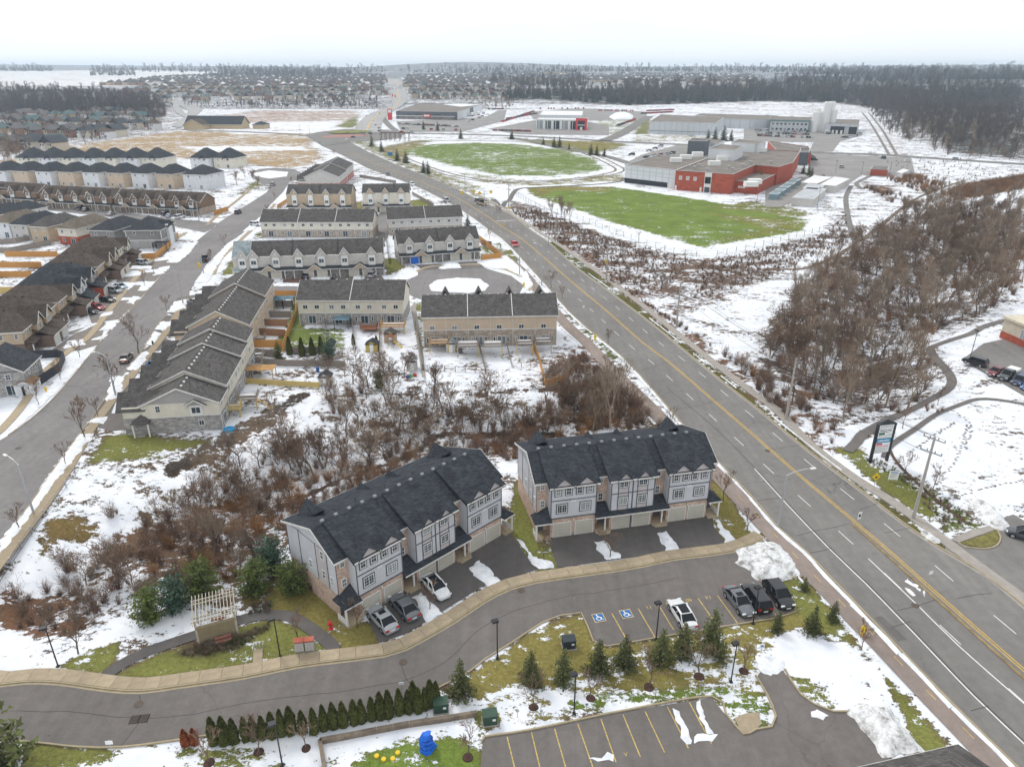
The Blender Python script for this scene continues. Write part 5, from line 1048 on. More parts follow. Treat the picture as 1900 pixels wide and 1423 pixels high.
blk(SZ,[(1277,261.5),(1310,262.4),(1318,258),(1284,257)],10,-.2,CHAR,ROOFD); blk(SZ,[(1311,264.5),(1334,266),(1345,262),(1320,259)],8,-.2,PAN,ROOFG); blk(SZ,[(1425,262),(1500,272),(1506,284),(1486,286),(1440,278)],7,-.2,BRR,ROOFG); blk(SZ,[(1484,283),(1501,283),(1503,276),(1486,275)],8,-.2,CHAR,ROOFD)
for q in ((1254,300),(1272,294.6),(1294,289),(1325,306),(1340,297),(1352,293),(1395,330),(1402,325),(1412,281)):
    p=G0(*q,9.4); v=Vector((p[0],p[1],0))-SZ.o.location; SZ.P('rooftop_unit',MB().box(v.x-3,v.x+3,v.y-2,v.y+2,9.1 if q[1]!=330 and q[1]!=325 else 5.5,11.4 if q[1] not in (330,325) else 7.6),WHT)
for q in ((1278,311),(1288,313),(1312,317),(1296,309),(1359,316),(1352,312),(1378,309),(1392,303),(1430,303)):
    p=G0(*q,9.3); v=Vector((p[0],p[1],0))-SZ.o.location; SZ.P('roof_vent',MB().lathe([(.6,9.0),(.6,10.1),(.9,10.15),(.9,10.5)],8,v.x,v.y),MET)
def face_items(B,Q,a,b,items):
    """put boxes on the wall between two local points; items=(t0,t1,z0,z1,out,mat,name)"""
    a=Vector(a);b=Vector(b); d=(b-a); L=d.length; d.normalize(); nn=Vector((d.y,-d.x))
    for t0,t1,z0,z1,ou,m,nm in items:
        p=a+d*L*t0; q=a+d*L*t1; mb=MB(); vs=[]
        for r in (p,q):
            for s_ in (-.05,ou): vs.append(r+nn*s_)
        A_,B2,C_,D_=vs[1],vs[3],vs[2],vs[0]
        mb.add([(v.x,v.y,z) for z in (z0,z1) for v in (A_,B2,C_,D_)],[(0,1,5,4),(1,2,6,5),(2,3,7,6),(3,0,4,7),(4,5,6,7),(3,2,1,0)]); B.P(nm,mb,m)
def nearest_edge(Q,px0,px1,h):
    inv=-SZ.o.location
    return [Vector((G0(*p,h)[0]+inv.x,G0(*p,h)[1]+inv.y)) for p in (px0,px1)]
a,b=nearest_edge(Qg,(1160.6,306.2),(1254.5,315.5),9.3)
face_items(SZ,Qg,a,b,[(.0,.86,.2,2.6,.12,DGL,'window_band'),(.88,.95,0,2.4,.12,GTR,'door')]+[(i*.125,i*.125+.006,2.7,9.0,.06,MET,'panel_joint') for i in range(1,8)]+[(0,1,k,k+.12,.05,MET,'panel_joint') for k in (5.0,7.0)])
a,b=nearest_edge(Qr,(1254,316.5),(1360,323.5),9.5)
face_items(SZ,Qr,a,b,[(t,t+.055,5.2,7.0,.1,WHT,'cross_window') for t in (.07,.20,.33)]+[(.525,.645,0,9.4,.12,GTR,'entrance_panel'),(.535,.635,4.2,7.4,.2,DGL,'window_band'),(.54,.63,.1,2.5,.2,GL,'entrance_door'),(.01,.04,0,2.3,.1,GTR,'door'),(.455,.49,0,2.3,.1,GTR,'door')])
for t in (.07,.20,.33): face_items(SZ,Qr,a,b,[(t+.012,t+.024,5.5,6.0,.14,DGL,'pane'),(t+.032,t+.044,5.5,6.0,.14,DGL,'pane'),(t+.012,t+.024,6.2,6.7,.14,DGL,'pane'),(t+.032,t+.044,6.2,6.7,.14,DGL,'pane')])
a,b=nearest_edge(Qr,(1362,335),(1407.5,338.5),5.8); face_items(SZ,Qr,a,b,[(.2,.28,2.4,3.4,.1,WHT,'window'),(.3,.38,2.4,3.4,.1,WHT,'window'),(.4,.48,2.4,3.4,.1,WHT,'window')])
p=g(1283,282); tag(part('school_mast',MB().bar((0,0,0),(0,0,18),.18,n=8).box(-.8,.8,-.1,.1,12,12.3),MET,None,p),'tall grey mast in front of the charcoal wall of the school','mast')
# portables, containers, sheds
def portable(label,px,h=3.6,nm='portable_classroom',cat='portable classroom',wm=GREYS,rm=None,grp='portable classrooms behind the school'):
    P=[G0(x,y,h) for x,y in px]; B=Bld(nm,label,cat,(P[0][0],P[0][1],0),rz=math.atan2(P[1][1]-P[0][1],P[1][0]-P[0][0]),world=True,L=1,group=grp); blk(B,px,h,0,wm,rm or WHR,par=.02); return B
portable('long portable classroom nearest the football field corner',[(1470,367),(1509,370),(1533,350),(1497,348)],wm=LGR,rm=mat('grey_roof_sheet',(.42,.44,.46),.6,.15,.2))
portable('portable classroom in the middle of the row nearest the pathway bank',[(1521,343),(1550,345.5),(1577,332),(1548,328)],wm=LGR)
portable('portable classroom behind the other two, nearest the school',[(1487,339),(1515,341.5),(1544,329),(1511,325.5)],wm=LGR)
portable('small white portable classroom between the two longer ones',[(1489,350),(1517,352),(1530,344),(1500,341)],wm=LGR,rm=MC['grey_roof_sheet'])
CB=mat('container_blue',(.19,.28,.32),.6,.15,.5)
for i in range(5): 
    x,y=1427+i*9.4,360-i*6.2; portable('blue grey storage container, '+('nearest','second','third','fourth','farthest')[i]+' of the five along the school wall',[(x,y),(x+15,y+1.2),(x+22,y-3.2),(x+8,y-4.6)],2.6,'storage_container','container',CB,CB,'storage containers along the school wall')
portable('small red brick hut at the edge of the school car park',[(1616,313.8),(1647,315.4),(1649,309),(1620,308)],3.6,'brick_hut','hut',BRR,ROOFD,None)
B=Bld('storage_dome','pale rounded storage shed on grass beside the red brick hut','shed',(1673,328),L=7,rz=.1,z=0); B.wall(0,7,0,5,0,2,WSD); B.gable(0,7,0,5,2,3.6,WHR,WSD,axis='y',fascia=False)
# charcoal retail warehouse with red pylon
WZ=Bld('warehouse','charcoal fronted warehouse store with snowy roof beside the far junction','store',(735,228),rz=0.0,z=0)
def fb(B,px0,px1,h,back,wm,rm,fw=None):
    """box from front base pixels, with depth vector from a back pixel pair at roof height"""
    pass
blk(WZ,[(734.6,206.5),(847,208.5),(895,193.8),(779,192)],9,0,CHAR,ROOFG)
def nf(B,p0,p1,h): return [Vector((G0(*p,h)[0]-B.o.location.x,G0(*p,h)[1]-B.o.location.y)) for p in (p0,p1)]
a,b=nf(WZ,(734.6,206.5),(847,208.5),9); face_items(WZ,None,a,b,[(.0,.97,3.6,4.2,1.5,WHT,'canopy'),(.05,.95,0,3.4,.3,mat('shopfront',(.22,.20,.18),.6,.5,.3),'shopfront'),(.46,.58,2.5,6.0,1.8,REDP,'sign_portal'),(.475,.565,3.6,5.4,1.95,WHT,'sign_face')]+[(.2+i*.035,.215+i*.035,5.0,6.2,.25,DGL,'window') for i in (0,1,4,5,12,13,14,15,16)])
a,b=nf(WZ,(847,208.5),(895,193.8),9); face_items(WZ,None,a,b,[(.02,.98,.2,8.7,.4,PAN,'side_cladding'),(.45,.58,0,8.8,.7,CHAR,'dock_bay')])
snr=MB()
P=[G0(x,y,9.1) for x,y in [(855,198),(893,194.5),(850,192.6),(822,194)]]; snr.prism([(p[0]-WZ.o.location.x,p[1]-WZ.o.location.y) for p in P],8.7,8.95); WZ.P('roof_snow',snr,SNOWM)
p=g(724,223); B=Bld('pylon_sign','tall red pylon sign with a white panel beside the charcoal warehouse','sign',(724,223),rz=0,z=0); B.P('pylon',MB().box(-2.6,2.6,-.7,.7,0,12.5),REDP); B.P('sign_face',MB().box(-1.9,1.9,-.9,-.7,8.2,11.4),WHT)
p=g(731,205); B=Bld('flagpole','tall flagpole with a red and white flag by the far junction','flag',(729,208),rz=0,z=0); B.P('pole',MB().bar((0,0,0),(0,0,24),.22,n=6),MET); 
for i,m in enumerate((REDP,WHT,REDP)): B.P('flag_band',MB().box(.2+i*1.7,.2+i*1.7+(1.7),-.06,.06,20+0.0-i*.5,23.4-i*.5),m)
# dealership
DZ=Bld('dealership','white glass fronted dealership with a red entrance portal','showroom',(995,245.5),rz=0.0,z=0)
blk(DZ,[(995,221.5),(1078,223),(1091,219),(1005,216)],9.5,0,WHT,WHR); blk(DZ,[(1000,213.5),(1080,214.5),(1082,206),(1008,205)],12,0,PANG,WHR)
a,b=nf(DZ,(995,221.5),(1078,223),9.5); face_items(DZ,None,a,b,[(.02+i*.188,.15+i*.188,.5,8.2,.2,DGL,'window') for i in range(5)]+[(.02+i*.188+.04,.02+i*.188+.05,.5,8.2,.3,WHT,'mullion') for i in range(5)]+[(.0,1.0,8.7,9.4,.3,WHT,'cornice')])
face_items(DZ,None,a,b,[(.90,1.14,0,11.2,3,REDP,'entrance_portal'),(.945,1.10,1.0,8.8,3.2,DGL,'portal_glass'),(.945,1.1,4.6,5.2,3.5,WHT,'portal_band'),(1.0,1.05,0,3,3.6,WHT,'entrance_door')])
# factory group
FZ=Bld('factory','long pale grey factory with flat gravel roof beyond the school','factory',(1205,250),rz=0.0,z=0)
blk(FZ,[(1206,225.5),(1328,228.5),(1343,218),(1226,213)],11,0,PANG,ROOFG); blk(FZ,[(1343,220.5),(1400,222.5),(1430,221),(1445,215),(1300,211),(1290,214)],9,0,PANG,ROOFG)
a,b=nf(FZ,(1206,225.5),(1328,228.5),11); face_items(FZ,None,a,b,[(0,1,2.6,3.0,.1,CHAR,'dark_band')])
OZ=Bld('office_wing','two storey teal roofed office wing with rows of small windows beside the silos','office',(1429,240),rz=0.0,z=0)
blk(OZ,[(1428,222),(1504,223.5),(1510,218),(1432,216)],11,0,PANG,ROOFG)
a,b=nf(OZ,(1428,222),(1504,223.5),11); face_items(OZ,None,a,b,[(0,1,9.4,11.0,.4,TEAL,'teal_eave'),(0,.03,0,9.4,.5,TEAL,'teal_pier'),(.97,1,0,9.4,.5,TEAL,'teal_pier')]+[(.08+i*.1,.13+i*.1,z,z+1.6,.2,DGL,'window') for i in range(9) for z in (6.4,1.8)])
B=Bld('silo_group','cluster of tall white storage silos between the office wing and loading bays','silo',(1505,246),rz=0.0,z=0)
for i,(x,hh) in enumerate(((3.2,26),(8.6,26),(12.6,38),(17.6,38),(20,28),(4.5,30))): B.P('silo',MB().lathe([(3.4 if i!=4 else 2.8,0),(3.4 if i!=4 else 2.8,hh*.72-1),(2.8,hh*.72)],14,x,2+(i%2)*3),WHT)
LZ=Bld('loading_building','low factory wing with dark loading docks right of the silos','factory',(1532,247),rz=0.0,z=0)
blk(LZ,[(1532,229),(1593,231),(1596,222.5),(1536,221)],9,0,PANG,ROOFG); a,b=nf(LZ,(1532,229),(1593,231),9)
face_items(LZ,None,a,b,[(.18,.60,0,6.6,.3,BLK,'dock_opening'),(.74,.98,0,6.4,.3,BLK,'dock_opening'),(.18,.98,6.6,7.4,1.2,PANG,'dock_canopy')]+[(t,t+.06,.2,3.2,2.5,WHT,'dock_leveller') for t in (.24,.36,.5)])
B=Bld('chalet_building','long brown community building with dark roof beyond the field','building',(345,239),rz=-.12,z=0); B.wall(0,60,0,18,0,5,OCH); B.gable(0,60,0,18,5,12,R_DK,OCH,ov=1); B.wall(70,82,4,18,0,4,OCH); B.hip(70,82,4,18,4,7,R_DK,1); B.wall(6,26,-14,0,0,5,OCH); B.gable(6,26,-14,2,5,10,R_BRN,OCH,axis='y',ov=1)
# plaza corner building and bottom roof
B=Bld('plaza_building','corner of a beige and brick plaza building at the right edge','building',(1912,652),rz=math.radians(8),z=0); B.wall(0,14,0,9,0,1.6,BRR,'brick_base'); B.wall(.1,14,.1,9,1.6,4.6,mat('stucco',(.52,.46,.36),.9,.1,1)); B.P('cornice',MB().box(-.3,14.3,-.3,9.3,4.6,5.1),mat('stucco_trim',(.60,.54,.42),.9)); B.win('l',3,1.5,1.6,2.2,.1,'d')
P=[G0(x,y,8) for x,y in [(1560,1430),(1778,1380),(1862,1440),(1700,1560)]]
B=Bld('lower_building','dark shingled roof of the building at the bottom right corner','building',(P[0][0],P[0][1],0),rz=0,z=0,world=True)
Q=[(p[0]-P[0][0],p[1]-P[0][1]) for p in P]; B.P('wall',MB().prism([(Q[0][0]+.3,Q[0][1]-.2),(Q[1][0]-.3,Q[1][1]-.3),(Q[2][0]-.3,Q[2][1]),(Q[3][0],Q[3][1])],0,7.7),BRP); B.P('roof',MB().add([(*q,7.95) for q in Q]+[((Q[2][0]+Q[3][0])/2-2,(Q[0][1]+Q[2][1])/2-2.5,10.0)],[(0,1,4),(1,2,4),(2,3,4),(3,0,4)]).slab([(*q,8) for q in Q],.3),R_GREY)
B.P('gutter',MB().bar((*Q[0],7.85),(*Q[1],7.85),.16,.16),GTR)
# ---------------- far suburbs ----------------
FW=[mat('far_wall_cream',(.55,.50,.42),.9,.05,.3),mat('far_wall_white',(.62,.62,.62),.9,.05,.3),mat('far_wall_brick',(.27,.16,.12),.9,.1,.3),mat('far_wall_tan',(.42,.34,.25),.9,.1,.3)]
FR=[mat('far_roof_dark',(.065,.07,.08),.95,.15,.2),mat('far_roof_brown',(.11,.085,.07),.95,.15,.2),mat('far_roof_grey',(.13,.125,.125),.95,.15,.2),mat('far_roof_teal',(.10,.15,.15),.95,.15,.2)]
def far_proto(i):
    w=[10,11,12,9.5][i%4]; d=[12,11,10,13][i%4]; B=Bld('far_house','x','house',(0,-500,0),rz=0,world=True,z=0)
    B.wall(0,w,0,d,-1,5.6,FW[i%4]); 
    b=MB(); o=.5
    if i%3: 
        k=min(w,d)/2; v=[(-o,-o,5.5),(w+o,-o,5.5),(w+o,d+o,5.5),(-o,d+o,5.5)]; 
        b.add(v+[(w/2,k,9.2),(w/2,d-k+.3,9.2)],[(0,1,4),(1,2,5,4),(2,3,5),(3,0,4,5),(3,2,1,0)])
    else: b.slab([(-o,-o,5.4),(w/2,-o,9.4),(w/2,d+o,9.4),(-o,d+o,5.4)],.3).slab([(w/2,-o,9.4),(w+o,-o,5.4),(w+o,d+o,5.4),(w/2,d+o,9.4)],.3).add([(0,0,5),(w,0,5),(w/2,0,9.1)],[(0,1,2)])
    B.P('roof',b,FR[i%4]); g2=MB(); g2.slab([(w*.1,-1.6,5.2),(w*.32,-1.6,7.4),(w*.32,4,7.4),(w*.1,3,5.2)],.2).slab([(w*.32,-1.6,7.4),(w*.54,-1.6,5.2),(w*.54,3,5.2),(w*.32,4,7.4)],.2); B.P('front_gable',g2,FR[i%4])
    B.wall(w*.14,w*.5,-1.3,0,0,5.2,FW[(i+1)%4],'bay')
    for x,z in ((.22,3.4),(.42,3.4),(.7,3.4),(.88,3.4),(.7,.7)): B.P('window',MB().box(w*x-.55,w*x+.55,-1.36 if x<.5 else -.06,-1.3+.01 if x<.5 else .0,z,z+1.3),DGL)
    B.P('garage_door',MB().box(w*.18,w*.46,-1.36,-1.3,0,2.2),GARW)
    return B
FP=[far_proto(i) for i in range(8)]
def suburb(region,n_things,group,label,ang,sx=15,sy=34,seed=1,hmin=.9,skip=.06,depth_pairs=True):
    """rows of houses along parallel streets inside a pixel outline"""
    rr=random.Random(seed); P=[tuple(g(*p)[:2]) for p in region]; ca,sa=math.cos(ang),math.sin(ang)
    U=[(x*ca+y*sa,-x*sa+y*ca) for x,y in P]; u0,u1=min(u[0] for u in U),max(u[0] for u in U); v0,v1=min(u[1] for u in U),max(u[1] for u in U)
    out=[]; v=v0; k=0
    while v<v1:
        u=u0+rr.uniform(0,sx)
        while u<u1:
            x,y=u*ca-v*sa,u*sa+v*ca
            out.append((x+rr.uniform(-1,1),y+rr.uniform(-1.5,1.5),ang+(0 if k%2 else math.pi)+rr.uniform(-.05,.05),rr.randrange(8),rr.random()))
            u+=sx*rr.uniform(.92,1.12)
        v+=sy*(.62 if k%2 else 1.38); k+=1
    X=np.array([o[0] for o in out]); Y=np.array([o[1] for o in out]); m=pip(X,Y,P); out=[o for o,q in zip(out,m) if q and o[4]>skip]
    out.sort(key=lambda o:o[0]**2+o[1]**2); 
    for x,y,a,i,_ in out[:n_things]:
        c=copytree(FP[i].o,(x,y,H1(x,y)),a,label,(hmin+.2*rr.random())); c['group']=group
    return out[n_things:]
rest=[]
rest+=suburb([(-40,300),(90,285),(200,262),(300,240),(300,216),(160,212),(-40,222)],95,'houses of the left estate below the wood','pale house in the dense estate between the bare wood and the snowy field',-.32,20,46,3,1.0,.12)
rest+=suburb([(225,196),(330,190),(400,186),(520,187),(640,186),(712,182),(712,150),(640,150),(330,160),(215,176)],110,'houses of the estate left of the far road','dark roofed house in the far estate left of the straight road',.12,17,42,5,1.0,.1)
rest+=suburb([(765,190),(940,186),(960,160),(905,148),(750,150)],60,'houses of the estate right of the far road','dark roofed house in the far estate right of the straight road',-.1,17,42,7,1.0,.1)
rest+=suburb([(760,150),(950,150),(1400,158),(1400,141),(1000,137),(760,140)],0,'','',.2,18,46,9,1.1,.15)
rest+=suburb([(180,160),(712,150),(712,141),(420,139),(300,145)],0,'','',.1,18,46,11,1.0,.15)
for f in FP: 
    for c in list(f.o.children): bpy.data.objects.remove(c)
    bpy.data.objects.remove(f.o)
# the remaining specks of houses as one mass
def far_mass(lst):
    V=[];F=[];MI=[]; mats=FW+FR+[WHR]
    for x,y,a,i,_ in lst:
        w,d=11*1.1,12*1.1; z=H1(x,y); ca,sa=math.cos(a),math.sin(a)
        loc=[(0,0,-1),(w,0,-1),(w,d,-1),(0,d,-1),(0,0,6),(w,0,6),(w,d,6),(0,d,6),(w/2,d*.3,10),(w/2,d*.7,10)]
        n=len(V); V+=[(x+p*ca-q*sa,y+p*sa+q*ca,z+r) for p,q,r in loc]
        F+=[tuple(n+k for k in f) for f in ((0,1,5,4),(1,2,6,5),(2,3,7,6),(3,0,4,7),(4,5,8),(5,6,9,8),(6,7,9),(7,4,8,9))]; r_=8 if _>.93 else 4+(i%3); MI+=[i%4]*4+[r_]*4
    me=bpy.data.meshes.new('far_suburb'); me.from_pydata(V,[],F); 
    for m in mats: me.materials.append(m)
    me.polygons.foreach_set('material_index',MI); o=link('far_suburb',me); tag(o,kind='stuff')
print('far rest',len(rest)); far_mass(rest[:6000])
# large pale buildings on the horizon
for i,(x,y,w,h,m) in enumerate(((835,139,70,14,WSD),(868,141,90,12,BRB),(900,143,60,12,WSD),(690,127,60,14,WSD),(850,149,60,9,WSD),(1050,127,200,16,WSD),(1010,125,90,18,OCH),(1290,134,240,9,WHR),(1440,138,260,8,WHR),(1500,140,180,8,WSD),(960,150,70,12,OCH),(1190,140,120,10,WSD),(940,142,40,14,WSD),(770,133,90,12,WSD),(1350,140,120,8,WSD))):
    p=g(x,max(y,138)+3); B=Bld('distant_building',('long pale commercial','low white','wide flat roofed')[i%3]+' building far off near the horizon','building',(p.x,p.y,p.z),rz=0,world=True,group='large buildings near the horizon'); B.wall(0,w,0,30,-2,h*.8,m); B.P('flat_roof',MB().box(-1,w+1,-1,31,h*.8+.01,h*.8+1),WHR if i%2 else ROOFD)
bpy.context.view_layer.update()
# ---------------- trees and shrubs ----------------
def tube(V,F,a,b,r0,r1,n=3):
    d=(b-a); 
    if d.length<1e-5: return
    d=d.normalized(); up=Vector((0,0,1)) if abs(d.z)<.9 else Vector((1,0,0)); x=d.cross(up).normalized(); y=x.cross(d); k=len(V)
    for p,r in ((a,r0),(b,r1)):
        for i in range(n):
            t=2*math.pi*i/n; V.append(tuple(p+(x*math.cos(t)+y*math.sin(t))*r))
    F+= [(k+i,k+(i+1)%n,k+n+(i+1)%n,k+n+i) for i in range(n)]
def rvec(r): return Vector((r.gauss(0,1),r.gauss(0,1),r.gauss(0,1))).normalized()
def bare(seed,h=8,stems=1,spread=.55,depth=5,r0=None,up=.25,twig=.02,split=(2,3),lean=0.0):
    r=random.Random(seed); T=([],[]); C=([],[])
    def grow(p,d,L,rad,lev):
        n=2 if lev<2 else 1
        tgt=T if lev<=1 else C; q=p
        for k in range(n):
            d=(d+rvec(r)*.13+Vector((0,0,up*.12))).normalized(); e=q+d*(L/n); ra=rad*(1-.3*k/n); rb=rad*(1-.3*(k+1)/n); tube(tgt[0],tgt[1],q,e,max(ra,twig),max(rb,twig*.85),5 if lev==0 else 3)
            if lev and n==2 and k==0 and lev<depth-1: side(e,d,L*.6,rb*.55,lev+1)
            q=e
        if lev>=depth: return
        m=r.choice(split)+(1 if lev>=2 else 0)
        for i in range(m): side(q,d,L*r.uniform(.62,.85),rad*.62,lev+1)
        if lev<=1: 
            for i in range(2): side(p.lerp(q,r.uniform(.4,.9)),d,L*r.uniform(.45,.7),rad*.4,lev+2)
    def side(q,d,L,rad,lev):
        a=rvec(r); a=(a-d*a.dot(d)).normalized(); dd=(d+a*r.uniform(.6,1.3)*spread*1.3+Vector((0,0,up))).normalized(); grow(q,dd,L,rad,lev)
    for s in range(stems):
        a=r.uniform(0,6.28); d=Vector((math.cos(a)*spread*.55*(stems>1)+lean,math.sin(a)*spread*.55*(stems>1),1)).normalized()
        o=Vector((r.uniform(-.2,.2),r.uniform(-.2,.2),-.3))*(stems>1)+Vector((0,0,-.2))
        grow(o,d,h*.30*r.uniform(.8,1.15),(r0 or h*.016)*(1 if stems==1 else .6),0)
    return T,C
def tmesh(name,VF,m):
    me=bpy.data.meshes.new(name); me.from_pydata(VF[0],[],VF[1]); me.materials.append(m); return me
BARK=mat('bark_grey_brown',(.14,.11,.09),.95,.3,.6,objvar=.2); TWIG=mat('twigs_brown',(.205,.14,.10),.95,.3,.5,objvar=.22); TWIGR=mat('twigs_red',(.195,.122,.09),.95,.3,.5,objvar=.25); TWIGG=mat('twigs_grey',(.265,.205,.155),.95,.3,.5,objvar=.2); BIRCH=mat('bark_pale',(.50,.47,.43),.9,.2,2); TWIGO=mat('twigs_orange',(.30,.16,.07),.95,.3,.5,objvar=.2)
def proto(nm,T,C,bk,tw): return (tmesh('trunk',T,bk),tmesh('crown',C,tw),nm)
BT=[proto('bare_tree',*bare(i,h=8,spread=.5+.12*(i%3),depth=5),BARK,TWIG if i%2 else TWIGG) for i in range(5)]
BM=[proto('bare_tree',*bare(20+i,h=7,stems=4,spread=.7,depth=4,split=(2,3)),BARK,TWIG) for i in range(4)]
BTALL=[proto('bare_tree',*bare(40+i,h=12,spread=.33,depth=5,up=.4,r0=.17),mat('bark_poplar',(.27,.215,.165),.95,.3,.6,objvar=.2),TWIGG) for i in range(4)]
BST=[proto('street_tree',*bare(60+i,h=5.2,spread=.5,depth=4,up=.3,r0=.07,twig=.018),BARK,TWIG) for i in range(3)]
BBI=proto('birch_tree',*bare(80,h=11,spread=.4,depth=5,up=.3,r0=.13),BIRCH,mat('twigs_pale',(.36,.33,.30),.9,.2,1))
def shrub(seed,h,n,depth=3,spread=.5):
    r=random.Random(seed); V=[];F=[]
    for i in range(n):
        a=r.uniform(0,6.28); t=r.uniform(0,.7)*spread; p=Vector((math.cos(a)*r.uniform(0,.35)*h*.4,math.sin(a)*r.uniform(0,.35)*h*.4,-.1)); d=Vector((math.cos(a)*t*1.3,math.sin(a)*t*1.3,1)).normalized(); L=h*r.uniform(.5,1.0)
        q=p; rad=.022
        for k in range(3):
            d=(d+rvec(r)*.2).normalized(); e=q+d*L/3; tube(V,F,q,e,rad*(1-.25*k),rad*(1-.25*(k+1)))
            for j in range(2):
                f=q.lerp(e,r.random()); dd=(d+rvec(r)*.8+Vector((0,0,.2))).normalized(); g_=f+dd*L*r.uniform(.15,.34); tube(V,F,f,g_,.015,.012)
                dd=(dd+rvec(r)*.7).normalized(); tube(V,F,g_,g_+dd*L*.15,.012,.01)
            q=e
    return V,F
SHM=[tmesh('stems',shrub(i,2.6,34),[TWIGR,TWIG,TWIGO,TWIG,TWIGR,TWIGG][i]) for i in range(6)]
def leafmass(pts,size,r,V,F,flat=.6,down=0):
    for p in pts:
        n=rvec(r); n.z=abs(n.z)+flat; n.normalize(); a=rvec(r); a=(a-n*a.dot(n)).normalized(); b=n.cross(a); s=size*r.uniform(.6,1.3); k=len(V)
        V+= [tuple(p+a*s-b*s*.3),tuple(p-a*s-b*s*.35),tuple(p+b*s*.9+Vector((0,0,-down*s)))]; F.append((k,k+1,k+2))
NEED=mat('needles_dark',(.095,.11,.036),.9,.3,1.2,objvar=.25); NEEDG=mat('needles_bright',(.10,.135,.03),.9,.35,1.2,objvar=.15); NEEDB=mat('needles_blue',(.055,.10,.065),.9,.3,1.2,objvar=.15); ARB=mat('cedar_foliage',(.07,.078,.018),.9,.35,3,objvar=.15); ARBR=mat('dead_cedar_foliage',(.26,.075,.03),.9,.3,3)
def spruce(seed,h=6,w=2.0,n=44,step=.3,round_=False):
    r=random.Random(seed); V=[];F=[];T=([],[]); tube(T[0],T[1],Vector((0,0,-.2)),Vector((0,0,h*.95)),h*.018,.02,5)
    z=h*.06
    while z<h*.99:
        t=z/h; R=w*((1-t)**.85 if not round_ else math.sqrt(max(0,1-(2*(t-.42))**2))*.95+.08)*r.uniform(.75,1.12); m=max(5,int(9*(1-t)+5))
        for i in range(m):
            a=r.uniform(0,6.28); L=R*r.uniform(.6,1.15); d=Vector((math.cos(a),math.sin(a),(-.18 if not round_ else .12)+.45*t)); tube(T[0],T[1],Vector((0,0,z)),Vector((0,0,z))+d*L*.9,.02,.01)
            k=max(3,int(L*9)); pts=[]
            for j in range(k):
                q=(j+1)/k; w_=.16+.22*(1-q)*L*.5; pts.append(Vector((0,0,z))+d*L*q+Vector((r.gauss(0,w_),r.gauss(0,w_),r.gauss(0,.06)-.10*q)))
            leafmass(pts,.17,r,V,F,.5,.5)
        z+=step*(.8+.5*t)
    return T,(V,F)
SPR=[proto('spruce_tree',*spruce(i,6,2.35),BARK,NEED) for i in range(3)]; PIN=[proto('pine_tree',*spruce(10+i,5.6,2.5,round_=True,step=.26),BARK,[NEEDG,NEEDB,NEEDG][i]) for i in range(3)]
def arb(seed,h=3.2,w=.62,m=ARB):
    r=random.Random(seed); V=[];F=[];T=([],[]); tube(T[0],T[1],Vector((0,0,-.1)),Vector((0,0,h*.8)),.06,.03,5); pts=[]
    for i in range(900):
        t=r.random()**.8; z=.1+t*(h-.1); R=w*(1-t**1.7)**.8*(.75+.25*r.random()); a=r.uniform(0,6.28); R*=1+.12*math.sin(5*a+seed)+.08*math.sin(z*5); pts.append(Vector((math.cos(a)*R,math.sin(a)*R,z)))
    for p in pts:
        n=Vector((p.x,p.y,.15))+rvec(r)*.35; n.normalize(); a=Vector((0,0,1))+rvec(r)*.4; a=(a-n*a.dot(n)).normalized(); b=n.cross(a); s=r.uniform(.09,.17); k=len(V); V+=[tuple(p+b*s*.7),tuple(p-b*s*.7),tuple(p+a*s*1.5)]; F.append((k,k+1,k+2))
    k=len(V)   # dense inner body
    nn=9
    for t in (0,.3,.6,.85,1):
        for i in range(nn): a=2*math.pi*i/nn; R=w*.8*(1-t**1.7)**.8+.01; V.append((math.cos(a)*R,math.sin(a)*R,.05+t*(h*.97)))
    for j in range(4): F+= [(k+j*nn+i,k+j*nn+(i+1)%nn,k+(j+1)*nn+(i+1)%nn,k+(j+1)*nn+i) for i in range(nn)]
    return proto('cedar_tree',T,(V,F),BARK,m)
ARBS=[arb(i) for i in range(4)]; ARBD=arb(9,2.2,.5,ARBR)
TG={}
def tree(pr,loc,label,group=None,s=1.0,rz=None,cat='tree',name=None):
    o=thing(name or pr[2],label,cat,loc,R_.uniform(0,6.28) if rz is None else rz,group); o.scale=(s*R_.uniform(.9,1.1),s*R_.uniform(.9,1.1),s)
    link('trunk',pr[0],o); link('crown',pr[1],o); return o
def scatter(region,n,dmin=0,seed=0,world=False):
    r=random.Random(seed); P=[tuple(g(*p)[:2]) for p in region]; xs=[p[0] for p in P]; yy=[p[1] for p in P]; out=[]; t=0
    while len(out)<n and t<n*60:
        t+=1; x,y=r.uniform(min(xs),max(xs)),r.uniform(min(yy),max(yy))
        if not pip(np.array([x]),np.array([y]),P)[0]: continue
        if dmin and any((x-a)**2+(y-b)**2<dmin*dmin for a,b,_ in out): continue
        out.append((x,y,H1(x,y)))
    return out
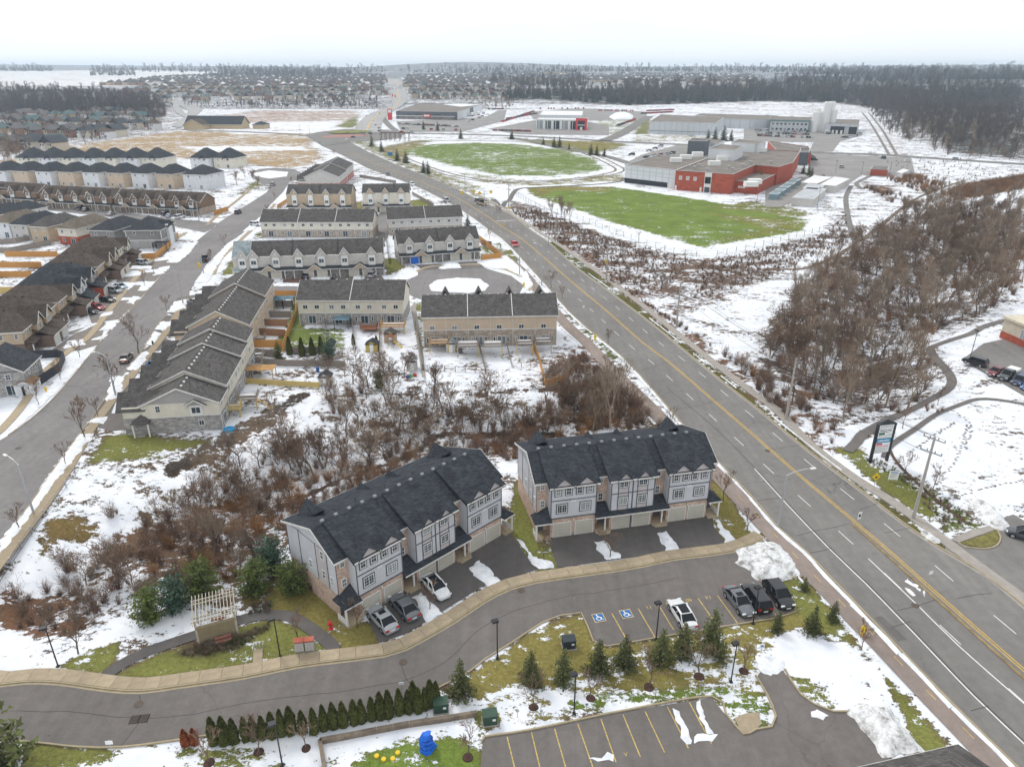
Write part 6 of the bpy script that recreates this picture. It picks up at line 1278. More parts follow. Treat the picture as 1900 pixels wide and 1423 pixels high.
# creek wood
CW='bare trees of the creek thicket'
for i,p in enumerate(scatter([(330,900),(480,830),(600,720),(700,700),(960,740),(1150,740),(1190,790),(1000,800),(800,835),(560,930),(420,1060),(250,1090),(200,1060),(330,980)],48,3.0,77)): tree((BM,BT)[i%2][R_.randrange(4)],p,('many stemmed','single trunked')[i%2]+' bare tree in the '+('left part' if p[0]<-22 else 'middle' if p[0]<-2 else 'right part')+' of the creek thicket',CW,R_.uniform(.7,1.25))
for px,k,s in (((540,870),0,.75),((430,945),1,.85),((482,868),0,.7),((320,990),0,.8),((600,865),1,1.0),((560,878),0,.7),((640,845),1,.9),((690,865),0,.9),((520,850),1,.7),((665,790),0,.8),((700,790),1,.8),((740,800),0,.8),((750,700),0,.7),((760,780),1,.7),((810,785),1,.8),((840,775),0,.8),((880,790),1,.9),((905,800),0,.75),((930,790),0,.6),((945,795),1,.6),((860,800),0,.6),((1000,800),1,.65),((1030,790),1,.65),((780,840),0,.5),((725,930),0,.7),((715,840),1,.6),((470,1040),0,.8),((395,1010),0,.7),((445,1070),0,.6),((210,1065),0,.6),((160,1085),0,.6),((130,1060),1,.5),((345,1120),0,.5),((620,960),0,.5),((655,915),0,.6),((480,960),0,.6),((440,900),1,.8),((350,940),0,.6),((1060,760),1,.8),((1090,790),0,.8),((1110,760),1,.8),((970,790),0,.6),((680,740),0,.6),((640,700),0,.6),((610,690),1,.6),((860,830),0,.5)):
    tree((BM if k else BT)[R_.randrange(4)],g(*px),'dark bare tree among the thicket along the snowy creek',CW,s*1.3)
for px in ((1000,770),(1012,700)): pass
for px,s in (((1132,795),1.0),((1100,800),.9),((1045,750),1.0),((1150,770),.8),((1125,730),.75)): tree(BTALL[R_.randrange(4)],g(*px),'tall pale bare poplar between the creek and the shared path',CW+', tall ones',s)
tree(BBI,g(1487,597),'single white barked birch at the left of the valley wood','',1.0,name='birch_tree')['group']='birch'
# valley wood on the right
VW=[(1415,700),(1440,620),(1500,530),(1560,480),(1640,440),(1700,400),(1800,400),(1870,440),(1880,560),(1790,600),(1730,630),(1720,690),(1730,740),(1660,780),(1560,790),(1470,750)]
for i,p in enumerate(scatter(VW,185,3.2,5)):
    pr=(BTALL if R_.random()<.33 else BM if R_.random()<.5 else BT)[R_.randrange(4)]; tree(pr,p,{0:'tall slim pale bare tree',1:'many stemmed bare tree',2:'broad bare tree'}[0 if pr in BTALL else 1 if pr in BM else 2]+' in the '+('near part of the valley wood by the road' if p[1]<125 else 'middle of the valley wood' if p[1]<170 else 'far part of the valley wood below the school'),'bare trees of the valley wood',R_.uniform(1.0,1.55) if pr not in BTALL else R_.uniform(.9,1.2))
# street trees
for px,lab in (((212,727),'bare tree on the snowy boulevard beside the beige car'),((257,655),'bare street tree on the boulevard just beyond the beige car'),((158,812),'bare tree on the boulevard at the nearest drive of the stepped row'),((122,862),'thin bare tree on the boulevard strip below the stepped row'),((38,983),'spreading bare tree by the pavement at the left edge'),((182,773),'small bare tree beside the drive with no car'),
    ((392,488),'bare tree on the boulevard by the dark pickup truck'),((417,455),'bare tree on the boulevard above the dark pickup truck'),((497,395),'first bare street tree beside the three storey beige row'),((510,372),'second bare street tree beside the three storey beige row'),((541,340),'bare street tree near the cul de sac bulb'),((310,580),'sapling beside the tan end row drive'),((148,665),'sapling on the long boulevard strip beside the dark fence'),((112,705),'second sapling on the long boulevard strip beside the dark fence'),((73,752),'nearest sapling on the long boulevard strip beside the dark fence'),((269,530),'sapling on a snow patch between two drives on the left of the street'),((285,505),'thin sapling on the second snow patch left of the street'),
    ((1342,930),'reddish bare tree on the lawn right of the second grey block'),((1387,985),'small reddish bare tree ringed by snow at the corner lawn'),((1131,1035),'small bare tree on the snow island of the second grey block'),((797,1134),'small bare tree on the snow island beside the white car'),((664,1165),'bare tree at the near porch of the first grey block'),((1010,1040),'small shrubby tree between the two grey blocks'),((555,1190),'thin tree beside the lawn footpath and mail kiosk'),((1204,1275),'bare tree with mulch ring below the dark spruces'),((1297,1255),'pale bare tree with mulch ring right of the spruces'),((1096,1295),'small bare tree with mulch ring beside the lamp post'),((990,1312),'low reddish tree with mulch ring near the green transformer'),((1380,1245),'reddish tree with mulch ring near the bent lamp post'),((1598,1205),'red twigged small tree beside the shared path'),((388,1415),'pale tree with mulch ring below the hedge at left'),((480,1395),'small reddish tree with mulch ring below the hedge'),((568,1388),'bare tree with mulch ring below the middle of the hedge'),((868,1405),'wide bare tree with mulch ring near the blue wrapped play set'),
    ((1715,720),'sapling on the snow left of the plaza cars'),((1740,752),'sapling beside the dark red shrubs on the snow'),((1675,795),'thin sapling beside the curved park path'),((1680,880),'pale bare tree behind the plaza sign hedge'),((1730,910),'second pale bare tree behind the plaza sign hedge'),((1023,535),'bare tree beside the main road behind the tan row'),((1043,555),'second bare tree beside the main road behind the tan row'),((908,445),'bare tree outside the orange fence at the main road'),((1243,800),'thin bare tree between the path and the second grey block'),((620,290),'bare tree beside the main road near the junction'),((1185,445),'bare tree below the sports field fence'),((145,1213),'small bare tree near the footpath start'),((1375,690),'bare shrubby tree at the edge of the valley wood'),((1128,640),'bare tree on the verge beside the yellow hydrant')):
    t_=tree(BST[R_.randrange(3)],g(*px),lab,'young street and lawn trees',(R_.uniform(.85,1.15) if px[0]>400 else R_.uniform(1.0,1.35)) if px not in ((212,727),(257,655),(158,812)) else 1.9,name='young_tree')
    if 'mulch' in lab: part('mulch_ring',cmesh('mul',lambda:MB().lathe([(.5,0),(.46,.1),(.2,.16)],12).mesh('mulch_ring',mat('mulch_red',(.065,.035,.026),.95,.3,3))),None,t_)
for px in ((455,330),(440,345),(470,335),(480,350)): tree(BT[R_.randrange(4)],g(*px),'large bare tree in the clump beside the turning circle','clump of bare trees by the turning circle',1.0)
for px in ((1040,410),(1046,416),(1057,412),(1025,405)): tree(BTALL[R_.randrange(4)],g(*px),'tall thin poplar on the bank below the sports field','poplars below the sports field',.85)
# pines and spruces
for px,k,lab,s in (((280,1150),0,'light green pine left of the pergola','.8'),((325,1130),1,'blue green pine behind the pergola','.8'),((375,1110),2,'large bright green pine behind the pergola, third from the left','.95'),((475,1100),0,'round green pine nearest the end wall of the grey block, on the left','.85'),((508,1060),1,'tall dark pine touching the thicket behind the grey block','.9'),((543,1098),2,'round pine beside the end wall of the grey block','.8')): tree(PIN[k],g(*px),lab,'pines around the pergola',float(s))
for px,s,lab in (((855,1290),.85,'spruce at the right end of the cedar hedge'),((985,1265),.75,'first small green spruce of the lawn row from the left'),((1046,1262),.75,'second small green spruce of the lawn row'),((1109,1248),.8,'third spruce of the lawn row, slim and dark'),((1158,1235),.75,'fourth bushy tree of the lawn row'),((1226,1228),.8,'spruce beside the lamp post at the parking bays'),((1266,1215),.8,'spruce right behind the white car'),((1318,1210),1.05,'largest dark spruce at the parking bays'),((1442,1170),.5,'small spruce near the parked dark cars'),((1506,1175),.7,'hazy green spruce on the corner lawn'),((1545,1150),.5,'small spruce beside the shared path'),((1492,1095),.35,'brownish small bush near the black car on the corner lawn')):
    tree(SPR[R_.randrange(3)],g(*px),lab,'evergreens of the lower lawn',s*.9)
tree(SPR[0],g(-6,1462),'large dark evergreen at the bottom left corner','',2.0)['group']='corner evergreen'
for px,s in (((737,299),1.3),((753,303),1.3),((786,321),1.15),((794,323),1.2),((708,282),1.3),((690,272),1.5),((855,258),1.4),((786,241),1.4),((812,243),1.4),((950,259),1.4),((1008,269),1.0),((1028,274),1.3),((1038,274),1.4),((1056,278),.8),((1096,288),1.3),((1107,289),1.2),((1121,291),1.0),((1410,344),1.3),((1505,330),1.0),((1313,262),1.6),((1326,262),1.9),((1342,262),2.1),((1356,262),1.6),((948,259),.8),((868,428),.95),((880,465),.5),((1500,326),1.0),((1490,323),1.0)): tree(SPR[R_.randrange(3)],g(*px),'dark spruce standing along the roads around the oval field','spruces around the oval field',s)
for px,s,lab in (((262+200,660),.0,''),): pass
for i,px in enumerate(((538,658),(561,660),(580,659),(597,657))): tree(ARBS[i%4],g(*px),('first','second','third','fourth')[i]+' tall cedar of the four behind the cream row lawn','four cedars behind the cream row',1.25)
tree(SPR[1],g(518,668),'dark green spruce left of the four tall cedars','',.7)['group']='garden spruce'; tree(PIN[1],g(612,668),'bluish spruce right of the four tall cedars','',.75)['group']='garden spruce'
tree(PIN[0],g(703,720),'olive bushy evergreen below the wooden sheds','',.7)['group']='garden evergreen'
for i,px in enumerate(((656,640),(699,643))): tree(ARBS[i],g(*px),('first','second')[i]+' small conifer beside the red stained deck','conifers at the red stained deck',.8)
# cedar hedge along the lane
hx=[(398,1378),(418,1378),(436,1376),(457,1372),(472,1370),(489,1368),(507,1366),(524,1362),(541,1358),(563,1358),(584,1358),(602,1352),(620,1349),(638,1345),(658,1341),(672,1338),(691,1334),(707,1331),(722,1328),(742,1323),(758,1320),(768,1314),(777,1319),(789,1314),(799,1308),(810,1303)]
for i,px in enumerate(hx): tree(ARBS[i%4],g(*px),'dark green cedar of the long hedge row below the lane','cedar hedge below the lane',R_.uniform(.8,1.05))
for i,px in enumerate(((345,1382),(362,1380))): tree(ARBD,g(*px),('left','right')[i]+' of the two dead rust coloured cedars at the hedge end','dead cedars at the hedge end',.85)
# shrubs: individuals first, then the mass
def shrubs(region,n,lab,grp,seed,s=(.6,1.2),ms=None,dm=1.0):
    for p in scatter(region,n,dm,seed):
        o=link('shrub',SHM[(ms or range(6))[R_.randrange(len(ms or range(6)))]],None,p,R_.uniform(0,6.28)); k=R_.uniform(*s); o.scale=(k*1.15,k*1.15,k); tag(o,lab,'shrub',grp)
shrubs([(200,1000),(330,960),(450,930),(560,880),(600,900),(545,1000),(440,1080),(330,1080),(240,1060)],62,'reddish brown bare shrub in the thicket left of the grey blocks','red shrubs of the creek thicket',3,(.6,1.25),(0,2,4,1))
shrubs([(870,830),(950,775),(1080,740),(1180,740),(1230,800),(1000,815),(960,860)],75,'rusty bare shrub between the creek and the second grey block','rusty shrubs above the second grey block',4,(.6,1.2),(0,2,4,3))
shrubs([(0,1100),(150,1080),(240,1120),(160,1165),(0,1165)],30,'low brown shrub on the snowy slope at the left edge','low shrubs at the left edge',6,(.4,.9),(0,1,4,5))
shrubs([(560,960),(640,905),(720,860),(840,830),(850,845),(720,900),(640,940)],45,'dry shrub between the creek and the roofs of the first grey block','dry shrubs behind the first grey block',7,(.5,1.0),(2,0,3,5))
for i,px in enumerate(((1718,757),(1729,757),(1720,763),(1739,766),(1747,763))): o=link('shrub',SHM[0],None,g(*px)); o.scale=(.45,)*3; tag(o,'small red twigged shrub in the clump of five on the open snow','shrub','five red shrubs on the snow')
# instanced masses (one object each)
def gn_mass(name,pts,protos,smin,smax,seed=1):
    r=random.Random(seed); me=bpy.data.meshes.new(name); me.from_pydata([tuple(p) for p in pts],[],[]); n=len(pts)
    for nm,ty,vals in (('s','FLOAT',[r.uniform(smin,smax) for _ in range(n)]),('rz','FLOAT',[r.uniform(0,6.28) for _ in range(n)]),('k','INT',[r.randrange(len(protos)) for _ in range(n)])):
        a=me.attributes.new(nm,ty,'POINT'); a.data.foreach_set('value',vals)
    o=link(name,me); tag(o,kind='stuff'); col=bpy.data.collections.new(name+'_kinds')
    for i,(m_) in enumerate(protos): q=bpy.data.objects.new('%s_kind_%02d'%(name,i),m_); col.objects.link(q)
    ng=bpy.data.node_groups.new(name,'GeometryNodeTree'); ng.interface.new_socket('Geometry',in_out='INPUT',socket_type='NodeSocketGeometry'); ng.interface.new_socket('Geometry',in_out='OUTPUT',socket_type='NodeSocketGeometry')
    N=ng.nodes; gi=N.new('NodeGroupInput'); go_=N.new('NodeGroupOutput'); ip=N.new('GeometryNodeInstanceOnPoints'); ci=N.new('GeometryNodeCollectionInfo'); ci.inputs['Collection'].default_value=col; ci.inputs['Separate Children'].default_value=True; ci.inputs['Reset Children'].default_value=True
    def at(nm,ty): a=N.new('GeometryNodeInputNamedAttribute'); a.data_type=ty; a.inputs['Name'].default_value=nm; return a.outputs['Attribute']
    cx=N.new('ShaderNodeCombineXYZ'); sc=N.new('ShaderNodeCombineXYZ'); Lk=ng.links
    Lk.new(gi.outputs[0],ip.inputs['Points']); Lk.new(ci.outputs[0],ip.inputs['Instance']); ip.inputs['Pick Instance'].default_value=True; Lk.new(at('k','INT'),ip.inputs['Instance Index'])
    Lk.new(at('rz','FLOAT'),cx.inputs[2]); Lk.new(cx.outputs[0],ip.inputs['Rotation']); s_=at('s','FLOAT')
    for i in range(3): Lk.new(s_,sc.inputs[i])
    Lk.new(sc.outputs[0],ip.inputs['Scale']); Lk.new(ip.outputs[0],go_.inputs[0])
    md=o.modifiers.new('scatter','NODES'); md.node_group=ng; return o
def joined(pr,fm=None): 
    a,b=pr[0],pr[1]; me=bpy.data.meshes.new('tree'); va=[tuple(v.co) for v in a.vertices]; k=len(va); va+=[tuple(v.co) for v in b.vertices]
    fa=[tuple(p.vertices) for p in a.polygons]; nf_=len(fa); fa+=[tuple(i+k for i in p.vertices) for p in b.polygons]; me.from_pydata(va,[],fa); me.materials.append(fm or a.materials[0]); me.materials.append(fm or b.materials[0]); me.polygons.foreach_set('material_index',[0]*nf_+[1]*(len(fa)-nf_)); return me
JB=[joined(p) for p in BT[:3]+BTALL[:3]+BM[:2]]; FT=mat('far_twigs',(.115,.095,.088),.95,.25,.02); FN=mat('far_needles',(.048,.068,.052),.95,.3,.02); JS=[joined(p,FN) for p in SPR]; JF=[joined(p,FT) for p in BT[:2]+BTALL[:2]]
def S_(reg,n,seed): return scatter(reg,n,0,seed)
gn_mass('valley_undergrowth',S_(VW,380,11)+S_([(1330,650),(1420,700),(1560,800),(1560,835),(1440,760)],45,12)+S_([(1590,345),(1700,370),(1870,400),(1900,470),(1880,560),(1700,400)],260,13),SHM,.5,1.25,1)
gn_mass('valley_saplings',S_(VW,60,71),JB,.8,1.4,21)
gn_mass('creek_undergrowth',S_([(60,1090),(200,960),(330,900),(560,800),(640,720),(760,760),(960,760),(1190,760),(1200,800),(1000,810),(860,850),(560,950),(440,1080),(250,1120)],260,14)+S_([(1000,700),(1080,660),(1190,760),(1060,800)],180,15),SHM,.3,1.0,2)
gn_mass('bank_scrub',S_([(940,388),(1000,390),(1120,440),(1290,485),(1200,560),(1090,484)],1100,16)+S_([(1100,500),(1250,600),(1330,650),(1260,600)],60,17)+S_([(1290,490),(1520,440),(1570,400),(1570,450),(1420,520),(1280,560)],700,18)+S_([(1650,400),(1760,350),(1900,320),(1900,345),(1790,372),(1700,380)],300,19)+S_([(1640,300),(1760,290),(1900,320),(1740,350)],160,191),[SHM[1],SHM[5],SHM[0],SHM[3]],.16,.5,3)
gn_mass('reed_bed',S_([(1745,362),(1800,345),(1900,328),(1900,350),(1810,368)],500,20)+S_([(1640,330),(1700,325),(1760,345),(1720,365)],160,21),[SHM[2],SHM[4]],.6,1.1,4)
gn_mass('conifer_wood',S_([(935,186),(1000,184),(1170,196),(1400,188),(1560,190),(1560,172),(1400,170),(1150,172),(945,175)],900,22)+S_([(1200,188),(1560,192),(1650,200),(1600,170),(1200,170)],220,23)+S_([(1620,205),(1900,190),(1900,168),(1600,170)],420,24)+S_([(20,205),(260,215),(290,200),(20,196)],160,25)+S_([(905,158),(1090,164),(1080,156),(915,150)],200,26),JS+JF,1.5,2.7,5)
gn_mass('far_bare_wood',S_([(1560,195),(1600,200),(1650,250),(1740,290),(1900,300),(1900,175),(1650,172)],1150,27)+S_([(-60,170),(180,170),(300,195),(310,215),(290,235),(240,215),(-60,222)],1100,28)+S_([(1150,188),(1560,190),(1640,200),(1600,165),(1200,168)],500,29),JF,1.0,1.6,6)
gn_mass('horizon_woods',S_([(170,134),(420,136),(600,138),(720,136),(720,131),(420,129),(170,131)],500,30)+S_([(-80,131),(100,133),(100,130),(-80,129)],200,31)+S_([(168,141),(255,141),(250,138),(168,138)],100,32)+S_([(360,146),(560,149),(650,147),(650,137),(420,137)],450,33)+S_([(730,135),(930,138),(1200,134),(1500,136),(1900,150),(1900,128),(1400,129),(900,129)],2200,34),JS+JF,1.8,3.0,7)
gn_mass('ridge_wood',S_([(1400,164),(1900,166),(1900,140),(1500,140)],900,61)+S_([(1520,140),(1760,141),(1740,132),(1560,131)],250,62),JF+JS[:2],1.5,2.5,17)
gn_mass('estate_trees',S_([(280,200),(700,203),(700,187),(520,188),(330,200)],420,35)+S_([(230,190),(712,182),(712,150),(400,150)],700,36)+S_([(765,190),(940,186),(960,150),(750,150)],350,37)+S_([(-40,300),(90,285),(200,262),(300,240),(300,216),(-40,222)],300,38)+S_([(760,150),(1400,158),(1400,138),(760,138)],1300,39),JF,.5,1.0,8)
gn_mass('roadside_trees',S_([(860,196),(940,205),(960,195),(900,186)],40,40)+S_([(1640,250),(1760,290),(1900,300),(1900,230),(1700,215)],260,41)+S_([(1740,380),(1900,395),(1900,560),(1870,440)],60,42)+S_([(-20,300),(60,300),(60,275),(-20,280)],30,43),JB,.7,1.2,9)
# dry grass tufts and small snow-melt clumps in front of the pergola etc
# ---------------- vehicles ----------------
CARP={'black':(.012,.013,.016),'white':(.72,.73,.74),'silver':(.36,.38,.40),'grey':(.13,.14,.155),'dark grey':(.055,.06,.07),'red':(.35,.012,.015),'dark red':(.16,.012,.02),'blue':(.02,.12,.36),'dark blue':(.02,.035,.08),'beige':(.42,.36,.24),'brown':(.11,.075,.05),'bright red':(.62,.01,.015),'pale blue':(.28,.36,.44)}
TYRE=mat('tyre',(.02,.02,.02),.9); RIM=mat('rim',(.45,.46,.48),.35,.05,5,metal=.6); HL=mat('headlight',(.75,.78,.8),.15); TL=paint('tail_light',(.45,.01,.01),.2); CGL=mat('car_glass',(.012,.015,.019),.25,.1,2,spec=.2); PLATE=mat('plate',(.7,.72,.75),.5); DKP=mat('dark_plastic',(.02,.02,.022),.7)
# stations: x, half width, belt height ; cabin: base rear/front, top rear/front, roof z
KIND={'sedan':(4.8,.92,[(-2.4,.70,.62),(-2.3,.84,.86),(-1.7,.90,.98),(-.9,.92,.98),(.9,.92,.94),(1.5,.89,.86),(2.1,.82,.74),(2.38,.66,.58)],(-1.85,1.2,-1.0,.35,1.44)),
 'suv':(4.7,.95,[(-2.35,.80,.70),(-2.3,.90,1.02),(-1.7,.94,1.08),(0,.95,1.08),(1.0,.94,1.04),(1.7,.90,.98),(2.2,.84,.86),(2.35,.72,.66)],(-2.28,1.25,-1.95,.55,1.70)),
 'hatch':(4.2,.90,[(-2.1,.76,.66),(-2.05,.86,.95),(-1.4,.90,1.0),(.8,.90,.95),(1.4,.87,.88),(1.9,.8,.75),(2.1,.68,.6)],(-2.0,1.1,-1.45,.35,1.5)),
 'van':(5.0,.98,[(-2.5,.88,.75),(-2.45,.96,1.1),(0,.98,1.1),(1.6,.95,1.05),(2.2,.88,.92),(2.5,.75,.7)],(-2.4,1.75,-2.2,.95,1.78)),
 'pickup':(5.6,.97,[(-2.8,.90,.75),(-2.75,.95,1.12),(-.4,.97,1.14),(1.2,.97,1.12),(1.8,.95,1.08),(2.6,.9,.98),(2.8,.8,.75)],(-.7,1.5,-.45,.75,1.85))}
def car_meshes(kind,col):
    key=('car',kind,col)
    if key in CACHE: return CACHE[key]
    L,hw,st,(cb,cf,tb,tf,zr)=KIND[kind]; P=paint('car_'+col.replace(' ','_'),CARP[col])
    rings=[]
    for x,w,z in st: rings.append([(x,-w*.93,.28),(x,-w,.45),(x,-w,z*.72),(x,-w*.93,z-.03),(x,-w*.6,z+.015),(x,0,z+.03),(x,w*.6,z+.015),(x,w*.93,z-.03),(x,w,z*.72),(x,w,.45),(x,w*.93,.28)])
    b=MB(); n=len(rings[0]); v=[p for r in rings for p in r]; f=[]
    for i in range(len(rings)-1):
        for j in range(n-1): f.append((i*n+j,i*n+j+1,(i+1)*n+j+1,(i+1)*n+j))
        f.append((i*n+n-1,i*n,(i+1)*n,(i+1)*n+n-1))
    f+=[tuple(range(n)),tuple(range((len(rings)-1)*n,len(rings)*n))]; b.add(v,f)
    zb=max(s[2] for s in st)-.03; wt=hw*.74; wb=hw*.93
    # roof and pillars
    b.add([(tb,-wt,zr),(tf,-wt,zr),(tf,wt,zr),(tb,wt,zr),(tb+.12,-wt*.7,zr+.05),(tf-.12,-wt*.7,zr+.05),(tf-.12,wt*.7,zr+.05),(tb+.12,wt*.7,zr+.05)],[(0,1,5,4),(1,2,6,5),(2,3,7,6),(3,0,4,7),(4,5,6,7),(0,3,2,1)])
    for s in (-1,1):
        for a,c in (((cb,s*wb,zb),(tb,s*wt,zr)),((cf,s*wb*.97,zb-.03),(tf,s*wt,zr)),((0.1*(cf+cb),s*(wb+.01),zb),((tb+tf)/2-.05,s*(wt+.01),zr))): b.bar(a,c,.09,.07)
        b.bar((tb,s*wt,zr),(tf,s*wt,zr),.07,.06); b.box(cf-.35,cf-.15,s*(hw+.02)-.09,s*(hw+.02)+.09,zb-.02,zb+.14)
    if kind=='pickup': b.box(-2.7,-.75,-.97,-.85,1.0,1.2).box(-2.7,-.75,.85,.97,1.0,1.2).box(-2.8,-2.68,-.95,.95,.7,1.2)
    body=b.mesh('body',P)
    g_=MB(); g_.add([(cb,-wb,zb-.02),(cf,-wb*.97,zb-.05),(cf,wb*.97,zb-.05),(cb,wb,zb-.02),(tb,-wt+.01,zr-.03),(tf,-wt+.01,zr-.03),(tf,wt-.01,zr-.03),(tb,wt-.01,zr-.03)],[(0,1,5,4),(1,2,6,5),(2,3,7,6),(3,0,4,7),(4,5,6,7)]); gl=g_.mesh('windows',CGL)
    if kind in('sedan','hatch'): pass
    t=MB(); t.lathe([(.33,-.11),(.345,-.09),(.345,.09),(.33,.11)],14); ty=t.mesh('tyre',TYRE); r=MB(); r.lathe([(.22,-.125),(.22,.125)],10); rm=r.mesh('rim',RIM)
    h=MB().box(-.07,.07,-.2,.2,-.08,.08).mesh('headlight',HL); tl=MB().box(-.06,.06,-.2,.2,-.1,.1).mesh('tail_light',TL); pl=MB().box(-.02,.02,-.25,.25,-.07,.07).mesh('plate',PLATE); ar=MB().lathe([(.40,-.012),(.40,.012)],14).mesh('wheel_arch',DKP)
    CACHE[key]=(body,gl,ty,rm,h,tl,pl,ar); return CACHE[key]
def car(kind,col,A,B_,label,group=None,simple=False,world=False,s=1.0,name='parked_car',extra=None,cat=None,clr=.06):
    """A: rear, B: front (pixels of the ground under the ends)"""
    a=Vector(A) if world else g(*A); b=Vector(B_) if world else g(*B_); c=(a+b)/2; rz=math.atan2(b.y-a.y,b.x-a.x)
    body,gl,ty,rm,h,tl,pl,ar=car_meshes(kind,col); o=thing(name,label,cat or {'suv':'suv','pickup':'pickup truck','van':'van'}.get(kind,'car'),(c.x,c.y,max(c.z,0)+clr),rz,group); o.scale=(s,s,s)
    bo=link('body',body,o); link('windows',gl,o)
    if simple:
        link('tyres',cmesh(('w4',kind),lambda:MB().box(-1.8,-1.1,-.9,.9,0,.5).box(1.1,1.8,-.9,.9,0,.5).mesh('tyres',TYRE)),o); return o
    L,hw,st,_=KIND[kind]; z=st[-1][2]
    for x in (-L*.29,L*.30):
        for s_ in (-1,1):
            w=link('wheel',ty,o,(x,s_*(hw-.10),.33)); w.rotation_euler=(math.pi/2,0,0); link('rim',rm,w); q=link('wheel_arch',ar,o,(x,s_*(hw+.002),.36)); q.rotation_euler=(math.pi/2,0,0)
    for s_ in (-1,1): link('headlight',h,o,(L/2-.13,s_*(st[-2][1]-.18),z+.06)); link('tail_light',tl,o,(-L/2+.05,s_*(st[1][1]-.2),st[1][2]-.12))
    link('plate',pl,o,(-L/2-.02,0,.6)); link('plate',pl,o,(L/2+.01,0,.42))
    if extra=='roofglass': o2=link('glass_roof',MB().box(-.9,.4,-.5,.5,KIND[kind][3][4]+.045,KIND[kind][3][4]+.065).mesh('glass_roof',CGL),o)
    if extra=='sunroof': link('sunroof',MB().box(-.35,.25,-.4,.4,KIND[kind][3][4]+.045,KIND[kind][3][4]+.062).mesh('sunroof',CGL),o)
    if extra=='rack': 
        for s_ in (-1,1): link('roof_rail',MB().box(-1.6,.3,s_*.62-.03,s_*.62+.03,1.72,1.80).mesh('roof_rail',MET),o)
    return o
car('sedan','silver',(731,1179),(690,1132),'silver sedan with a sunroof, leftmost car on the drive of the first grey block',extra='sunroof')
car('sedan','grey',(769,1154),(733,1112),'grey sedan beside the silver one on the drive of the first grey block')
car('sedan','white',(790,1075),(827,1115),'white car with black glass roof nose towards the lane, beside two snow islands',extra='roofglass')
car('sedan','white',(1281,1173),(1249,1121),'white coupe with black roof glass, alone in the parking bays',extra='roofglass')
car('sedan','grey',(1352,1099),(1388,1146),'grey sedan parked nearest the empty bays of the lane car park',extra='sunroof')
car('suv','black',(1418,1141),(1385,1094),'black suv showing red tail lights between two other parked cars')
car('hatch','black',(1424,1086),(1463,1136),'black car at the end bay beside the corner lawn',s=1.08)
car('hatch','dark grey',(1918,1005),(1882,994),'dark grey car cut off by the right edge in the plaza entrance')
car('suv','black',(1822,683),(1792,677),'black suv parked under the plaza lamp post'); car('sedan','dark red',(1862,690),(1832,702),'dark red sedan in the plaza row')
pk=car('pickup','dark grey',(1888,693),(1850,712),'dark pickup truck with a white bed cover in the plaza row'); pk_c=link('bed_cover',MB().box(-2.75,-.75,-.95,.95,1.2,1.75).mesh('bed_cover',WHT),pk)
car('suv','dark blue',(1908,702),(1874,722),'dark blue suv at the plaza row, right of the white covered pickup'); car('sedan','blue',(1925,712),(1893,730),'blue car partly cut off at the right edge of the plaza row')
car('sedan','brown',(230,676),(240,662),'old brown sedan with cream roof parked on the street',s=1.0).children[0]
MRD='vehicles on the main road'
car('hatch','bright red',(949,452),(962,461),'bright red car driving on the main road',MRD); car('van','silver',(822,370),(835,379),'silver van driving on the main road beside the row of houses',MRD); car('suv','dark blue',(892,379),(880,371),'dark suv stopped beside the tan truck on the main road',MRD)
car('sedan','dark grey',(714,323),(726,329),'dark car driving on the main road near the brick row',MRD); car('suv','white',(759,341),(771,347),'white car half hidden behind the pointed gable row on the main road',MRD); t_=car('pickup','beige',(903,384),(884,377),'tan work truck with ladder rack waiting at the crossing',MRD,s=1.15); link('ladder_rack',MB().box(-2.6,.9,-.9,.9,2.0,2.1).mesh('ladder_rack',DKP),t_)
for px,q,c,lab in (((641,248),(650,248),'dark grey','dark car on the left arm of the junction'),((640,261),(650,260),'white','white car at the junction stop line'),((652,256),(660,256),'dark blue','dark blue car at the junction stop line'),((672,251),(680,251),'silver','silver car turning at the junction'),((683,249),(692,250),'black','black car turning at the junction'),((700,246),(707,244),'black','black car waiting at the far side of the junction'),((696,236),(698,232),'dark grey','dark car coming down the far road'),((692,229),(694,225),'white','white car on the far road bend'),((702,244),(704,236),'black','black car in the far road queue'),((678,218),(682,215),'grey','grey car on the far road'),((760,246),(769,247),'silver','silver suv leaving the store lot'),((741,246),(750,246),'red','red car at the store entrance'),((703,214),(706,211),'grey','grey car near the red pylon sign'),((1768,297),(1780,298),'silver','silver car on the cross road at the right')): car('suv' if c in('black','silver') else 'sedan',c,px,q,lab,'cars around the far junction',simple=True)
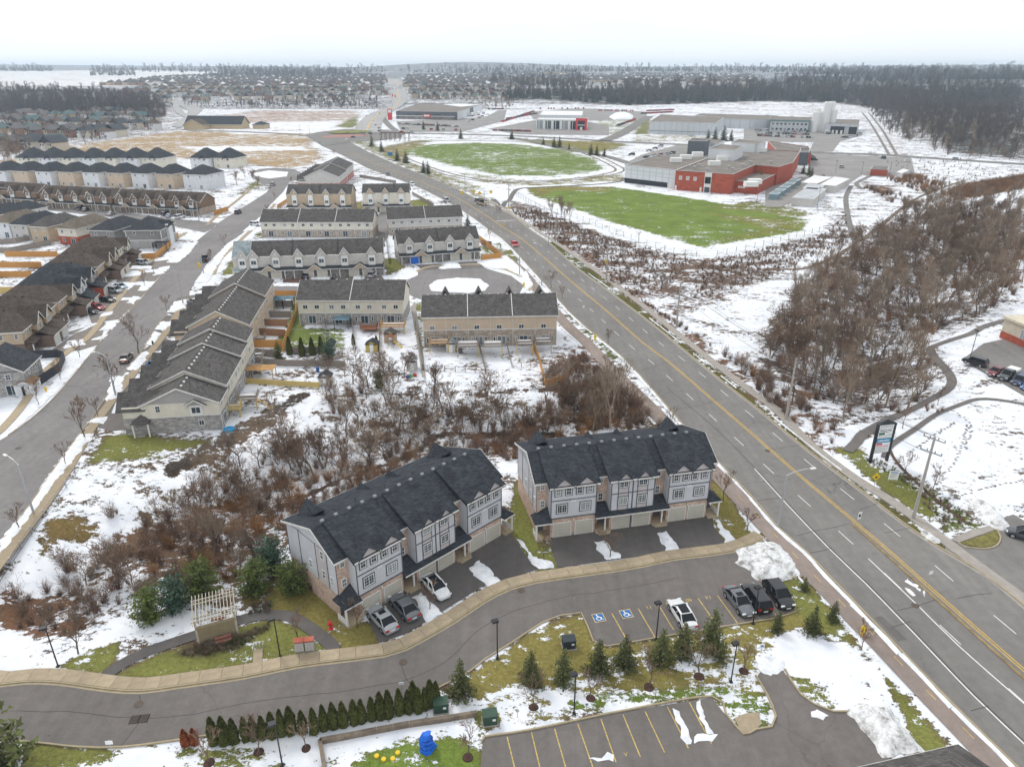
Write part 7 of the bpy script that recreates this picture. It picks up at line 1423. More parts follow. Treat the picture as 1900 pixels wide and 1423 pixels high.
for px,q,k,c,lab in (((198,541),(227,545),'van','silver','silver minivan in the drive behind the red brick garage'),((212,533),(236,538),'sedan','pale blue','pale blue car in the drive beyond the silver minivan'),((184,558),(216,562),'sedan','black','black sedan in the drive nearer than the silver minivan'),((166,572),(196,577),'hatch','red','red car in the drive beside the black one'),((150,580),(185,584),'hatch','black','black car in the drive in front of the red one'),((252,490),(282,493),'suv','silver','white and silver suv by the orange corner fence'),
  ((262,745),(240,738),'suv','black','black suv in the drive nearest the stone end wall'),((300,687),(279,680),'suv','blue','bright blue car in the drive of the stepped row'),((294,706),(272,700),'sedan','dark blue','dark car half under the eaves below the bright blue one'),((345,606),(326,600),'sedan','pale blue','pale blue car in the drive between the stepped rows'),((372,566),(352,562),'sedan','silver','silver car in the drive of the second stepped row'),((378,490),(384,478),'pickup','black','black pickup truck parked on the street under the lamp'),
  ((568,521),(567,509),'sedan','dark blue','dark blue car on the paver drive of the six gabled row'),((686,518),(697,508),'suv','silver','pale silver suv at the right end drive of the six gabled row'),((470,514),(480,510),'sedan','black','black car hidden behind the roof edge at the pale blue house'),((100,388),(124,380),'pickup','blue','bright blue pickup truck on the side street drive'),((128,383),(142,378),'suv','blue','blue suv just beyond the bright blue pickup truck'),((140,394),(158,386),'suv','grey','grey suv parked on the side street drive'),((150,396),(168,388),'sedan','dark grey','dark car nose beside the grey suv on the side street'),((197,403),(216,395),'sedan','silver','silver car on the side street behind the cream house'),((302,402),(316,398),'suv','dark blue','dark suv in the drive next to the white one on the side street'),((309,406),(320,400),'sedan','pale blue','pale blue car between the dark suv and the white suv'),((324,408),(344,403),'suv','white','white suv at the street corner in front of the brown row'),((438,399),(446,394),'suv','dark blue','dark teal suv on the street beyond the side street corner'),((26,378),(42,374),'sedan','black','black car at the left end of the side street'),((466,419),(484,420),'suv','white','white suv beside the long cream row'),((492,353),(502,346),'sedan','white','white car on the street near the turning circle'),((503,347),(510,342),'suv','silver','silver suv just beyond the white car near the turning circle')):
    car(k,c,px,q,lab,'cars of the left street and side street',simple=False)
# filled lots far off
def lot_cars(rows,lab,grp,seed,cols,kinds=('sedan','suv'),ln=(4.6,),rot=math.pi/2):
    r=random.Random(seed)
    for (a,b,n,fill) in rows:
        A=g(*a);B2=g(*b)
        for i in range(n):
            if r.random()>fill: continue
            p=A.lerp(B2,(i+.5)/n); d=(B2-A).normalized(); u=Vector((-d.y,d.x,0)); c=r.choice(cols); car(r.choice(kinds),c,tuple(p-u),tuple(p+u),lab%c,grp,simple=True,world=True,clr=.14,name='parked_car')
CC=['white','silver','black','grey','red','dark blue','white','silver']
lot_cars([((1400,243),(1500,246),22,.85),((1402,248),(1502,251),22,.9),((1405,253),(1510,257),22,.85),((1560,257),(1592,253),9,.8)],'%s car in the packed factory car park beside the silos','cars in the factory car park',1,CC)
lot_cars([((1545,311),(1585,314),6,.6),((1505,290),(1512,301),2,1),((1560,285),(1570,292),2,.5),((1637,295),(1640,295),1,1),((1676,299),(1690,301),1,1)],'%s car in the wide school car park','cars in the school car park',2,CC)
lot_cars([((1168,290),(1176,287),1,1),((1196,284),(1228,272),6,.9),((1195,294),(1250,285),9,.9)],'%s car in the small car park in front of the school gym','cars in front of the school gym',3,CC)
lot_cars([((740,231),(850,236),24,.85),((745,240),(850,243),14,.5),((860,230),(925,206),12,.5)],'%s car parked outside the charcoal warehouse','cars outside the charcoal warehouse',4,CC)
lot_cars([((915,243),(985,245),20,.9),((905,204),(935,203),8,.8)],'%s vehicle lined up beside the dealership','vehicles beside the dealership',5,['black','red','dark red','grey','dark blue'])
lot_cars([((930,228),(990,208),22,.95),((940,222),(995,212),16,.9),((1145,235),(1178,223),9,1),((1190,212),(1250,209),24,.95),((1200,207),(1250,205),18,.9),((1110,206),(1180,207),18,.6),((1000,203),(1100,202),20,.5)],'%s farm machine or vehicle in the dealership yard','red machines in the dealership yard',6,['bright red','red','red','black'],('pickup','van'))
lot_cars([((735,180),(742,150),12,.8),((725,175),(730,152),8,.6)],'%s vehicle on the straight far road','vehicles on the straight far road',7,CC,rot=0)
# transport trailers by the warehouse
for i,(px,q) in enumerate((((868,219),(884,213)),((880,217),(895,211)),((890,214),(903,209)))):
    a=g(*px);b=g(*q); c=(a+b)/2; o=thing('truck_trailer','white truck trailer beside the charcoal warehouse, '+('nearest','middle','farthest')[i],'trailer',(c.x,c.y,.15),math.atan2(b.y-a.y,b.x-a.x),'trailers beside the warehouse'); part('box_body',MB().box(-7,7,-1.3,1.3,1.2,4.0),WHT,o); part('wheels',MB().box(3.5,6,-1.2,1.2,0,1.1),TYRE,o); part('landing_gear',MB().box(-4.5,-4.1,-.9,.9,0,1.2),DKP,o)
a=g(1536,249); o=thing('delivery_truck','cream tank truck in front of the silos','truck',(a.x,a.y,.15),1.5,None); part('tank',MB().lathe([(.6,-3.5),(1.3,-3),(1.3,3),(.6,3.5)],12),MET,o,(0,0,2.1)).rotation_euler=(0,math.pi/2,0); part('cab',MB().box(3.6,5.6,-1.2,1.2,.5,3.0),WHT,o); part('wheels',MB().box(-3,-1,-1.2,1.2,0,.9).box(3.8,4.8,-1.2,1.2,0,.9),TYRE,o)
# ---------------- street furniture, fences, yards ----------------
def lamp_square(px,lab,h=5.0):
    p=g(*px); o=thing('lamp_post',lab,'lamp post',p,0,'black lamp posts along the lane'); part('pole',MB().bar((0,0,0),(0,0,h),.075,n=8,r2=.055),BLK,o); part('base_plate',MB().box(-.16,.16,-.16,.16,0,.12),BLK,o)
    part('lamp_head',MB().box(-.55,.10,-.24,.24,h-.02,h+.2),BLK,o,rz=.4); part('lens',MB().box(-.5,.02,-.2,.2,h-.04,h-.021),HL,o,rz=.4); return o
for px,lab in (((108,1236),'black lamp post left of the footpath on the snow'),((520,1218),'black lamp post on the lawn between the footpath and lane'),((923,1222),'black lamp post at the lane kerb in front of the corner lawn'),((1217,1187),'black lamp post at the parking bays behind the white car'),((1397,1157),'black lamp post in front of the three dark parked cars'),((524,1419),'black lamp post in front of the cedar hedge'),((1065,1324),'black lamp post on the lower lawn above the car park lines'),((1356,1265),'black lamp post leaning out beside the blue sign on the lower lawn')): lamp_square(px,lab)
def lamp_cobra(px,h,ang,lab,arm=2.6,m=MET):
    p=g(*px); o=thing('street_light',lab,'street light',p,ang,'cobra head street lights'); part('pole',MB().bar((0,0,0),(0,0,h*.93),.17,n=8,r2=.11),m,o); part('base_plate',MB().lathe([(.2,0),(.16,.5)],8),m,o)
    b=MB(); q=[(0,0,h*.92),(arm*.35,0,h*.975),(arm*.75,0,h),(arm,0,h*1.0)]
    for a_,b_ in zip(q[:-1],q[1:]): b.bar(a_,b_,.07,n=6)
    part('arm',b,m,o); part('lamp_head',MB().box(arm-.1,arm+.65,-.14,.14,h-.08,h+.07),WHT,o); return o
lamp_cobra((1443,977),8.6,math.radians(10),'grey street light beside the shared path with its arm over the main road',3.3)
lamp_cobra((340,564),9.0,math.radians(165),'street light on the snowy boulevard beside the second stepped row')
lamp_cobra((63,954),8.5,math.radians(150),'street light on the boulevard at the left edge'); lamp_cobra((243,768) if False else (215,735),8.5,math.radians(160),'street light behind the large bare tree on the left street')
lamp_cobra((378,508),9,math.radians(130),'street light beside the yellow hydrant bag on the left street'); lamp_cobra((370,412),8.5,math.radians(150),'street light at the side street corner'); lamp_cobra((180,397),8.5,math.radians(170),'street light between the cream and corner houses'); lamp_cobra((25,385),8.5,math.radians(180),'snow topped street light at the left end of the side street')
for i,(px,h) in enumerate((((964,511),9),((1005,530),12),((735,297),10),((791,326),10),((863,357),9),((899,392),9),((693,288),10),((845,383),8),((1018,458+0),10),((663,250),10),((674,252),10),((758,250),9),((797,247),9),((575,252),9),((557,250),9))): lamp_cobra(px,h,math.radians((190,170)[i%2]),'grey street light along the main road, '+('behind the tan row','tall one behind the tan row','at the small spruce pair','at the second spruce pair','past the oval field','at the crossing','near the junction bend','beside the bus of houses'[:0]+'beside the pointed gable row','by the sports field path','left of the junction island','right of the junction island','by the store entrance','at the store trees','at the field corner','beyond the field corner')[i],1.8)
for px,h,lab in (((1550,322),7,'black lamp post in the school car park beside the parked cars'),((1598,325),7,'lamp post in the school car park near the brick hut'),((1650,326),7,'lamp post right of the red brick hut'),((1516,388),9,'dark lamp post by the portable classrooms'),((1403,385),7,'lamp post behind the school annex'),((1798,672),7,'black curved lamp post in the plaza lot')): lamp_square(px,lab,h)
# utility poles and wires
def upole(px,h,lab,arms=2,lamp=False,rz=-.9,m=None,wood=False):
    p=g(*px); o=thing('utility_pole',lab,'utility pole',p,rz,'utility poles along the main road'); part('pole',MB().bar((0,0,0),(0,0,h),.24 if h<13 else .3,n=10,r2=.14),m or mat('pole_concrete',(.38,.36,.33),.8,.12,2),o)
    for k in range(arms):
        z=h-.35-1.9*k; part('crossarm',MB().box(-1.35,1.35,-.07,.07,z-.07,z+.07),MET,o)
        for x in (-1.3,-.5,.5,1.3)[::1 if k else 1]: part('insulator',MB().lathe([(.05,z+.07),(.09,z+.2),(.05,z+.38)],6,x,0),mat('insulator',(.25,.25,.27),.4),o)
    if lamp: b=MB(); b.bar((0,0,h*.70),(-1.2,-1.4,h*.76),.04,n=6).bar((-1.2,-1.4,h*.76),(-1.8,-2.2,h*.765),.04,n=6); part('arm',b,MET,o); part('lamp_head',MB().box(-2.1,-1.7,-2.75,-2.1,h*.755,h*.775),WHT,o)
    return p,h,rz
up=[upole((1694,963),12.6,'tall utility pole with two crossarms at the right of the main road by the plaza'),upole((1458,779),11.5,'utility pole with a lamp arm at the edge of the valley wood',0,True),upole((1255,606),10.5,'utility pole with a lamp arm near the wide snow slope',0,True),upole((1125,520),10.5,'utility pole carrying a yellow diamond sign beside the pavement',1),upole((1031,448),10,'utility pole on the bank above the crossing',1),upole((944,385),10,'utility pole at the start of the bank below the sports field',1)]
wm_=mat('wire',(.10,.10,.10),.6)
wire_col=[]
for (pa,ha,ra),(pb,hb,rb) in zip(up[:-1],up[1:]):
    for k,(dx,dz) in enumerate(((-1.2,.1),(1.2,.1),(-.5,.1),(.2,-2.4))):
        def at(p,h,r): return Vector((p.x+dx*math.cos(r),p.y+dx*math.sin(r),p.z+h+dz-.1))
        A_,B2=at(pa,ha,ra),at(pb,hb,rb); mb=MB(); N=10; q=A_
        for i in range(1,N+1):
            t=i/N; e=A_.lerp(B2,t); e.z-=4*t*(1-t)*.9; mb.bar(q,e,.035,n=4,h=.04); q=e
        o=part('overhead_wire',mb,wm_); tag(o,('outer','inner','middle','lower')[k]+' overhead wire strung between utility poles right of the main road','wire','overhead wires')
pa=up[0]; mb=MB(); 
# signs
def sign_post(px,h,w,hh,m,lab,rz=0,diamond=False,cat='sign',txt=None,tm=None,nm='road_sign'):
    p=g(*px); o=thing(nm,lab,cat,p,rz); part('post',MB().bar((0,0,0),(0,0,h),.035,n=6),MET,o); 
    if diamond: mb=MB(); s=w*.7; mb.add([(0,-.05,h-s),(s,-.05,h),(0,-.05,h+s),(-s,-.05,h),(0,-.02,h-s),(s,-.02,h),(0,-.02,h+s),(-s,-.02,h)],[(0,1,2,3),(4,7,6,5),(0,4,5,1),(1,5,6,2),(2,6,7,3),(3,7,4,0)])
    else: mb=MB().box(-w/2,w/2,-.06,-.035,h-hh,h)
    part('sign_plate',mb,m,o)
    if txt:
        part('symbol',MB().box(-w*.12,w*.12,-.07,-.061,h-.28,h+.05).box(-w*.28,w*.28,-.068,-.060,h-.02,h+.08) if diamond else MB().box(-w*.3,w*.3,-.07,-.061,h-hh*.7,h-hh*.3),tm or BLK,o)
    return o
YS=mat('sign_yellow',(.75,.50,.02),.5,.05); WS=mat('sign_white',(.78,.79,.8),.5,.05); BS_=mat('sign_blue',(.02,.20,.42),.5,.05)
sign_post((1621,905),1.9,.9,.9,YS,'yellow diamond warning sign on the pavement edge near the plaza sign',.1,True,txt=1)
sign_post((1591,973),2.0,.5,1.1,WS,'white keep right sign on the median of the main road',.2,txt=1); sign_post((1720,1087),2.2,.5,.45,WS,'small white sign plate standing on the road median',.2)
sign_post((1124,500),2.4,1.0,1.0,YS,'yellow diamond sign at the pavement by the bank',.2,True,txt=1); sign_post((945,397),2.4,1,1,YS,'yellow diamond sign at the path start by the crossing',.3,True)
for px,lab in (((858,372),'first yellow crossing sign right of the main road'),((879,371),'second yellow crossing sign right of the main road'),((890,373),'third yellow crossing sign right of the main road'),((911,371),'fourth yellow crossing sign near the path')): sign_post(px,3.6,1.3,1.3,YS,lab,.3,True)
sign_post((934,421),1.3,.6,1.0,YS,'yellow marker on the end of the median at the crossing',.2); sign_post((952+130,573+10),2.2,.5,.6,WS,'small white sign on the verge opposite the tan row',.2)
sign_post((211,1403),2.0,.62,.42,WS,'small white sign beside the lane at the bottom left',.1); sign_post((747,1296),2.2,.5,.35,WS,'small pale sign behind the hedge at the lane',.1); sign_post((1065,1140),2.4,.1,.5,MET,'thin grey sign post edge on at the corner of the parking bays',.0)
for px,lab in (((1411,1214),'white and blue sign post on the snowy lower lawn'),((1172,1302),'small grey bay marker post in the snow above the car park'),((1130,1297),'small teal bay marker post left of the snow patch'),((1088,1318),'small blue bay marker post beside the lamp post'),((1046,1325),'white bay marker post at the left of the row'),((1004,1330),'grey bay marker post in the snow left of the row'),((960,1330),'leftmost grey bay marker post by the car park'),((1298,1282),'teal bay marker post at the right end of the row'),((1216,1290),'grey bay marker post right of the snow patch')):
    big='white and blue' in lab; sign_post(px,1.5 if big else 1.0,.5 if big else .28,.6 if big else .28,WS if big or 'white' in lab else MET,lab,.1,nm='marker_post',txt=1 if big or 'blue' in lab or 'teal' in lab else None,tm=BS_)
sign_post((1198,1430) if False else (724,289),2.2,3.4,2.6,BS_,'blue board sign on the grass beside the junction',0)
# plaza pylon sign with dark frame and coloured tenant strips
p=g(1614,858); q=g(1641,855); o=thing('plaza_sign','tall plaza sign with dark posts, white tenant panels and a blue strip, beside the pavement','sign',p,math.atan2(q.y-p.y,q.x-p.x)); w=2.9
for x in (0,w): part('post',MB().box(x-.16,x+.16,-.2,.2,0,6.6),mat('sign_frame',(.02,.026,.03),.5),o)
part('backing',MB().box(.16,w-.16,-.1,.1,1.6,6.6),MC['sign_frame'],o); part('roof',MB().add([(-.25,-.35,6.6),(w+.25,-.35,6.6),(w+.25,.35,6.6),(-.25,.35,6.6),(w/2,0,7.35)],[(0,1,4),(1,2,4),(2,3,4),(3,0,4),(3,2,1,0)]),MC['sign_frame'],o)
TL_=[(5.85,6.5,WS),(5.3,5.78,WS),(4.75,5.22,WS),(4.2,4.68,WS),(3.45,4.12,mat('panel_blue',(.01,.24,.44),.4)),(3.0,3.4,WS),(2.62,2.95,WS),(2.28,2.58,WS),(1.7,2.22,WS)]
for i,(z0,z1,m) in enumerate(TL_):
    k=part('tenant_panel',MB().box(.22,w-.22,-.14,-.101,z0,z1),m,o); tm={1:DKP,2:mat('text_green',(.03,.12,.07),.5),4:WS,5:REDP,6:REDP}.get(i,MET)
    mb=MB(); r=random.Random(i); x=.4 if i!=5 else .3; xe=w-.5 if i!=2 else 1.4
    if i==2: part('panel_block',MB().box(.35,1.35,-.150,-.141,z0+.06,z1-.06),tm,k)
    elif i==5: part('panel_block',MB().box(.3,1.3,-.150,-.141,z0+.05,z1-.05),tm,k)
    else:
        while x<xe: ww=r.uniform(.08,.2); mb.box(x,x+ww,-.150,-.141,z0+(z1-z0)*.32,z0+(z1-z0)*r.uniform(.58,.72)); x+=ww+.05
        part('lettering',mb,tm,k)
p=g(1647,893); q=g(1667,894); o=thing('notice_board','white notice board with a blue heading on the grass left of the utility pole','sign',p,math.atan2(q.y-p.y,q.x-p.x)); part('board',MB().box(0,1.35,-.04,.04,.35,1.75),WS,o); part('heading',MB().box(.15,1.2,-.05,-.041,1.5,1.66),BS_,o); 
for x in (.05,1.3): part('post',MB().box(x-.04,x+.04,-.03,.03,0,.35),MET,o)
for i in range(4): part('text_line',MB().box(.15,1.1-.1*i,-.049,-.041,1.3-.18*i,1.36-.18*i),MET,o)
# hydrants, kiosks, boxes
def hydrant(px,m,lab,s=1.3):
    p=g(*px); o=thing('fire_hydrant',lab,'fire hydrant',p); part('barrel',MB().lathe([(.16,0),(.13,.06),(.12,.6),(.17,.62),(.17,.68),(.10,.8),(.03,.86)],10),m,o); 
    for s_ in (-1,1): part('outlet',MB().bar((0,0,.45),(s_*.24,0,.45),.07,n=8),m,o)
    part('flange',MB().lathe([(.21,.0),(.21,.05)],10),m,o); o.scale=(s,s,s)
hydrant((614,1166),REDP,'red fire hydrant on the lawn beside the first grey block',1.3); hydrant((370,497),YS,'hydrant in a yellow bag on the snowy boulevard',2.0); hydrant((86,727),YS,'small yellow hydrant on the long boulevard strip'); hydrant((1600,1178),YS,'yellow hydrant with red top beside the shared path',1.6); hydrant((1104,631),YS,'yellow hydrant on the verge behind the tan row',1.7); hydrant((972,533),YS,'yellow hydrant by the turning circle pavement',1.7); hydrant((343,663) if False else (284,640),DKP,'dark hydrant on the snow patch beside the drives',1.2)
p=g(567,1209); o=thing('mail_kiosk','grey community mailbox unit with red roof strips on a concrete pad','mailbox',p,.14,None)
for k in (-1,1):
    part('cabinet',MB().box(k*.52-.47,k*.52+.47,-.25,.25,.25,1.55),MET,o); part('roof_cap',MB().box(k*.52-.5,k*.52+.5,-.36,.36,1.58,1.72),mat('kiosk_red',(.40,.10,.06),.6),o)
    for i in range(3):
        for j in range(3): part('compartment',MB().box(k*.52-.42+i*.29,k*.52-.16+i*.29,-.27,-.251,.4+j*.36,.72+j*.36),LGR,o)
part('leg',MB().box(-.9,-.8,-.1,.1,0,.25),MET,o); part('leg',MB().box(.8,.9,-.1,.1,0,.25),MET,o)
p=g(479,1232); q=g(480,1206); o=thing('bike_rack','low metal bike rack at the end of the narrow concrete pad','bike rack',q,.1)
for i in range(4): part('hoop',MB().bar((-.5+i*.33,0,0),(-.5+i*.33,0,.75),.03,n=6).bar((-.5+i*.33,0,.75),(-.5+i*.33,.5,.75),.03,n=6).bar((-.5+i*.33,.5,.75),(-.5+i*.33,.5,0),.03,n=6),MET,o)
GRN=mat('transformer_green',(.035,.075,.05),.5,.15,2)
for px,lab,m in (((1055,1199),'dark transformer box on the lawn near the accessible bays',mat('box_dark',(.03,.04,.05),.5)),((909,1338),'green transformer box on a grass mound beside the lower car park',GRN),((818,1316),'green utility box at the right end of the hedge',GRN)):
    p=g(*px); o=thing('transformer_box',lab,'utility box',p,.15); part('cabinet',MB().box(-.65,.65,-.5,.5,.05,1.1),m,o); part('lid',MB().box(-.7,.7,-.58,.5,1.1,1.2),m,o); part('plinth',MB().box(-.75,.75,-.65,.65,-.1,.06),CONG,o); part('label',MB().box(.2,.5,-.51,-.501,.55,.8),WS,o)
# retaining wall and timber edging
RW=mat('retaining_timber',(.20,.16,.12),.95,.3,1)
def stone_wall(px,h,lab,w=.35,seg=1.1):
    P=smooth_pl(gp(px),seg); o=thing('retaining_wall',lab,'wall',(P[0].x,P[0].y,0)); r=random.Random(3)
    for c in range(2):
        for a_,b_ in zip(P[:-1],P[1:]):
            A_=Vector((a_.x,a_.y,0))-o.location; B2=Vector((b_.x,b_.y,0))-o.location; k=h*(c+.5)/2; part('block',MB().bar((A_.x,A_.y,k),(B2.x*.985+A_.x*.015,B2.y*.985+A_.y*.015,k),w+r.uniform(-.03,.03),h/2-.015),RW,o)
stone_wall([(594,1378),(640,1370),(700,1358),(760,1347),(820,1338),(885,1327)],.55,'long low timber retaining wall between the hedge and the lower lawn'); stone_wall([(594,1378),(598,1400),(603,1430)],.55,'short end of the timber retaining wall running towards the bottom edge')
# blue wrapped play set, yellow discs
p=g(793,1392); o=thing('wrapped_play_set','play set wrapped in bright blue tarpaulin on the green lawn','covered equipment',p,.3); 
TARP=mat('blue_tarpaulin',(.01,.13,.62),.45,.25,3); V=[];F=[]; n=14; hs=[0,.3,.8,1.3,1.8,2.3,2.75]; 
for k,z in enumerate(hs):
    for i in range(n):
        a_=2*math.pi*i/n; rr=(.95-.38*(z/2.8)**1.5)*(1+.16*math.sin(3*a_+k)+.1*math.sin(7*a_+k*2)); V.append((rr*math.cos(a_)+.18*math.sin(k*1.1),rr*.7*math.sin(a_),z))
for k in range(len(hs)-1): F+=[(k*n+i,k*n+(i+1)%n,(k+1)*n+(i+1)%n,(k+1)*n+i) for i in range(n)]
F.append(tuple(range((len(hs)-1)*n,len(hs)*n))); b=MB(); b.add(V,F); part('tarpaulin',b,TARP,o)
for z in (.7,1.3,1.9): b=MB(); b.lathe([(1.0-.2*z/2,z),(1.0-.2*z/2,z+.04)],14); q_=part('strap',b,mat('strap_blue',(.02,.05,.25),.6),o); q_.scale=(1,.75,1)
o.scale=(.72,.72,.78)
for i,px in enumerate(((699,1403),(712,1409),(729,1408),(738,1397))):
    p=g(*px); o=part('stepping_disc',MB().lathe([(.22,0),(.23,.12),(.2,.18)],14),YS,None,p); tag(o,('leftmost','lower middle','right lower','upper right')[i]+' yellow stepping disc of the four on the green lawn','play disc','four yellow play discs')
# pergola
PA=g(369,1197); PB=g(443,1177); rz=math.atan2(PB.y-PA.y,PB.x-PA.x); o=thing('pergola','weathered pergola with solid back wall and open rafters over the footpath','pergola',PA,rz); L=(PB-PA).length
WG=mat('pergola_wall',(.26,.21,.13),.9,.12,1.2); WC=mat('pergola_cream',(.46,.42,.35),.8,.1,2)
part('wall',MB().box(.15,L-.15,.0,.25,0,2.1),WG,o); part('wall_cap',MB().box(0,L,-.06,.31,2.1,2.25),WG,o)
for x in (0.05,L-.05):
    for y in (0.1,3.6): part('post',MB().box(x-.1,x+.1,y-.1,y+.1,0,2.95),WC,o)
for y in (.1,.75,3.0,3.6): part('beam',MB().box(-.25,L+.25,y-.06,y+.06,2.95,3.12),WC,o)
n=13
for i in range(n): x=-.1+(L+.2)*i/(n-1); part('rafter',MB().box(x-.035,x+.035,-.7,4.3,3.12,3.26),WC,o)
p=g(411,1181); 
def bench(p,rz,lab):
    o=thing('park_bench',lab,'bench',p,rz); rd=mat('bench_red',(.42,.16,.13),.7)
    for i in range(3): part('seat_slat',MB().box(-.8,.8,-.05+i*.14,.06+i*.14,.42,.46),rd,o)
    for i in range(2): part('back_slat',MB().box(-.8,.8,.38,.42,.55+i*.16,.67+i*.16),rd,o)
    for x in (-.6,.6): part('leg',MB().box(x-.03,x+.03,0,.36,0,.42),BLK,o)
bench(PA.lerp(PB,.62)+Vector((math.sin(rz)*.9,-math.cos(rz)*.9,0)),rz,'red slatted bench in front of the pergola wall'); bench(PA.lerp(PB,.55)+Vector((-math.sin(rz)*2.2,math.cos(rz)*2.2,0)),rz,'red slatted bench under the pergola rafters, behind the wall')
# planting beds by the pergola: tufts of dry grass (nobody could count) 
gn_mass('bed_plants',S_([(325,1212),(360,1198),(440,1180),(500,1158),(500,1166),(440,1202),(370,1218)],120,50)+S_([(380,1195),(440,1180),(435,1190),(390,1205)],80,51)+S_([(470,1122),(503,1118),(500,1138),(462,1140)],60,52)+S_([(1600,850),(1640,856),(1720,900),(1815,970),(1750,982),(1690,905)],200,53),[SHM[3],SHM[5],tmesh('bed_shrub',shrub(99,2.2,30),NEEDG)],.12,.26,10)
# air conditioners at end wall
for i,(px) in enumerate(((582,1092),(574,1078),(570,1068))): p=g(*px); o=thing('air_conditioner',('nearest','middle','farthest')[i]+' air conditioner unit against the end wall of the first grey block','air conditioner',p,.8,'air conditioners at the end wall'); part('cabinet',MB().box(-.4,.4,-.4,.4,0,.8),mat('ac_grey',(.10,.10,.10),.6),o); part('fan_grille',MB().lathe([(.3,.8),(.3,.83)],12),MET,o)
# ---- fences
def fence(px,h,m,lab,grp=None,step=2.4,pm=None,nm='fence',gap=False,z0=0):
    P=[v for v in gp(px)]; o=thing(nm,lab,'fence',P[0],0,grp); 
    for a_,b_ in zip(P[:-1],P[1:]):
        d=b_-a_; L=d.length; k=max(1,round(L/step))
        for i in range(k):
            s=a_.lerp(b_,i/k)-P[0]; e=a_.lerp(b_,(i+1)/k)-P[0]; s.z=H1(s.x+P[0].x,s.y+P[0].y)-P[0].z; e.z=H1(e.x+P[0].x,e.y+P[0].y)-P[0].z
            u=(e-s).normalized(); b=MB(); s2=s+u*.06; e2=e-u*.06; n_=Vector((-u.y,u.x,0))*.03
            b.add([tuple(s2-n_+Vector((0,0,.06))),tuple(e2-n_+Vector((0,0,.06))),tuple(e2-n_+Vector((0,0,h))),tuple(s2-n_+Vector((0,0,h))),tuple(s2+n_+Vector((0,0,.06))),tuple(e2+n_+Vector((0,0,.06))),tuple(e2+n_+Vector((0,0,h))),tuple(s2+n_+Vector((0,0,h)))],[(0,1,2,3),(4,7,6,5),(0,4,5,1),(1,5,6,2),(2,6,7,3),(3,7,4,0)])
            if gap:
                b=MB(); 
                for z in (.1,h*.5,h-.04): b.bar(tuple(s2+Vector((0,0,z))),tuple(e2+Vector((0,0,z))),.035,.035)
            part('panel',b,m,o); part('post',MB().box(s.x-.06,s.x+.06,s.y-.06,s.y+.06,s.z-.2,s.z+h+.08),pm or m,o)
    s=P[-1]-P[0]; part('post',MB().box(s.x-.06,s.x+.06,s.y-.06,s.y+.06,s.z-.2,s.z+h+.08),pm or m,o); return o
CED=siding('cedar_boards',(.50,.25,.07),.15,True,.7); CEDW=siding('weathered_boards',(.27,.235,.205),.15,True,.65); CEDY=siding('yellow_boards',(.58,.44,.17),.15,True,.8); CEDR=siding('brown_boards',(.33,.18,.10),.15,True,.7); BLF=siding('black_fence_panel',(.035,.038,.048),.2,True,.8); CHN=mat('chain_link',(.16,.155,.15),.7)
fence([(249,483),(290,480),(312,462),(331,440)],1.9,CED,'bright cedar board fence wrapping the corner house garden')
fence([(11,477),(108,477)],1.9,CED,'upper bright cedar fence at the left edge behind the brown roofs',None); fence([(-10,497),(78,497)],1.9,CED,'middle bright cedar fence at the left edge'); fence([(-10,515),(60,515)],1.9,CED,'lower bright cedar fence at the left edge'); fence([(-10,545),(40,545)],1.9,CEDY,'pale cedar fence at the left edge beside the blue black roof')
fence([(-10,470),(20,470),(95,455)],1.9,CEDW,'weathered grey fence behind the tan houses'); fence([(-10,455),(30,452),(60,446)],1.9,CEDW,'weathered fence beside the small wooden shed at the left edge')
fence([(36,667),(110,664),(121,668),(112,690),(45,736)],1.9,BLF,'dark panel fence around the side court at the left',None,2.4,BLK)
fence([(198+200,400),(400+24,392)],2,CED,'short orange fence at the end of the brown row')
fence([(497,552),(553,552),(549,590),(535,625),(525,655)],1.9,CED,'orange fence around the first back yard right of the stepped row')
for i,(a_,b_,m) in enumerate((((485,571),(545,570),CEDW),((480,590),(540,590),CEDW),((473,605),(533,606),CEDR),((470,622),(530,625),CEDR),((466,645),(524,645),CED),((460,660),(520,665),CEDW),((452,690),(455,700),CEDW))): fence([a_,b_],1.8,m,('weathered','brown','cedar','grey')[i%4]+' yard divider fence of the stepped row, number from the top: '.replace('number from the top: ','')+('topmost','second','third','fourth','fifth','sixth','lowest')[i],'yard divider fences of the stepped row')
fence([(455,676),(530,680),(640,682)],1.5,CEDW,'long weathered picket fence above the yellow one'); fence([(458,712),(520,716),(593,720)],1.2,CEDY,'pale yellow board fence across the lowest back yard')
fence([(532,657),(606,656)],1.6,CEDW,'weathered fence behind the four tall cedars'); fence([(603,600),(606,655)],1.6,CEDW,'weathered side fence of the yard with the blue canopy')
fence([(655,600),(656,650)],1.6,CEDW,'side fence left of the red stained deck'); fence([(704,605),(705,690)],1.5,CEDR,'brown side fence of the yard with the yellow slide'); fence([(771,600),(777,640),(785,688)],1.5,CEDW,'weathered fence along the walkway'); fence([(888,640),(902,695)],1.5,CEDW,'weathered fence between the two deck yards of the tan row')
fence([(985,640),(1000,670),(1012,718),(1055,708)],1.5,CED,'cedar fence at the right yard of the tan row'); fence([(785,688),(845,690),(900,693)],1.2,WOODO,'pale timber rail fence below the deck yards',None,2.0,None,'rail_fence',True); fence([(940,640),(950,682),(985,682)],1.0,WOODO,'small rail fence in the snowy yard of the tan row',None,2.2,None,'rail_fence',True)
fence([(884,443),(900,455),(930,480),(893,484)],1.9,CED,'orange fence beside the four gabled row at the main road'); fence([(893,455),(912,458)],1.8,CEDR,'short reddish fence stub beside the four gabled row')
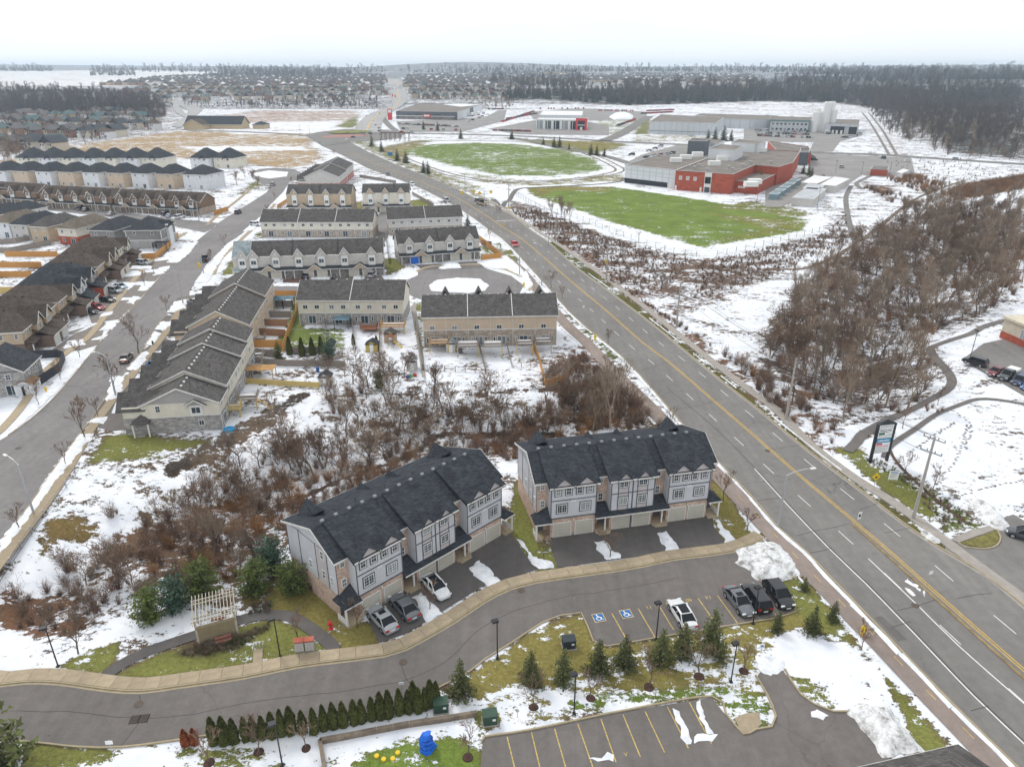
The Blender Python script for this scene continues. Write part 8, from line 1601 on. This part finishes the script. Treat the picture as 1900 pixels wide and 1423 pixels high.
fence([(515,388),(535,375)],1.8,CED,'short orange fence at the beige three storey row'); fence([(765,362),(805,385)],1.7,CEDW,'weathered fence beside the cream pointed gable row'); fence([(668,330),(735,341)],1.7,CEDW,'weathered yard fence behind the brick end row'); fence([(716,440),(722,490)],1.7,CEDW,'weathered fence between the two inner rows')
fence([(318,873),(345,860),(370,846),(400,830),(440,800),(480,785),(520,762),(560,745)],1.2,CHN,'thin chain link fence along the creek bank below the stone end wall',None,3,None,'chain_fence',True)
fence([(958,362),(985,380),(1010,390),(1060,402),(1130,430),(1200,455),(1250,470),(1292,476),(1330,476),(1400,460),(1520,430)],1.8,CHN,'long chain link fence round the lower edge of the sports field',None,5,None,'chain_fence',True)
fence([(0,1080),(60,990),(105,930),(140,880)],1.1,CHN,'low metal barrier beside the pavement at the left edge',None,3,MET,'guard_rail',True)
# ---- yards: decks, sheds, gazebos
def deck(px,w,d,h,lab,m=WOODO,rz=None,stairs=0,snow=True):
    p=g(*px); o=thing('deck',lab,'deck',(p.x,p.y,p.z),rz or 0,'raised wooden decks'); part('platform',MB().box(0,w,0,d,h-.2,h),m,o)
    for x in (.1,w-.1):
        for y in ((.1,) if h>1 else ()): part('post',MB().box(x-.09,x+.09,y-.09,y+.09,-1,h-.2),WOODY,o)
    for (x0,y0,x1,y1) in ((0,0.04,w,.04),(0.04,0.0,.04,d),(w-.04,0,w-.04,d)): part('railing',MB().bar((x0,y0,h+.95),(x1,y1,h+.95),.08,.06).bar((x0,y0,h+.5),(x1,y1,h+.5),.03,.45),m,o)
    if snow: part('snow',MB().box(.3,w-.3,.3,d-.5,h+.002,h+.1),SNOWM,o)
    if stairs: 
        b=MB()
        for i in range(8): b.box(stairs*(i*.3)+ (0 if stairs<0 else w),stairs*((i+1)*.3)+(0 if stairs<0 else w),.1,1.1,h-.2-(i+1)*h/9,h-.1-(i+1)*h/9) if stairs>0 else b.box(-(i+1)*.3,-i*.3,.1,1.1,h-.2-(i+1)*h/9,h-.1-(i+1)*h/9)
        part('stairs',b,WOODY,o)
    return o
T3=math.radians(3)
deck((797,656),4.2,3,2.3,'cedar coloured deck with stairs, leftmost behind the tan row',WOOD,T3,1); deck((848,664),4.6,3.4,2.6,'grey deck with snow, second behind the tan row',WOODO,T3); deck((896,664),4.2,3.4,2.6,'grey deck with snow, third behind the tan row',WOODO,T3); deck((958,660),3.6,3.0,2.6,'grey deck, fourth behind the tan row',WOODO,T3); deck((993,656),3.6,3.2,2.6,'grey deck beside the last house of the tan row',WOODO,T3)
deck((706,620),5.6,3.2,1.8,'wooden deck at the right end of the cream row',WOOD,0); deck((668,618),3.8,3,1.0,'red stained deck behind the cream row',WOODR,0,0,False)
S8=math.radians(98); deck((441,764),3.5,3,2.3,'deck with stairs at the lowest end of the stepped row',WOODO,math.radians(8),1); deck((417,776),2.8,2.4,1.6,'small deck above the blue paddling pool',WOODY,math.radians(8)); deck((452,700),3.5,3,1.6,'deck beside the orange covered one of the stepped row',WOODO,math.radians(8)); deck((455,676),3.6,3,1.4,'upper weathered deck of the stepped row',WOODO,math.radians(8)); deck((463,640),3.2,3,.8,'snowy patio deck of the stepped row',WOODO,math.radians(8))
def gazebo(px,w,d,h,m,lab,rz=0,peak=.8,nm='gazebo'):
    p=g(*px); o=thing(nm,lab,'gazebo',p,rz); 
    for x in (0.1,w-.1):
        for y in (.1,d-.1): part('post',MB().box(x-.06,x+.06,y-.06,y+.06,0,h),DKP if m is not WOOD else WOOD,o)
    part('canopy',MB().add([(-.2,-.2,h),(w+.2,-.2,h),(w+.2,d+.2,h),(-.2,d+.2,h),(w/2,d/2,h+peak)],[(0,1,4),(1,2,4),(2,3,4),(3,0,4),(3,2,1,0)]),m,o); return o
CANV=mat('canopy_blue',(.10,.17,.21),.8,.15,1); 
gazebo((620,612),3.4,3,2.4,CANV,'blue grey canopy in the back yard of the cream row',0,.5); gazebo((500,575),3.6,3.4,2.4,CANV,'blue pavilion canopy in the second back yard of the stepped row',.1); gazebo((524,572),2.6,3.2,2.3,CANV,'smaller blue canopy beside the blue pavilion',.1,.4)
gazebo((523,437),4.6,2.5,2.6,WOOD,'orange timber gazebo against the long cream row',0,.7); gazebo((460,708),5.0,2.6,2.4,WOOD,'orange timber shelter in the yard above the yellow fence',.05,.2); gazebo((285,466),4.4,3.4,2.5,DKP,'dark canopy behind the grey corner house',.1,.3)
def shed(px,w,d,h,wm,rm,lab,rz=0,pk=.8):
    B=Bld('garden_shed',lab,'shed',px,L=w,rz=rz,group='garden sheds'); B.wall(0,w,0,d,-.3,h,wm); B.gable(0,w,0,d,h,h+pk,rm,wm,axis='y',ov=.15,t=.1,fascia=False); B.door('f',w/2,.05,0,.8,1.7,WHT); return B
shed((755,689),1.9,2.2,2.2,LGR,R_LT,'pale shed standing over a pile of coloured toys at the end of the long yard'); shed((713,637),2.6,2,2.3,BEI,R_GREY,'beige shed behind the yellow slide'); shed((679,654),2.6,2,1.9,mat('shed_yellow',(.45,.36,.12),.9),R_DK,'yellow timber shed with dark roof in the middle yard'); shed((828,655),2.0,1.8,2.2,LGR,R_LT,'small grey shed beside the cedar stairs'); shed((592,717),2.3,2,2.0,LGR,R_DK,'grey shed at the end of the yellow fence'); shed((30,735),3.4,3,2.2,WSD,mat('shed_roof_tan',(.28,.17,.10),.9),'white shed with tan roof inside the dark panel fence',.2); shed((605,655),1.8,2,2,LGR,R_DK,'small dark roofed shed beside the blue spruce')
# toys, slide, play tower, pool
p=g(727,645); o=thing('play_tower','wooden play tower with a yellow slide in the snowy yard','play set',p); 
for x in (-.8,.4):
    for y in (0,1.2): part('post',MB().bar((x,y,0),(x,y,2.4),.05,n=6),WOODO,o)
part('platform',MB().box(-.9,.5,-.1,1.3,1.2,1.3),WOODO,o); part('slide',MB().add([(.5,.2,1.3),(.5,.8,1.3),(2.4,-.4,.1),(2.4,.2,.1),(.5,.2,1.2),(.5,.8,1.2),(2.4,-.4,0),(2.4,.2,0)],[(0,2,3,1),(4,5,7,6),(0,1,5,4),(2,6,7,3),(0,4,6,2),(1,3,7,5)]),YS,o); part('tower_roof',MB().add([(-1,-.2,2.4),(.6,-.2,2.4),(.6,1.4,2.4),(-1,1.4,2.4),(-.2,.6,3.1)],[(0,1,4),(1,2,4),(2,3,4),(3,0,4)]),WOODR,o)
p=g(425,798); tag(part('paddling_pool',MB().lathe([(.85,0),(.95,.1),(.95,.3),(.8,.32),(.75,.1)],16),mat('pool_blue',(.02,.32,.60),.4),None,p),'bright blue paddling pool beside the stone end wall','paddling pool')
for i,(px,c) in enumerate((((762,700),(.05,.45,.08)),((770,698),(.6,.05,.04)),((756,701),(.1,.08,.3)))): tag(part('toy_box',MB().lathe([(.35,0),(.4,.5),(.3,.55)],8),mat('toy_%s'%('green','red','purple')[i],c,.5),None,g(*px)),('green','red','purple')[i]+' plastic toy bin beneath the pale shed','toy')
for i,px in enumerate(((406,796),(412,792),(845,652),(855,656),(590,690))): tag(part('storage_bin',MB().lathe([(.3,0),(.36,.9),(.4,.92),(.38,1.0),(.1,1.05)],8),mat('bin_grey' if i%2 else 'bin_blue',(.12,.13,.14) if i%2 else (.03,.10,.30),.6),None,g(*px)),('blue bin at the stone end wall','grey bin at the stone end wall','blue bin under the tan row decks','grey bin under the tan row decks','blue bin beside the picket fence')[i],'bin')
# cricket/steel frame structure at the junction
p=g(706,262); o=thing('bus_canopy_frame','brown steel frame structure at the corner of the junction','steel frame',p,0)
for i in range(7): part('column',MB().box(i*4-.2,i*4+.2,-.2,.2,0,6.5),mat('rust_steel',(.12,.06,.05),.8),o); part('column',MB().box(i*4-.2,i*4+.2,6.8,7.2,0,6.5),MC['rust_steel'],o)
for y in (0,7): part('beam',MB().box(-.4,24.4,y-.2,y+.2,6.1,6.5),MC['rust_steel'],o)
# people
def person(px,lab,top,leg,rz=0,h=1.75):
    import bmesh
    p=g(*px); o=thing('person',lab,'person',p,rz); s=h/1.75
    J=[(0,0,.95,.15),(0,0,1.15,.14),(0,0,1.38,.17),(0,0,1.5,.06),(0,.02,1.62,.10),(0,.02,1.72,.07),(.10,0,.9,.10),(.12,.08,.5,.07),(.12,.02,.1,.05),(.12,.16,.05,.045),(-.10,0,.9,.10),(-.12,-.1,.5,.07),(-.12,-.25,.12,.05),(-.12,-.12,.07,.045),(.2,0,1.4,.07),(.26,-.05,1.12,.05),(.25,.1,.92,.04),(-.2,0,1.4,.07),(-.26,.06,1.12,.05),(-.25,.15,.92,.04)]
    E_=[(0,1),(1,2),(2,3),(3,4),(4,5),(0,6),(6,7),(7,8),(8,9),(0,10),(10,11),(11,12),(12,13),(2,14),(14,15),(15,16),(2,17),(17,18),(18,19)]
    me=bpy.data.meshes.new('body'); me.from_pydata([(a*s,b*s,c*s) for a,b,c,_ in J],E_,[]); q=link('body',me,o); m=q.modifiers.new('skin','SKIN')
    for i,v in enumerate(me.skin_vertices[0].data): v.radius=(J[i][3]*s,J[i][3]*s)
    me.skin_vertices[0].data[0].use_root=True; q.modifiers.new('sub','SUBSURF').levels=1; me.materials.append(top); return o
person((1181,1000),'x',BLK,BLK) if False else None
person((929,462),'person in dark clothes walking along the shared path beside the main road',mat('coat_dark',(.03,.03,.035),.9),BLK,1.2)
person((926,383),'person in dark clothes on the path near the crossing',MC['coat_dark'],BLK,.4); person((594,267),'person in dark clothes standing at the kerb near the junction',MC['coat_dark'],BLK,0)
# horse-like arrow of leftover snow on the road and painted crossing bands
pline((921,411),(955,409),.5,.075,WHI,road,'stop_line'); pline((893,397),(930,394),.7,.075,mat('band_dark',(.07,.07,.07)),road,'crossing_band')
mb=MB()
for px in ([(1680,1080),(1684,1073),(1695,1083),(1708,1090),(1704,1093),(1690,1086)],[(1680,1089),(1690,1093),(1700,1104),(1694,1106),(1684,1098)],[(1711,1099),(1717,1097),(1717,1108),(1712,1103)],[(1700,1090),(1709,1095),(1706,1098),(1702,1094)]): snow_lump(px,.04,.3,.07,.15,mb=mb)
tag(part('road_snow',mb,SNOWM),kind='stuff')
# dried footprints trail in open snow
mb=MB(); r=random.Random(4)
for line in (((1770,785),(1700,830),(1660,860)),((1795,790),(1780,840),(1740,900),(1725,935)),((1775,770),(1800,790),(1790,830)),((1900,890),(1830,905),(1760,925))):
    P=smooth_pl(gp(line),.75)
    for i,p in enumerate(P): x,y=p.x+r.uniform(-.25,.25),p.y+r.uniform(-.25,.25); mb.prism([(x+.24*math.cos(a),y+.16*math.sin(a)) for a in (0,1.05,2.1,3.14,4.2,5.2)],.01,.022)
tag(part('footprints',mb,mat('footprint',(.16,.14,.12),.9)),kind='stuff')
# transmission towers and masts on the horizon
for i,(x,h) in enumerate(((457,42),(470,30),(848,45),(863,50),(856,36),(958,40),(1159,45),(1443,42),(1190,20))):
    p=g(x,141); o=thing('lattice_mast','thin '+('lattice tower' if i%2 else 'mast')+' on the horizon, '+('above the left estate','just right of the first','left of the three above the far road','tallest of the three above the far road','between the two tall ones','above the pale apartments','above the conifer wood','above the right suburbs','short one right of centre')[i],'mast',(p.x,p.y,p.z)); b=MB(); w=h*.06
    for sx in (-1,1): b.bar((sx*w,0,0),(sx*w*.2,0,h),1.0,n=4)
    part('legs',b,mat('mast_grey',(.22,.23,.25),.8),o); b=MB()
    for k in range(5): t0,t1=k/5,(k+1)/5; b.bar((-w*(1-.8*t0),0,h*t0),(w*(1-.8*t1),0,h*t1),.6,n=4)
    part('bracing',b,MC['mast_grey'],o)
# ---------------- air ----------------
hz=MB().box(-9500,9500,-200,9700,-7,128); hm=bpy.data.materials.new('air'); hm.use_nodes=True; t=hm.node_tree; t.nodes.clear(); oo=t.nodes.new('ShaderNodeOutputMaterial'); pv=t.nodes.new('ShaderNodeVolumePrincipled'); pv.inputs['Color'].default_value=(.72,.86,1.0,1); pv.inputs['Density'].default_value=.00011; pv.inputs['Anisotropy'].default_value=.0; t.links.new(pv.outputs[0],oo.inputs['Volume']); 
tag(part('haze',hz,hm),kind='stuff')
print('OBJ',len(bpy.data.objects),'tris',sum(len(m.polygons) for m in bpy.data.meshes))
